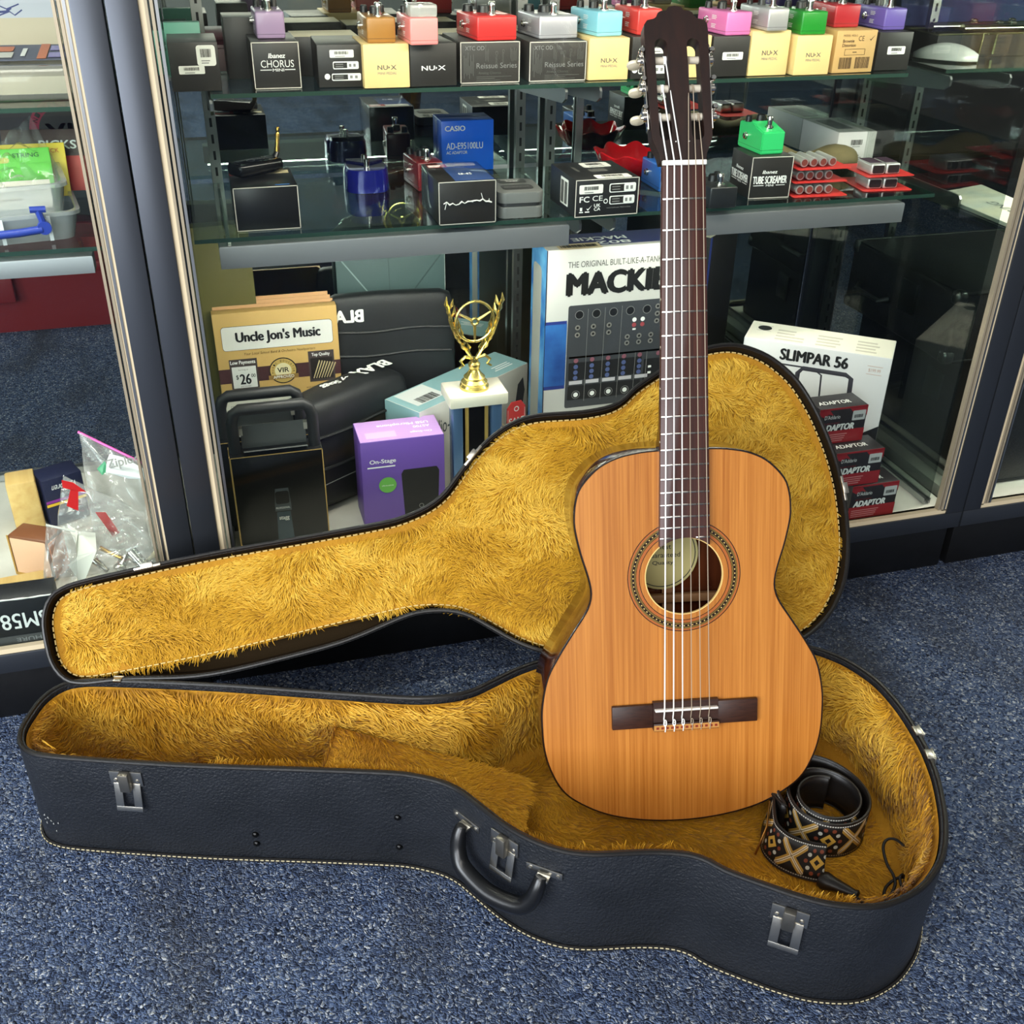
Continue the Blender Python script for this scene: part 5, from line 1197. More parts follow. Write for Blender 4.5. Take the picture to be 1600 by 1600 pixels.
o = rects(c.t, F, [(W * .09, H - .142, W * .225, .058)], M('frame_dark', (74, 62, 60), .5), 'price_panel', 0, .0006); rects(o, F, [(W * .105, H - .138, W * .195, .040)], M('panel_white', (226, 224, 220), .5), 'price_field', .001, .0009); text(o, F, 'Low Payments', (W * .10, H - .095, W * .2, .0085), WHITE, .02, eps=.0009)
text(o, F, '26', (W * .165, H - .131, W * .085, .019), BLACK, .03, eps=.0012); text(o, F, '$', (W * .133, H - .122, W * .02, .009), BLACK, .01, eps=.0012); text(o, F, '00', (W * .256, H - .119, W * .035, .0065), BLACK, .01, eps=.0012); text(o, F, 'Starting at', (W * .155, H - .106, W * .08, .004), GREYINK, .0, eps=.0012); text(o, F, 'per month', (W * .165, H - .137, W * .08, .0035), GREYINK, .0, eps=.0012)
cx, cy = W * .52, H - .112; o = rings(c.t, F, [(cx, cy, 0, .0245)], M('seal_black', (40, 32, 28), .5), 'seal', .0007, 40)
rings(o, F, [(cx, cy, 0, .0225)], M('seal_gold', (196, 164, 92), .4), 'seal_gold', .001, 40); rings(o, F, [(cx, cy, 0, .0145)], M('seal_pale', (222, 210, 170), .4), 'seal_centre', .0013, 40); text(o, F, 'VIR', (cx - .010, cy - .003, .020, .009), BLACK, .02, eps=.0016); rects(o, F, [(cx - .026, cy - .0155, .052, .008)], M('seal_ribbon', (150, 116, 60), .5), 'ribbon', 0, .0015); text(o, F, 'APPROVED', (cx - .018, cy - .014, .036, .0055), WHITE, .0, eps=.0019)
for k, ch in enumerate('MUSIC EDUCATOR'):
    if ch == ' ': continue
    q = R_(188 - 196 * k / 13); text(o, F, ch, (cx + .0185 * math.cos(q) - .0014, cy + .0185 * math.sin(q) - .0016, .0028, .0034), BLACK, 0, eps=.0016, rot=q - PI / 2)
o = rects(c.t, F, [(W * .735, H - .139, W * .215, .058)], M('frame_dark', (74, 62, 60), .5), 'quality_panel', 0, .0006); rects(o, F, [(W * .75, H - .134, W * .185, .040)], M('photo_dark', (34, 26, 22), .5), 'quality_photo', .001, .0009); text(o, F, 'Top Quality', (W * .765, H - .092, W * .15, .0075), WHITE, .02, eps=.0009)
for k in range(7):
    x_ = W * (.765 + .022 * k); poly(o, F, [(x_, H - .132), (x_ + .0012, H - .133), (x_ + .014, H - .100 - .001 * k), (x_ + .0122, H - .0985 - .001 * k)], M('brass_print', (206, 188, 140), .4), 'printed_flute', .0012)
text(c.t, F, 'CONN-SELMER', (W * .40, H - .150, W * .16, .004), BLACK, 0, .1); text(c.t, F, 'Proud to be an authorized dealer', (W * .1, H - .150, W * .22, .003), BLACK, 0, .1); text(c.t, F, 'and other fine brands', (W * .70, H - .150, W * .22, .003), BLACK, 0, .1)
o = rects(c.t, F, [(0, .0005, W, H - .158)], M('form_white', (212, 208, 196), .6), 'order_form', 0, .0004)
rects(o, F, [(W * .06, H - .172, W * .9, .0006), (W * .06, H - .19, W * .9, .0006), (W * .06, H - .21, W * .9, .0006)] + [(W * q, H - .21, .0006, .038) for q in (.06, .28, .52, .76, .96)], GREYINK, 'form_line', 0, .0007)
# filler added for the olive tone in the left side glass
c = Carton('olive_filler', 'olive green folder added for the tone of the side glass, in the back left corner of the middle showcase', 'filler', (.018, 1.80, zd), .1, .10, .03, .46, M('olive_tone', (92, 86, 34), .6))
# purple microphone carton
p0 = at(571, 826, 'z', zd); p1 = at(697, 810, 'z', zd); w = p1.x - p0.x; h = .163
PUR = M('purple_carton', (104, 74, 158), .42); LIL = M('lilac_carton', (186, 146, 206), .42)
c = Carton('microphone_box', 'purple USB microphone box with a green round seal', 'box', ((p0.x + p1.x) / 2, p0.y, zd), 0.0, w, .078, h, PUR, top=LIL); F = c.F('front')
text(c.t, F, 'On-Stage', (w * .10, h * .735, w * .31, h * .06), WHITE, .02); rects(c.t, F, [(w * .07, h * .70, w * .33, h * .014)], WHITE, 'underline', 0, .0006)
rings(c.t, F, [(w * .30, h * .49, 0, w * .105)], M('green_seal', (104, 176, 76), .4), 'green_seal', .0006, 32); text(c.t, F, 'USB microphone', (w * .23, h * .475, w * .14, h * .02), WHITE, 0, eps=.0010)
g = poly(c.t, F, [(w * .50, h * .0), (w * .47, h * .60), (w * .50, h * .645), (w * .90, h * .645), (w * .93, h * .60), (w * .90, h * .0)], M('printed_mic_black', (20, 19, 21), .6), 'printed_microphone', .0006); rings(g, F, [(w * .70, h * .20, .003, .0042)], GREYINK, 'printed_button', .001)
Ff = c.F('flip'); text(c.t, Ff, 'USB Microphone', (w * .12, .018, w * .62, .011), WHITE, .015, eps=.0008); text(c.t, Ff, 'AS700', (w * .12, .035, w * .2, .008), WHITE, .01, eps=.0008); text(c.t, Ff, 'On-Stage', (w * .12, .054, w * .26, .008), WHITE, .01, eps=.0008); rects(c.t, Ff, [(w * .55, .045, w * .36, .022)], M('lilac_print', (206, 170, 222), .5), 'code_panel', 0, .0005)
# trophy
GOLD = M('trophy_gold', (238, 212, 124), .2, .9); MARBLE = M('white_marble', (230, 226, 208), .3, 0, .3, var=(14, (216, 208, 186)))
l = at(703, 632, 'y', 1.545); r = at(795, 622, 'y', 1.545); W = r.x - l.x; cx = (l.x + r.x) / 2; cy = 1.545 + .035; zt = at(750, 612, 'y', 1.56).z
t = thing('trophy', 'gold trophy with wheel and laurel wreath on striped columns and marble', 'trophy', (cx, cy, zd), 0); ZM = zt - zd
b = MB(); b.box((0, 0, ZM - .0105), (W, .07, .021), None, .003); b.build('marble_top', MARBLE, t)
b = MB(); b.box((0, 0, .0105), (W, .07, .021), None, .003); b.build('marble_base', MARBLE, t)
for x, m_ in ((-.034, M('column_blue', (92, 124, 162), .25, .5)), (.034, M('column_blue', (92, 124, 162), .25, .5)), (-.0, M('column_black', (22, 22, 26), .2, .3))):
    b = MB(); b.box((x, -.008 if abs(x) > .01 else 0, ZM / 2), (.018 if abs(x) > .01 else .044, .03, ZM - .042), None, .003); col = b.build('column', m_, t)
    if abs(x) < .01:
        b = MB(); 
        for xx in (-.017, .017): b.box((xx, -.0152, ZM / 2), (.006, .0008, ZM - .043))
        b.build('glitter_stripe', M('glitter_gold', (190, 160, 90), .3, 1.0, bump=(700, .9, .002)), col, False)
b = MB(); TS_ = Matrix.Translation((0, 0, ZM)) @ Matrix.Diagonal((1.2, 1.2, 1.2, 1)) @ Matrix.Translation((0, 0, -ZM)); b.M = TS_
b.lathe([(.0205, 0), (.0205, .004), (.018, .007), (.0185, .010), (.0145, .014), (.015, .017), (.010, .022), (.0065, .028), (.008, .031), (.0085, .036), (.006, .039), (.006, .044), (.0004, .046)], 28, Matrix.Translation((0, 0, ZM))); b.build('cup_stem', GOLD, t)
zc = ZM + .098; Rw = .027
b = MB(); b.M = TS_; b.tube([(Rw * .98 * math.cos(q), -.004, zc + Rw * 1.05 * math.sin(q)) for q in np.linspace(0, 2 * PI, 40, endpoint=False)], .0019, 8, True)
b.tube([(.0045 * math.cos(q), -.004, zc + .0045 * math.sin(q)) for q in np.linspace(0, 2 * PI, 16, endpoint=False)], .0018, 8, True)
for q in (R_(150), R_(30), R_(-90)): b.tube([(.005 * math.cos(q), -.004, zc + .005 * math.sin(q)), (Rw * math.cos(q), -.004, zc + Rw * math.sin(q))], [.0022, .0013], 6)
b.build('wheel', GOLD, t)
for sg in (-1, 1):
    b = MB(); b.M = TS_
    b.tube([(sg * .002, 0, ZM + .042), (sg * .012, 0, ZM + .058), (sg * .026, 0, ZM + .078), (sg * .034, 0, ZM + .10), (sg * .036, 0, ZM + .122)], [.0036, .0034, .0034, .0028, .001], 8, flat=.7)
    for k in range(7):
        u = k / 6; x, z_ = sg * (.008 + .028 * u ** .8), ZM + .052 + .062 * u
        d = Vector((sg * (.45 - .55 * u), 0, 1)).normalized()
        for s_, ln in ((1, .022), (-1, .019)):
            q = Vector((x, 0, z_)); e = q + d * ln + Vector((sg * s_ * .0045, -.003, 0)); b.tube([tuple(q), tuple(q.lerp(e, .5) + Vector((sg * s_ * .002, -.001, 0))), tuple(e)], [.0016, .0040, .0006], 6, flat=.6)
    b.tube([(sg * .004, -.002, ZM + .045), (sg * .014, -.005, ZM + .049), (sg * .021, -.006, ZM + .043), (sg * .017, -.006, ZM + .037), (sg * .023, -.006, ZM + .033)], [.0024, .0024, .0022, .002, .0014], 6)
    b.build('laurel_branch', GOLD, t)
# black zipped keyboard bag
t = thing('gig_bag', 'folded black padded bag with white letters lying behind the purple box', 'bag', (.195, 1.688, zd), R_(33))
FAB = M('black_nylon', (20, 21, 22), .5, bump=(900, .4, .001), var=(11, (30, 31, 32)))
b = MB(); lo = []
for k, (x, s_) in enumerate(((-.118, .7), (-.115, .92), (-.10, 1.0), (-.03, 1.02), (.04, 1.0), (.10, .98), (.113, .9), (.117, .7))):
    lo.append([(x, .043 * s_ * math.copysign(abs(math.cos(q)) ** .45, math.cos(q)), .105 + .104 * s_ * math.copysign(abs(math.sin(q)) ** .5, math.sin(q)) + .003 * math.sin(5 * x * 30 + q)) for q in np.linspace(0, 2 * PI, 32, endpoint=False)])
b.loft(lo, True, True, True); b.build('bag_body', FAB, t, True, 70)
b = MB()
for z_ in (.15, .09): b.tube([(x, -.0445, z_ + .002 * math.sin(40 * x)) for x in np.linspace(-.11, .11, 14)], .0028, 6)
b.build('piping', FAB, t)
b = MB(); b.tube([(x, -.0435, .06) for x in np.linspace(-.10, .10, 30)], .0009, 5); b.build('seam', M('grey_seam', (120, 120, 118), .7), t)
Fb = Matrix.Translation((.11, .034, .2105)) @ Matrix.Rotation(PI, 4, 'Z'); text(t, Fb, 'BLAX', (.0, .012, .080, .026), WHITE, .05, eps=.0006); text(t, Fb, 'by Stagg', (.092, .018, .060, .016), WHITE, .04, eps=.0006)
# bag added to stand for the first bag's mirror image, and a tall teal carton against the mirror
xa, xb = at(508, 500, 'y', 1.80).x, at(704, 500, 'y', 1.80).x; zt2 = at(600, 457, 'y', 1.80).z - zd
t = thing('gig_bag', 'black bag added for the mirror image of the first bag, in front of the tall teal carton', 'bag', ((xa + xb) / 2 + .004, 1.804, zd), -.03)
b = MB(); lo = []; hw_ = (xb - xa) / 2
for k, (x, s_) in enumerate(((-1, .8), (-.97, .96), (-.85, 1.0), (-.2, 1.01), (.4, 1.0), (.8, .99), (.95, .95), (1, .8))):
    lo.append([(x * hw_, .019 * s_ * math.copysign(abs(math.cos(q)) ** .5, math.cos(q)), zt2 / 2 + zt2 / 2 * s_ * math.copysign(abs(math.sin(q)) ** .35, math.sin(q))) for q in np.linspace(0, 2 * PI, 32, endpoint=False)])
b.loft(lo, True, True, True); b.build('bag_body', FAB, t, True, 70)
b = MB()
for z_ in (zt2 * .80, zt2 * .66): b.tube([(x, -.0195, z_ + .002 * math.sin(40 * x)) for x in np.linspace(-hw_ * .94, hw_ * .94, 14)], .0026, 6)
b.build('piping', FAB, t)
text(t, Matrix(((-1, 0, 0, -hw_ + .062), (0, 0, -1, -.0185), (0, 1, 0, 0), (0, 0, 0, 1))), 'BLA', (.0, zt2 * .86, .05, .022), WHITE, .05, eps=.0008)
P_ = [at(x, y, 'y', 1.84) for x, y in ((524, 397), (694, 397))]
c = Carton('teal_carton', 'tall dark teal carton with pale top at the back left of the middle showcase', 'box', ((P_[0].x + P_[1].x) / 2, 1.846, zd), -.10, P_[1].x - P_[0].x, .026, (P_[0].z + P_[1].z) / 2 - zd, M('dark_teal_carton', (62, 84, 84), .45), top=M('pale_teal_top', (196, 222, 224), .45)); F = c.F('front')
rects(c.t, F, [(c.w * .48, .0, .001, c.h)], M('teal_fold', (48, 68, 68), .5), 'flap_line', 0, .0004); poly(c.t, F, [(c.w * .02, c.h - .004), (c.w * .024, c.h - .001), (c.w * .48, c.h - .12), (c.w * .476, c.h - .123)], M('teal_line', (132, 152, 152), .5), 'flap_edge', .0004); poly(c.t, F, [(c.w * .98, c.h - .004), (c.w * .976, c.h - .001), (c.w * .5, c.h - .12), (c.w * .504, c.h - .123)], M('teal_line2', (50, 70, 70), .5), 'flap_edge', .0004)
b = MB(); b.box((c.w / 2 + .0004, .013, c.h / 2), (.0008, .025, c.h - .001)); b.build('pale_side', M('pale_grey_side', (176, 184, 178), .5), c.t, False)
# long audio box
zt = .300; A, B_, C_, D_ = [at(x, y, 'z', zt) for x, y in ((606, 622), (655, 645), (825, 567), (775, 548))]
u = C_ - B_; yaw = math.atan2(u.y, u.x); m = (B_ + C_) / 2
c = Carton('headset_box', 'long pale teal and white box lying slantwise behind the trophy', 'box', (m.x, m.y, zd), yaw, u.length, .084, zt - zd, M('pale_white_carton', (214, 212, 202), .5), top=M('teal_top', (138, 176, 178), .45)); F = c.F('front'); w, h = c.w, c.h
text(c.t, F, 'audio-technica', (w * .06, h * .66, w * .46, h * .16), M('dark_teal_text', (56, 66, 70), .5), .0); FL = c.F('left'); rects(c.t, FL, [(.0, .0, c.d, h)], M('teal_top', (138, 176, 178), .45), 'teal_end', 0, .0003); rects(c.t, FL, [(c.d * .5, h * .62, c.d * .42, h * .14)], M('olive_label', (84, 86, 60), .5), 'end_label', 0, .0006); barcode(c.t, FL, (c.d * .15, h * .45, c.d * .5, h * .12), WHITE, 3)
Fl = c.F('flip'); o = rects(c.t, Fl, [(w * .70, .004, w * .24, .060)], M('picture_white', (214, 216, 212), .5), 'top_picture', 0, .0004); barcode(o, Fl, (w * .74, .040, w * .16, .022), BLACK, 8, .0008); text(c.t, Fl, 'ATW-R1100', (w * .42, .05, w * .16, .008), WHITE, .0, eps=.0006); smalllines(c.t, Fl, (w * .08, .05, w * .22, .02), 3, WHITE, 4)
g = poly(c.t, F, [(w * .80, h * .30), (w * .86, h * .42), (w * .90, h * .80), (w * .95, h * .86), (w * .97, h * .70), (w * .94, h * .44), (w * .88, h * .26)], M('printed_headset', (58, 60, 66), .5), 'printed_headset', .0005)
SALE = M('sale_red', (214, 54, 56), .4); FS = Matrix.Translation((w * .265, -.004, 0)) @ Matrix.Rotation(R_(-4), 4, 'Y') @ face(0, 0, 0, 'front')
# sale tag leaning on the box
pt = at(822, 668, 'y', 1.70)
st_t = thing('sale_tag', 'red paper tag lettered SALE propped behind the lid edge', 'tag', (at(806, 690, 'y', 1.635).x, 1.637, zd), .25)
HT = at(806, 627, 'y', 1.637).z - zd
b = MB(); b.M = Matrix(((1, 0, 0, 0), (0, 0, -1, 0), (0, 1, 0, 0), (0, 0, 0, 1))); b.prism([(-.019, 0), (.019, 0), (.019, HT - .012), (.010, HT), (-.010, HT), (-.019, HT - .012)], -.0008, .0008); b.build('tag_card', SALE, st_t, False)
Fs = Matrix(((1, 0, 0, 0), (0, 0, -1, -.0008), (0, 1, 0, 0), (0, 0, 0, 1))); rings(st_t, Fs, [(0, HT - .014, .0034, .0052)], WHITE, 'eyelet', .0005); text(st_t, Fs, 'SALE', (-.0150, HT - .044, .031, .013), WHITE, .02, eps=.0006); rects(st_t, Fs, [(-.0175, HT - .05, .0006, .036), (.0169, HT - .05, .0006, .036)], WHITE, 'tag_border', 0, .0005)
# mixer carton
p0 = at(855, 392, 'y', 1.622); W = .268; H = at(855, 392, 'y', 1.622).z - zd
SILV = M('silver_carton', (196, 194, 188), .42, .1); c = Carton('mixer_box', 'large silver and blue audio mixer carton behind the guitar neck', 'box', (p0.x + W / 2, 1.622, zd), .0, W, .082, H, SILV, top=M('navy_top', (46, 52, 104), .4)); F = c.F('front'); FL = c.F('left')
BL1 = M('blue_art', (34, 92, 158), .4, var=(22, (92, 160, 202))); BL2 = M('blue_art_deep', (30, 62, 130), .4, var=(12, (60, 120, 190)))
o = rects(c.t, FL, [(0, 0, .082, H)], BL1, 'blue_side', 0, .0003); rects(o, FL, [(.012, 0, .046, H - .035)], M('side_panel_grey', (150, 152, 144), .5), 'side_panel', .012, .0006)
rects(c.t, F, [(0, 0, .0016, H)], M('carton_edge_dark', (34, 38, 60), .5), 'edge_line', 0, .0005)
o = rects(c.t, F, [(0, H * .425, W * .148, H * .29)], M('blue_frame', (44, 58, 128), .4), 'blue_panel_frame', 0, .0004); rects(o, F, [(.001, H * .44, W * .145, H * .262)], BL2, 'blue_panel', 0, .0007)
text(c.t, F, 'THE ORIGINAL BUILT-LIKE-A-TANK COMPACT MIXER', (W * .23, H - .030, W * .98, .0105), DARKGREYINK, .0) if False else text(c.t, F, 'THE ORIGINAL BUILT-LIKE-A-TANK COMPACT', (W * .140, H - .032, W * .83, .0105), DARKGREYINK, .0)
text(c.t, F, 'MACKIE', (W * .145, H - .080, W * .66, .038), BLACK, .075, .0)
x0, x1, ya, yb = W * .155, W * .985, H * .335, H - .098
pan = rects(c.t, F, [(x0, ya, x1 - x0, yb - ya)], M('mixer_grey', (62, 64, 68), .45), 'mixer_picture', .004, .0004); pw, ph = x1 - x0, yb - ya
rects(pan, F, [(x0 + pw * .02, ya + ph * (.50), pw * .96, .001), (x0 + pw * .02, ya + ph * .08, pw * .62, ph * .14), (x0 + pw * .02, ya + ph * .28, pw * .62, ph * .17), (x0 + pw * .66, ya + ph * .10, pw * .32, ph * .32), (x0 + pw * .78, ya + ph * .80, pw * .2, ph * .17)], M('mixer_black', (30, 30, 33), .45), 'black_field', .002, .0007)
rects(pan, F, [(x0 + pw * q, ya + ph * .06, .0007, ph * .90) for q in (.16, .30, .44)] + [(x0 + pw * q, ya + ph * .06, .0007, ph * .44) for q in (.58, .68)], GREYINK, 'strip_line', 0, .001)
rects(pan, F, [(x0 + pw * (.03 + .14 * k), ya + ph * .235, pw * .11, ph * .035) for k in range(5)], M('scribble_strip', (196, 192, 196), .5), 'scribble_strip', 0, .001)
rings(pan, F, [(x0 + pw * (.09 + .14 * k), ya + ph * .91, 0, .0078) for k in range(5)], M('xlr_black', (26, 27, 30), .4), 'xlr_socket', .0009); rings(pan, F, [(x0 + pw * (.09 + .14 * k), ya + ph * .91, .0070, .0080) for k in range(5)], GREYINK, 'socket_ring', .0012)
jk = [(x0 + pw * (.08 + .13 * k), ya + ph * (.79 - .07 * j)) for k in range(3) for j in range(2)] + [(x0 + pw * (.50 + .1 * k), ya + ph * (.66 - .06 * j)) for k in range(5) for j in range(2)] + [(x0 + pw * .74, ya + ph * (.93 - .07 * j)) for j in range(3)]
rings(pan, F, [(x, y, 0, .0048) for x, y in jk], M('jack_silver', (176, 172, 164), .3, .6), 'printed_jack', .0012); rings(pan, F, [(x, y, 0, .0022) for x, y in jk], BLACK, 'jack_hole', .0015)
rings(pan, F, [(x0 + pw * (.55 + .07 * k), ya + ph * .82, 0, .004) for k in range(2)], WHITE, 'rca_white', .0012); rings(pan, F, [(x0 + pw * (.55 + .07 * k), ya + ph * .77, 0, .004) for k in range(2)], M('rca_red', (160, 72, 76), .4), 'rca_red', .0012)
kn = [(x0 + pw * (.08 + .135 * k), ya + ph * (.30 + .055 * j)) for k in range(5) for j in range(3)]; rings(pan, F, [(x, y, 0, .0042) for x, y in kn], M('knob_blue', (84, 96, 140), .4), 'printed_knob', .0012)
rings(pan, F, [(x0 + pw * (.08 + .135 * k), ya + ph * .47, 0, .0042) for k in range(5)] + [(x0 + pw * .78, ya + ph * .47, 0, .0042)], M('knob_red', (140, 88, 100), .4), 'printed_knob', .0012)
big = [(x0 + pw * (.09 + .14 * k), ya + ph * .13) for k in range(5)]; rings(pan, F, [(x, y, .0068, .0078) for x, y in big], GREYINK, 'knob_ring', .0012); rings(pan, F, [(x, y, 0, .0044) for x, y in big], WHITE, 'printed_fader_knob', .0012)
text(pan, F, 'MACKIE', (x0 + pw * .80, ya + ph * .92, pw * .17, ph * .025), WHITE, .02, eps=.0011); text(pan, F, '802', (x0 + pw * .80, ya + ph * .875, pw * .09, ph * .03), WHITE, .02, eps=.0011)
rects(pan, F, [(x0 + pw * (.54 + .0), ya + ph * .72, .006, .003), (x0 + pw * .70, ya + ph * .33, .006, .004), (x0 + pw * .70, ya + ph * .27, .006, .004), (x0 + pw * .70, ya + ph * .21, .006, .004)], WHITE, 'printed_button', 0, .0011)
Ff = c.F('flip'); rects(c.t, c.F('top'), [(0, 0, W * .16, .082), (W * .16, .0, W * .84, .010)], SILV, 'silver_flap', 0, .0005); text(c.t, Ff, '802', (W * .42, .052, W * .22, .016), WHITE, .02, eps=.0008); text(c.t, Ff, 'MACKIE', (W * .42, .026, W * .36, .018), WHITE, .03, eps=.0008)
lb = rects(c.t, c.F('top'), [(W * .08, -.004, W * .28, .030)], M('buff_shipping_label', (206, 186, 150), .6), 'shipping_label', 0, .0009); barcode(lb, c.F('top'), (W * .10, .004, W * .24, .014), BLACK, 11, .0013)
# black carton at its right
q0 = at(1113, 373, 'y', 1.70); c = Carton('black_carton', 'black carton with torn white top beside the mixer carton, right of the guitar neck', 'box', (q0.x + .048, 1.70 + .045, zd), R_(40), .128, .04, q0.z - zd, M('soft_black_carton', (20, 20, 21), .45), top=M('torn_white_top', (214, 208, 190), .6)); rects(c.t, c.F('front'), [(.006, .085, .022, .016)], M('grey_sticker', (92, 94, 92), .5), 'grey_sticker', 0, .0005)
b = MB(); b.box((-.064 + .003, -.001, c.h / 2), (.006, .0012, c.h)); b.build('blue_spine', M('blue_spine', (40, 56, 120), .4), c.t, False)
# stage light carton
zt = .385; P_ = [at(x, y, 'z', zt) for x, y in ((1163, 526.5), (1395, 561), (1398, 528), (1176, 500))]
u = P_[1] - P_[0]; yaw = math.atan2(u.y, u.x); m = (P_[0] + P_[1]) / 2
WHC = M('bright_white_carton', (226, 224, 224), .45); c = Carton('stage_light_box', 'white carton lettered SLIMPAR 56 standing behind the red adaptor boxes', 'box', (m.x, m.y, zd), yaw, u.length, .092, zt - zd, WHC, top=M('ivory_top', (234, 230, 214), .5)); F = c.F('front'); w, h = c.w, c.h
text(c.t, F, 'SLIMPAR 56', (w * .265, h - .031, w * .455, .0205), BLACK, .05); text(c.t, F, '$199.99', (w * .86, h - .030, w * .08, .007), M('price_orange', (206, 168, 150), .5), 0); rects(c.t, F, [(w * .85, h - .019, w * .1, .0008), (w * .85, h - .034, w * .1, .0008)], M('price_orange', (206, 168, 150), .5), 'price_rule', 0, .0005)
poly(c.t, F, [(0, 0), (w, 0), (w, h * .50), (w * .86, h * .40), (w * .60, h * .40), (w * .2, h * .40), (0, h * .40)], M('carton_black', (22, 22, 24), .4), 'black_lower_panel', .0004)
def bar(pts, wd): return [(pts, wd)]
g = MB(); g.M = F
for pts, r in (([(w * .40, h * .40, 0), (w * .40, h - .052, 0), (w * .43, h - .042, 0), (w * .72, h - .042, 0), (w * .76, h - .048, 0), (w * .77, h - .10, 0)], .0042), ([(w * .28, h - .040, 0), (w * .50, h - .040, 0), (w * .56, h - .05, 0), (w * .57, h - .09, 0)], .0016)): g.tube(pts, r, 6, flat=.12)
g.build('printed_yoke', M('yoke_dark', (56, 54, 62), .5), c.t)
FT = c.F('top'); g = rings(c.t, FT, [(w * .105, .060, 0, .0125)], BLACK, 'lens_symbol', .0006); rects(g, FT, [(w * .055, .046, w * .1, .0006), (w * .055, .072, w * .1, .0006)], GREYINK, 'symbol_frame', 0, .0005)
smalllines(c.t, FT, (w * .2, .012, w * .2, .06), 4, M('pale_print', (196, 192, 176), .5), 2); smalllines(c.t, FT, (w * .48, .012, w * .2, .06), 4, M('pale_print', (196, 192, 176), .5), 3); smalllines(c.t, FT, (w * .75, .012, w * .2, .06), 4, M('pale_print', (196, 192, 176), .5), 4)
# adaptor boxes
AD_R = M('adaptor_red', (158, 34, 40), .42); AD_B = M('adaptor_black', (38, 32, 34), .42)
def adaptor(label, px, py, zz, h=.067):
    p = at(px, py, 'z', zz); w = .092
    c = Carton('adaptor_box', label, 'box', (p.x - w / 2, p.y, zz), 0.0, w, .052, h, AD_B, 'red and black adaptor boxes stacked at the front right'); F = c.F('front')
    rects(c.t, F, [(0, 0, w, h * .36), (0, h * .95, w, h * .05)], AD_R, 'red_band', 0, .0003); poly(c.t, F, [(0, h * .96), (w * .2, h * .96), (w * .3, h * .80), (w * .2, h * .84), (w * .1, h * .76), (0, h * .84)], AD_R, 'red_flash', .0003); poly(c.t, F, [(w, h * .96), (w * .62, h * .96), (w * .7, h * .84), (w * .84, h * .76), (w * .93, h * .88), (w, h * .70)], AD_R, 'red_flash', .0003)
    text(c.t, F, "D'Addario", (w * .12, h * .70, w * .32, h * .11), WHITE, .0); text(c.t, F, 'ADAPTOR', (w * .08, h * .37, w * .68, h * .17), WHITE, .06, .15, eps=.0008); text(c.t, F, 'AC-DC 9 VOLT', (w * .1, h * .56, w * .35, h * .04), AD_R, 0)
    smalllines(c.t, F, (w * .06, h * .06, w * .6, h * .24), 4, M('pink_print', (206, 130, 130), .5), 5)
    s = rects(c.t, F, [(w * .70, h * .60, w * .27, h * .27)], M('grey_price', (200, 200, 198), .5), 'price_sticker', .0015, .0006); barcode(s, F, (w * .74, h * .67, w * .18, h * .09), BLACK, 2, .0009)
    text(c.t, c.F('top'), 'ADAPTOR', (w * .08, .014, w * .66, .012), WHITE, .02, .15, eps=.0008)
adaptor('lowest of the three stacked red and black ADAPTOR boxes', 1394, 802, zd)
adaptor('middle one of the three stacked red and black ADAPTOR boxes', 1371, 753, zd + .0676)
adaptor('top one of the three stacked red and black ADAPTOR boxes', 1346, 687, zd + .1352)

# ------------------------------------------------------------------ left showcase
CLEARP = glassmat('milky_plastic', (240, 242, 242), 1.45, .12, .32, (226, 230, 232)); FILM = glassmat('clear_film', (250, 250, 250), 1.5, .10, .05)
BLUEP = M('blue_clip', (44, 66, 164), .35)
t = thing('storage_bin', 'clear plastic bin with blue latch on the lower shelf of the left showcase', 'bin', (-.300, 1.548, z2), R_(9))
def tray(w, d, z0, z1_, r, wall=.003, flare=.008):
    b = MB(); A_ = lambda e, z: [(x, y, z) for x, y in rrect(-w / 2 - e, -e, w + 2 * e, d + 2 * e, r, 5)]
    b.loft([A_(-flare, z0), A_(0, z1_ - .006), A_(.004, z1_ - .005), A_(.004, z1_), A_(-wall, z1_), A_(-wall - flare, z0 + .004)], True, True, True); return b
tray(.27, .235, .0, .040, .018).build('lower_tray', CLEARP, t, True, 50); tray(.25, .215, .030, .078, .018).build('upper_tray', CLEARP, t, True, 50)
b = MB(); 
for x in (.095, .035): b.box((x, -.0035, .02), (.005, .002, .034))
b.build('moulded_rib', M('milky_rib', (232, 234, 234), .4), t, False)
b = MB(); b.tube([(-.05, -.012, .018), (.055, -.013, .020), (.085, -.013, .022)], .0055, 10); b.lathe([(.009, -.004), (.009, .004)], 16, Matrix.Translation((.088, -.013, .024)) @ Matrix.Rotation(PI / 2, 4, 'X')); b.tube([(.088, -.012, .028), (.084, -.012, .048)], .0045, 8); b.tube([(.074, -.012, .049), (.094, -.012, .048)], .0045, 8); b.build('blue_latch', BLUEP, t)
bz = z2 + .034
def cardpk(label, x, y, z, w, h, mat, rx, yaw, nm='hang_card'):
    o = thing(nm, label, 'card', (x, y, z), yaw); b = MB(); b.M = Matrix.Rotation(R_(rx), 4, 'X'); b.box((0, 0, h / 2), (w, .0022, h), None, .0005); b.build('card', mat, o, False)
    return o, Matrix.Rotation(R_(rx), 4, 'X') @ Matrix(((1, 0, 0, -w / 2), (0, 0, -1, -.0012), (0, 1, 0, 0), (0, 0, 0, 1)))
o, Fc = cardpk('bright green hang card in the clear bin', -.268, 1.655, bz, .135, .075, M('lime_card', (96, 206, 44), .4), -28, .06)
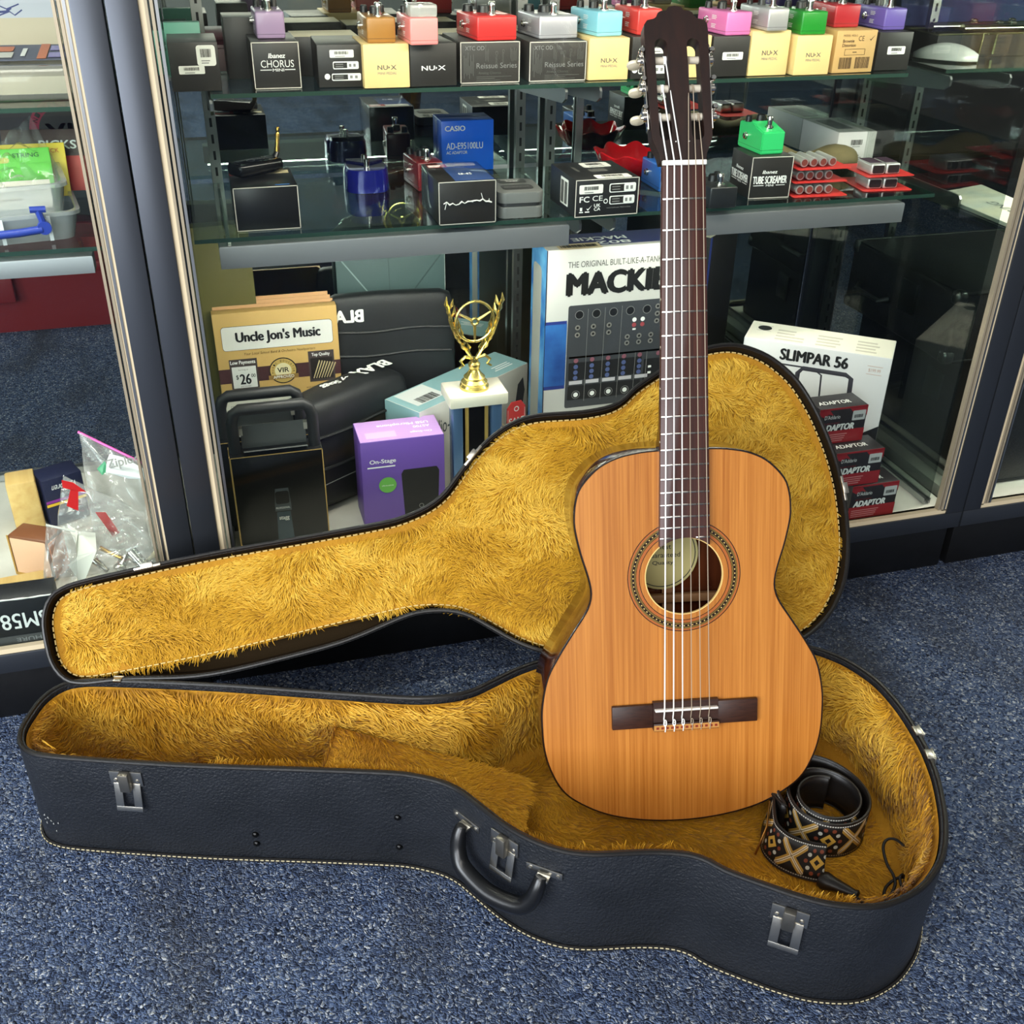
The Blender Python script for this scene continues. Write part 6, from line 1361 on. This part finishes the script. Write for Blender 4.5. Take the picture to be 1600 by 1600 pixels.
rects(o, Fc, [(.05, .055, .03, .008)], M('card_hole', (206, 196, 90), .5), 'euro_slot', .004, .0004); text(o, Fc, 'STRING', (.085, .062, .035, .006), M('dark_green_ink', (24, 86, 24), .5), .01); rects(o, Fc, [(.0, .0, .135, .02)], M('lime_light', (164, 226, 110), .4), 'pale_band', 0, .0004)
o, Fc = cardpk('yellow hang card behind the green one in the clear bin', -.250, 1.678, bz, .135, .076, M('yellow_card', (238, 204, 40), .4), -26, .02); text(o, Fc, 'PACK', (.105, .062, .022, .006), M('orange_ink', (206, 110, 20), .5), .01)
o, Fc = cardpk('white header card lying in front in the clear bin', -.262, 1.612, bz, .12, .046, M('white_card', (232, 226, 212), .45), -48, .08); text(o, Fc, 'Premium picks', (.03, .012, .05, .006), M('tan_ink', (170, 140, 90), .5), 0)
o, Fc = cardpk('red and brown picks card standing in the clear bin', -.215, 1.712, bz, .12, .088, M('brown_card', (66, 38, 30), .4), -22, -.12); text(o, Fc, 'PICKS', (.052, .060, .052, .012), WHITE, .03); rects(o, Fc, [(.0, .0, .12, .05)], M('card_red', (208, 48, 40), .4), 'red_panel', 0, .0004); text(o, Fc, 'PREMIUM', (.0, .058, .045, .008), GREYINK, .01); rings(o, Fc, [(.055, .03, 0, .018)], M('pale_blister', (214, 206, 198), .3), 'blister', .0006)
def filmbag(label, pts, base, mat, name='plastic_bag', cat='bag', n=26, bulge=.012, amp=.0055, seed=1, group=None):
    """pouch over four corner points (lower left, lower right, upper right, upper left)"""
    A_, B_, C_, D_ = [Vector(p) for p in pts]; rs = np.random.RandomState(seed)
    o = thing(name, label, cat, tuple(base), 0, group); base = Vector(base); nrm = (B_ - A_).cross(D_ - A_).normalized()
    ph = rs.uniform(0, 6.28, 8); kk = rs.normal(0, 1, (8, 2)) * 9
    b = MB()
    for sg in (-1, 1):
        rows = []
        for i in range(n + 1):
            row = []
            for j in range(n + 1):
                u, v = i / n, j / n; p = (A_ * (1 - u) + B_ * u) * (1 - v) + (D_ * (1 - u) + C_ * u) * v
                edge = (16 * u * (1 - u) * v * (1 - v)) ** .4
                cr = sum(math.sin(kk[q][0] * u + kk[q][1] * v + ph[q]) for q in range(8)); cr = abs(cr) - 1.6
                row.append(b.v(tuple(p + nrm * (sg * bulge * edge + amp * cr * (.35 + .65 * edge)) - base)))
            rows.append(row)
        for i in range(n):
            for j in range(n): b.bm.faces.new((rows[i][j], rows[i + 1][j], rows[i + 1][j + 1], rows[i][j + 1]))
    bmesh.ops.remove_doubles(b.bm, verts=b.bm.verts, dist=1e-5)
    b.build('film', mat, o, True, 25); return o
Vp = lambda px, py, y: tuple(at(px, py, 'y', y))
filmbag('clear peaked plastic bag standing in the clear bin', (Vp(0, 290, 1.62), Vp(108, 288, 1.64), Vp(46, 178, 1.74), Vp(-6, 230, 1.72)), Vp(40, 290, 1.63), FILM, seed=3, bulge=.014)
# round red badge on the back of the showcase
t = thing('round_sign', 'round dark red sign with the letters XL behind the clear bin', 'sign', tuple(at(100, 205, 'y', 1.862)), 0)
FX = Matrix(((1, 0, 0, 0), (0, 0, -1, 0), (0, 1, 0, 0), (0, 0, 0, 1))); MAG = M('magenta_print', (150, 36, 66), .45); SGD = M('sign_dark', (52, 46, 48), .5)
b = MB(); b.M = FX; b.lathe([(.050, -.002), (.050, .002), (.0004, .002)], 48); b.build('disc', MAG, t); rings(t, FX, [(0, 0, 0, .036)], SGD, 'inner_disc', .0025, 40); text(t, FX, 'XL', (-.026, -.018, .052, .030), MAG, .03, eps=.003)
text(t, FX, 'XL', (-.026, -.018, .052, .030), MAG, .03, eps=.003)
for k, ch in enumerate('NICKEL WOUND'):
    if ch == ' ': continue
    q = R_(155 - 130 * k / 11); text(t, FX, ch, (.0425 * math.cos(q) - .003, .0425 * math.sin(q) - .0035, .006, .0072), M('sign_black', (20, 14, 16), .5), .01, eps=.0026, rot=q - PI / 2)
# upper shelf of the left showcase
t = thing('card_box', 'clear plastic box of cards on the upper shelf of the left showcase', 'box', (-.235, 1.605, z1), 0)
b = MB(); A_ = lambda e, z: [(x, y, z) for x, y in rrect(-.105 - e, -e, .21 + 2 * e, .20 + 2 * e, .014, 5)]
b.loft([A_(-.004, 0), A_(0, .004), A_(0, .034), A_(-.004, .042)], True, True, True); b.build('plastic_shell', glassmat('hazy_shell', (236, 236, 232), 1.4, .05, .22, (206, 204, 196)), t, True, 50)
b = MB(); b.box((.0, .08, .016), (.17, .11, .022)); st_ = b.build('card_stack', M('cream_stack', (196, 188, 168), .6), t, False)
b = MB(); b.box((.01, .095, .0485), (.155, .10, .0012), Matrix.Rotation(R_(4), 3, 'X')); cd = b.build('top_card', M('slate_card', (74, 78, 96), .4), t, False)
FT = Matrix.Translation((-.0675, .045, .0455)) @ Matrix.Rotation(R_(4), 4, 'X'); rects(cd, FT, [(.112, .002, .012, .096)], M('orange_strip', (206, 122, 84), .5), 'orange_strip', 0, .0012); rects(cd, FT, [(.126, .01, .026, .03), (.126, .055, .026, .03)], M('violet_foil', (138, 124, 190), .25, .3), 'foil_patch', 0, .0012); rects(cd, FT, [(.046, .052, .032, .032)], M('orange_strip', (206, 122, 84), .5), 'orange_square', .004, .0012); rects(cd, FT, [(.046, .012, .034, .034)], M('pale_square', (206, 204, 196), .5), 'pale_square', 0, .0012); rects(cd, FT, [(.012, .03, .014, .02), (.09, .02, .006, .05)], WHITE, 'white_print', 0, .0012)
t = thing('capo_clamp', 'black metal clamp lying behind the card box', 'clamp', (-.300, 1.835, z1), 0); b = MB(); b.box((0, 0, .012), (.10, .02, .022), None, .003).box((.07, 0, .009), (.06, .018, .016), None, .003); b.build('clamp_body', M('clamp_black', (34, 34, 34), .4), t)
b = MB()
for k in range(3): b.box((.02, -.002, .026 + .004 * k), (.075, .018, .0022))
b.build('steel_bar', CHROME, t, False)
t = thing('paper_sign', 'large white paper with blue marker drawing at the back of the left showcase', 'paper', (-.42, 1.872, .826), 0)
b = MB(); b.box((0, 0, .076), (.50, .0012, .152)); b.build('paper_sheet', M('buff_paper', (206, 192, 168), .7), t, False)
FPp = Matrix(((1, 0, 0, -.25), (0, 0, -1, -.0006), (0, 1, 0, 0), (0, 0, 0, 1)))
BI = M('marker_blue', (62, 70, 124), .6); rects(t, FPp, [(0, .070, .50, .08)], M('pale_blue_paper', (198, 200, 210), .7), 'upper_sheet', 0, .0004)
rd = random.Random(5); b = MB(); b.M = FPp
for k in range(26):
    x, y = rd.uniform(.15, .47), rd.uniform(.074, .146); b.tube([(x + .012 * q + rd.uniform(-.004, .004), y + rd.uniform(-.004, .006), .0006) for q in range(4)], rd.uniform(.0006, .0018), 4, flat=.2)
b.tube([(.05, .080, .0006), (.40, .090, .0006), (.46, .12, .0006)], .0022, 4, flat=.2)
b.build('marker_strokes', BI, t)
# things on the floor of the left showcase
c = Carton('microphone_box', 'black box with upside down white numerals lying against the left showcase front', 'box', (-.372, 1.3535, zd), .0, .19, .045, .076, M('charcoal_box', (30, 31, 33), .4)); F = c.F('turned'); text(c.t, F, 'SM58', (.012, .024, .062, .026), WHITE, -.01, eps=.0008); FB_ = c.F('front'); rects(c.t, FB_, [(0, 0, .19, .014)], M('grey_foot', (78, 78, 78), .45), 'grey_band', 0, .0004); text(c.t, F, 'SHURE', (.02, .066, .04, .007), M('shure_grey', (140, 140, 140), .5), .01, eps=.0009)
b = MB(); rd = random.Random(2); b.tube([(-.095 + .19 * k / 24, -.001, .0762 + rd.uniform(-.0004, .0008)) for k in range(25)], [.0007 + rd.random() * .0007 for _ in range(25)], 5); b.build('torn_edge', STICK, c.t)
WOODP = wood('pale_pine', (222, 190, 122), (196, 156, 88), 60, .06, .5, .1)
def wblock(label, p, s, yaw, rx=0):
    t = thing('reed_case', label, 'reed case', p, yaw, 'pale wooden reed cases'); b = MB(); b.M = Matrix.Rotation(R_(rx), 4, 'X'); b.box((0, 0, s[2] / 2), s, None, .003); b.build('case_body', WOODP, t)
    b = MB(); b.M = Matrix.Rotation(R_(rx), 4, 'X'); b.box((s[0] * .5, 0, s[2] / 2), (.0012, s[1] * .96, s[2] * .9)); b.build('case_side', M('oak_side', (176, 138, 78), .55), t, False)
wblock('pale wooden reed case standing upright beside the navy box', (-.352, 1.70, zd), (.045, .05, .092), .15)
wblock('pale wooden reed case lying nearest to the left showcase front', (-.352, 1.452, zd), (.10, .05, .040), .12)
c = Carton('reed_box', 'navy reed box with purple and yellow stripes standing tilted', 'box', (-.286, 1.69, zd + .001), .42, .066, .05, .088, M('navy_box', (26, 30, 58), .4)); F = c.F('front'); w, h = c.w, c.h
rects(c.t, F, [(0, h * .50, w, h * .055)], M('purple_stripe', (142, 48, 150), .45), 'purple_stripe', 0, .0004); rects(c.t, F, [(0, h * .43, w, h * .055)], M('yellow_stripe', (240, 196, 50), .45), 'yellow_stripe', 0, .0004); Ft = c.F('turned'); text(c.t, Ft, 'Vandoren', (w * .2, h * .14, w * .6, h * .13), WHITE, .0, .45, eps=.0008); poly(c.t, F, [(w * .45, h * .22), (w * .52, h * .36), (w * .60, h * .36), (w * .58, h * .22)], WHITE, 'white_emblem', .0005)
t = thing('reed_case', 'brown reed case with salmon lid between the pale wooden cases', 'reed case', (-.318, 1.545, zd), R_(-30)); b = MB(); b.box((0, 0, .036), (.07, .04, .072), None, .003); b.build('case_body', M('chestnut_body', (122, 74, 44), .4), t)
rects(t, Matrix.Translation((-.035, -.020, 0)) @ Matrix.Rotation(PI / 2, 4, 'X'), [(.004, .004, .062, .064)], M('salmon_lid', (238, 190, 154), .5), 'salmon_panel', .002, .0008)
b = MB(); b.box((.0355, 0, .034), (.0014, .036, .064)); b.build('orange_side', M('orange_side', (240, 132, 62), .45), t, False); b = MB(); b.box((0, -.0208, .002), (.07, .0012, .005)).box((-.034, -.0208, .036), (.003, .0012, .072)); b.build('brass_edge', M('brass_edge', (206, 160, 82), .35, .6), t, False)
BAGF = glassmat('zip_bag_film', (250, 250, 250), 1.6, .12, .13, (240, 240, 238), 1.0)
bg = filmbag('large clear zip bag with pink zipper and white brand panel leaning by the corner post', (Vp(150, 872, 1.49), Vp(262, 872, 1.47), Vp(256, 742, 1.56), Vp(124, 676, 1.63)), Vp(200, 872, 1.48), BAGF, 'zip_bag', 'bag', 40, .016, .0065, 11, 'zip bags on the showcase floor')
b = MB(); base = Vector(Vp(200, 872, 1.48)); a_, b__ = Vector(Vp(122, 675, 1.632)), Vector(Vp(252, 738, 1.565)); b.tube([tuple(a_.lerp(b__, k / 10) - base) for k in range(11)], .0022, 6); b.build('pink_zipper', M('pink_zip', (214, 86, 170), .35), bg)
def patch(parent, base, P, mat, nm, dy=-.012):
    b = MB(); q = [Vector(p) + Vector((0, dy, 0)) - Vector(base) for p in P]; nv = (q[1] - q[0]).cross(q[2] - q[1]).normalized() * .0005; b.loft([[tuple(v) for v in q], [tuple(v + nv) for v in q]], True, True, True); o = b.build(nm, mat, parent, False); return o
pn = patch(bg, base, [Vp(166, 728, 1.55), Vp(168, 710, 1.57), Vp(172, 700, 1.58), Vp(195, 706, 1.58), Vp(232, 728, 1.56), Vp(232, 740, 1.55), Vp(200, 738, 1.55)], M('brand_white', (232, 234, 236), .4), 'white_panel', -.02)
A_ = Vector(Vp(172, 728, 1.56)) + Vector((0, -.026, 0)); X_ = (Vector(Vp(222, 716, 1.56)) - Vector(Vp(172, 728, 1.56))).normalized(); Y_ = Vector((0, .55, .83)); Y_ = (Y_ - X_ * Y_.dot(X_)).normalized(); Z_ = X_.cross(Y_); FZ = Matrix.Identity(4)
for r in range(3): FZ[r][0] = X_[r]; FZ[r][1] = Y_[r]; FZ[r][2] = Z_[r]; FZ[r][3] = (A_ - base)[r]
text(pn, FZ, 'Ziploc', (0, .003, .048, .018), GREYINK, .015, eps=.001)
patch(bg, base, [Vp(152, 728, 1.56), Vp(160, 738, 1.55), Vp(170, 730, 1.56), Vp(164, 716, 1.57)], M('green_content', (70, 150, 112), .5), 'green_patch', -.01)
bg2 = filmbag('medium clear zip bag with red zipper and metal mouthpieces inside', (Vp(80, 905, 1.44), Vp(246, 890, 1.43), Vp(225, 800, 1.50), Vp(98, 742, 1.56)), Vp(160, 900, 1.44), BAGF, 'zip_bag', 'bag', 40, .018, .0065, 12, 'zip bags on the showcase floor')
base2 = Vector(Vp(160, 900, 1.44)); RZ = M('red_zip', (222, 32, 34), .4)
for Pq in ([(98, 738), (116, 742), (136, 756), (124, 756), (100, 750)], [(112, 752), (124, 756), (124, 786), (106, 778)], [(150, 788), (166, 788), (188, 820), (176, 824)]): patch(bg2, base2, [Vp(x, y, 1.53) for x, y in Pq], RZ, 'red_strip', -.025)
patch(bg2, base2, [Vp(106, 808, 1.50), Vp(124, 820, 1.49), Vp(150, 822, 1.49), Vp(152, 850, 1.46), Vp(130, 905, 1.43), Vp(108, 872, 1.45), Vp(122, 858, 1.46), Vp(120, 840, 1.47)], M('paper_scrap', (222, 222, 212), .6), 'paper_scrap', -.02)
bg3 = filmbag('small clear bag nearest the lid at the showcase front', (Vp(66, 930, 1.40), Vp(122, 918, 1.40), Vp(118, 838, 1.44), Vp(72, 818, 1.45)), Vp(95, 925, 1.40), BAGF, 'zip_bag', 'bag', 24, .010, .003, 13, 'zip bags on the showcase floor')
b = MB(); b.tube([tuple(Vector(Vp(72 + 46 * k / 8, 818 + 10 * k / 8, 1.44)) - Vector(Vp(95, 925, 1.40)) + Vector((0, -.004, 0))) for k in range(9)], .0016, 6); b.build('white_zipper', STICK, bg3)
BRS = M('mouthpiece_brass', (206, 164, 84), .2, 1.0)
for i, (x0, y0, x1, y1, r0, r1, m_) in enumerate(((156, 856, 190, 872, .0035, .003, BRS), (196, 868, 186, 892, .008, .010, CHROME), (204, 862, 226, 886, .010, .009, CHROME), (224, 882, 246, 862, .0035, .0045, M('ivory_tube', (226, 214, 176), .4)), (148, 876, 168, 892, .006, .0045, CHROME))):
    p, q = Vector(Vp(x0, y0, 1.47)), Vector(Vp(x1, y1, 1.455)); o = thing('mouthpiece', ('thin brass mouthpiece tube in the zip bag', 'short chrome mouthpiece standing nearest the lid clasp', 'wide chrome mouthpiece with dark bore in the zip bag', 'ivory coloured tube at the right side of the zip bag', 'chrome mouthpiece beside the paper scrap in the zip bag')[i], 'mouthpiece', tuple(p), 0, 'mouthpieces in the zip bag')
    b = MB(); d = (q - p); qm = d.to_track_quat('Z', 'Y').to_matrix().to_4x4(); b.M = qm; b.lathe([(r0, 0), (r0 * .9, d.length * .6), (r1, d.length * .75), (r1, d.length), (r1 * .6, d.length), (r1 * .5, d.length * .8), (.0004, d.length * .8)], 16); b.build('tube', m_, o)
# behind the counter, seen through the open back of the left showcase
t = thing('plastic_crate', 'dark red plastic crate on the carpet behind the left showcase', 'crate', (-.55, 3.12, 0), .0)
REDP = M('crate_red', (120, 26, 30), .45)
b = MB(); b.loft([[(-.33, -.10, 0), (.33, -.10, 0), (.33, .26, 0), (-.33, .26, 0)], [(-.35, -.12, .19), (.35, -.12, .19), (.35, .28, .19), (-.35, .28, .19)], [(-.34, -.11, .19), (.34, -.11, .19), (.34, .27, .19), (-.34, .27, .19)], [(-.32, -.09, .01), (.32, -.09, .01), (.32, .25, .01), (-.32, .25, .01)]], True, True, True); b.build('crate_body', REDP, t, False)
b = MB(); b.box((0, -.123, .178), (.71, .02, .024), None, .003).box((0, .283, .178), (.71, .02, .024), None, .003).box((-.353, .08, .178), (.02, .42, .024), None, .003).box((.353, .08, .178), (.02, .42, .024), None, .003); b.build('crate_rim', REDP, t)
b = MB(); b.box((-.04, -.132, .14), (.15, .02, .09), None, .004); b.build('crate_latch', REDP, t)

# ------------------------------------------------------------------ right showcase
t = thing('computer_mouse', 'white computer mouse on the upper shelf of the right showcase', 'computer mouse', (1.312, 1.742, ZS1 + .0006), R_(42))
b = MB(); lo = []
for k in range(13):
    u = k / 12; y = -.056 + .112 * u; w_ = .029 * (1 - abs(2 * u - 1) ** 3.2) ** .6 + .001; h_ = .006 + .020 * math.sin(PI * min(1, u * .95 + .05)) ** .8
    lo.append([(w_ * math.cos(q), y, .003 + h_ * max(0, math.sin(q)) + (.002 * min(0, math.sin(q)))) for q in np.linspace(0, 2 * PI, 24, endpoint=False)])
b.loft(lo, True, True, True); b.build('mouse_body', M('mouse_white', (226, 226, 222), .25, 0, .4), t, True, 50)
NAVY = M('navy_velvet', (38, 48, 92), .85, bump=(300, .3)); SILF = M('flute_silver', (208, 202, 188), .16, 1.0); BRT = M('pale_brass', (206, 200, 150), .25, 1.0)
t = thing('flute_case', 'open flute case with navy lining on the upper shelf of the right showcase', 'instrument case', (1.55, 1.818, ZS1 + .0004), 0)
b = MB(); b.loft([[(-.24, -.048, 0), (.24, -.048, 0), (.24, .048, 0), (-.24, .048, 0)], [(-.24, -.048, .038), (.24, -.048, .038), (.24, .048, .038), (-.24, .048, .038)], [(-.235, -.043, .038), (.235, -.043, .038), (.235, .043, .038), (-.235, .043, .038)], [(-.235, -.043, .018), (.235, -.043, .018), (.235, .043, .018), (-.235, .043, .018)]], True, True, True); b.build('case_base', M('case_black', (24, 24, 26), .45), t, False)
b = MB(); b.box((0, 0, .020), (.468, .084, .004)); b.build('navy_lining', NAVY, t, False)
b = MB(); b.box((0, .092, .085), (.48, .018, .095), Matrix.Rotation(R_(-10), 3, 'X'), .003); ld = b.build('case_lid', NAVY, t)
b = MB(); b.tube([(-.24, -.048, .0385), (.24, -.048, .0385), (.24, .048, .0385), (-.24, .048, .0385)], .0018, 6, True); b.build('metal_rim', BRT, t)
b = MB(); b.tube([(-.15, -.052, .005), (-.15, -.054, .040), (-.12, -.054, .040), (-.12, -.052, .005)], .0028, 6); b.build('latch_loop', BRT, t)
t = thing('flute', 'silver flute lying in the navy lined case', 'flute', (1.55, 1.815, ZS1 + .0345), 0)
b = MB(); b.cyl((-.17, -.015, .010), (.20, -.015, .010), .0085, None, 16); b.cyl((-.21, .022, .010), (.12, .022, .010), .0085, None, 16); b.build('flute_tube', SILF, t)
for k in range(11):
    b = MB(); b.lathe([(.008, 0), (.008, .003), (.005, .005), (.0004, .005)], 14, Matrix.Translation((-.12 + .028 * k, -.015 if k % 3 else .022, .0185))); b.build('flute_key', SILF, t)
b = MB(); b.tube([(-.14, -.026, .016), (.18, -.026, .016)], .0018, 6); b.build('key_rod', SILF, t)
ZP = .612
t = thing('paper_bag', 'pale flat bag marked STRING on the lower shelf of the right showcase', 'bag', tuple(Vector(at(1520, 330, 'z', ZP + .001))), 0); base = Vector(at(1520, 330, 'z', ZP + .001))
b = MB(); q = [Vector(at(x, y, 'z', ZP + .001)) - base for x, y in ((1459, 307), (1532, 293), (1640, 340), (1600, 366))]; b.prism([(v.x, v.y) for v in q][::-1], 0, .006, .001); b.build('bag_sheet', M('pale_bag', (176, 186, 176), .35, var=(18, (206, 204, 176))), t)
X_ = (q[1] - q[2]).normalized(); X_ = (q[0] - q[3]).normalized(); Y_ = Vector((0, 0, 1)).cross(X_); FS = Matrix.Identity(4); o_ = q[3].lerp(q[2], .35) + X_ * .02
for r in range(3): FS[r][0] = X_[r]; FS[r][1] = Y_[r]; FS[r][2] = (0, 0, 1)[r]; FS[r][3] = (o_.x, o_.y, .006)[r]
FS = FS @ Matrix.Translation((0, -.03, 0)); text(t, FS, 'STRING', (.02, .0, .10, .020), M('pencil_grey', (84, 92, 92), .6), .0, eps=.0006)
HB = M('hard_case_black', (34, 34, 35), .42, bump=(240, .6, .0015)); ALC = M('case_edge_metal', (120, 122, 120), .3, 1.0)
def hardcase(label, x0, x1, y0, y1, za, zb):
    t = thing('hard_case', label, 'hard case', ((x0 + x1) / 2, (y0 + y1) / 2, za), 0, 'black hard cases in the right showcase'); w, d, h = x1 - x0, y1 - y0, zb - za
    b = MB(); b.box((0, 0, h / 2), (w, d, h), None, .008, 3); b.build('case_shell', HB, t)
    for z_ in (.004, h - .004):
        b = MB(); b.tube([(-w / 2 + .004, -d / 2 + .004, z_), (w / 2 - .004, -d / 2 + .004, z_), (w / 2 - .004, d / 2 - .004, z_), (-w / 2 + .004, d / 2 - .004, z_)], .0055, 6, True); b.build('edge_trim', M('case_trim', (58, 58, 58), .35, .6), t)
    for sx in (-1, 1):
        for sy in (-1, 1):
            for z_ in (.012, h - .012):
                b = MB(); b.box((sx * (w / 2 - .010), sy * (d / 2 - .010), z_), (.026, .026, .028), None, .010, 3); b.build('metal_corner', ALC, t)
    b = MB(); b.box((-w / 2 - .002, -d * .1, h * .62), (.006, .05, .06), None, .002); b.build('latch', ALC, t)
    b = MB(); b.tube([(-w / 2 - .004, -.05 + d * .2, h * .45), (-w / 2 - .02, -.04 + d * .2, h * .40), (-w / 2 - .02, .04 + d * .2, h * .40), (-w / 2 - .004, .05 + d * .2, h * .45)], .006, 8); b.build('handle', M('case_handle', (28, 28, 28), .5), t)
hardcase('lower and larger black hard case on the floor of the right showcase', 1.325, 2.05, 1.405, 1.86, zd, .335)
hardcase('upper black hard case with metal corners stacked in the right showcase', 1.262, 1.95, 1.50, 1.84, .3365, .472)
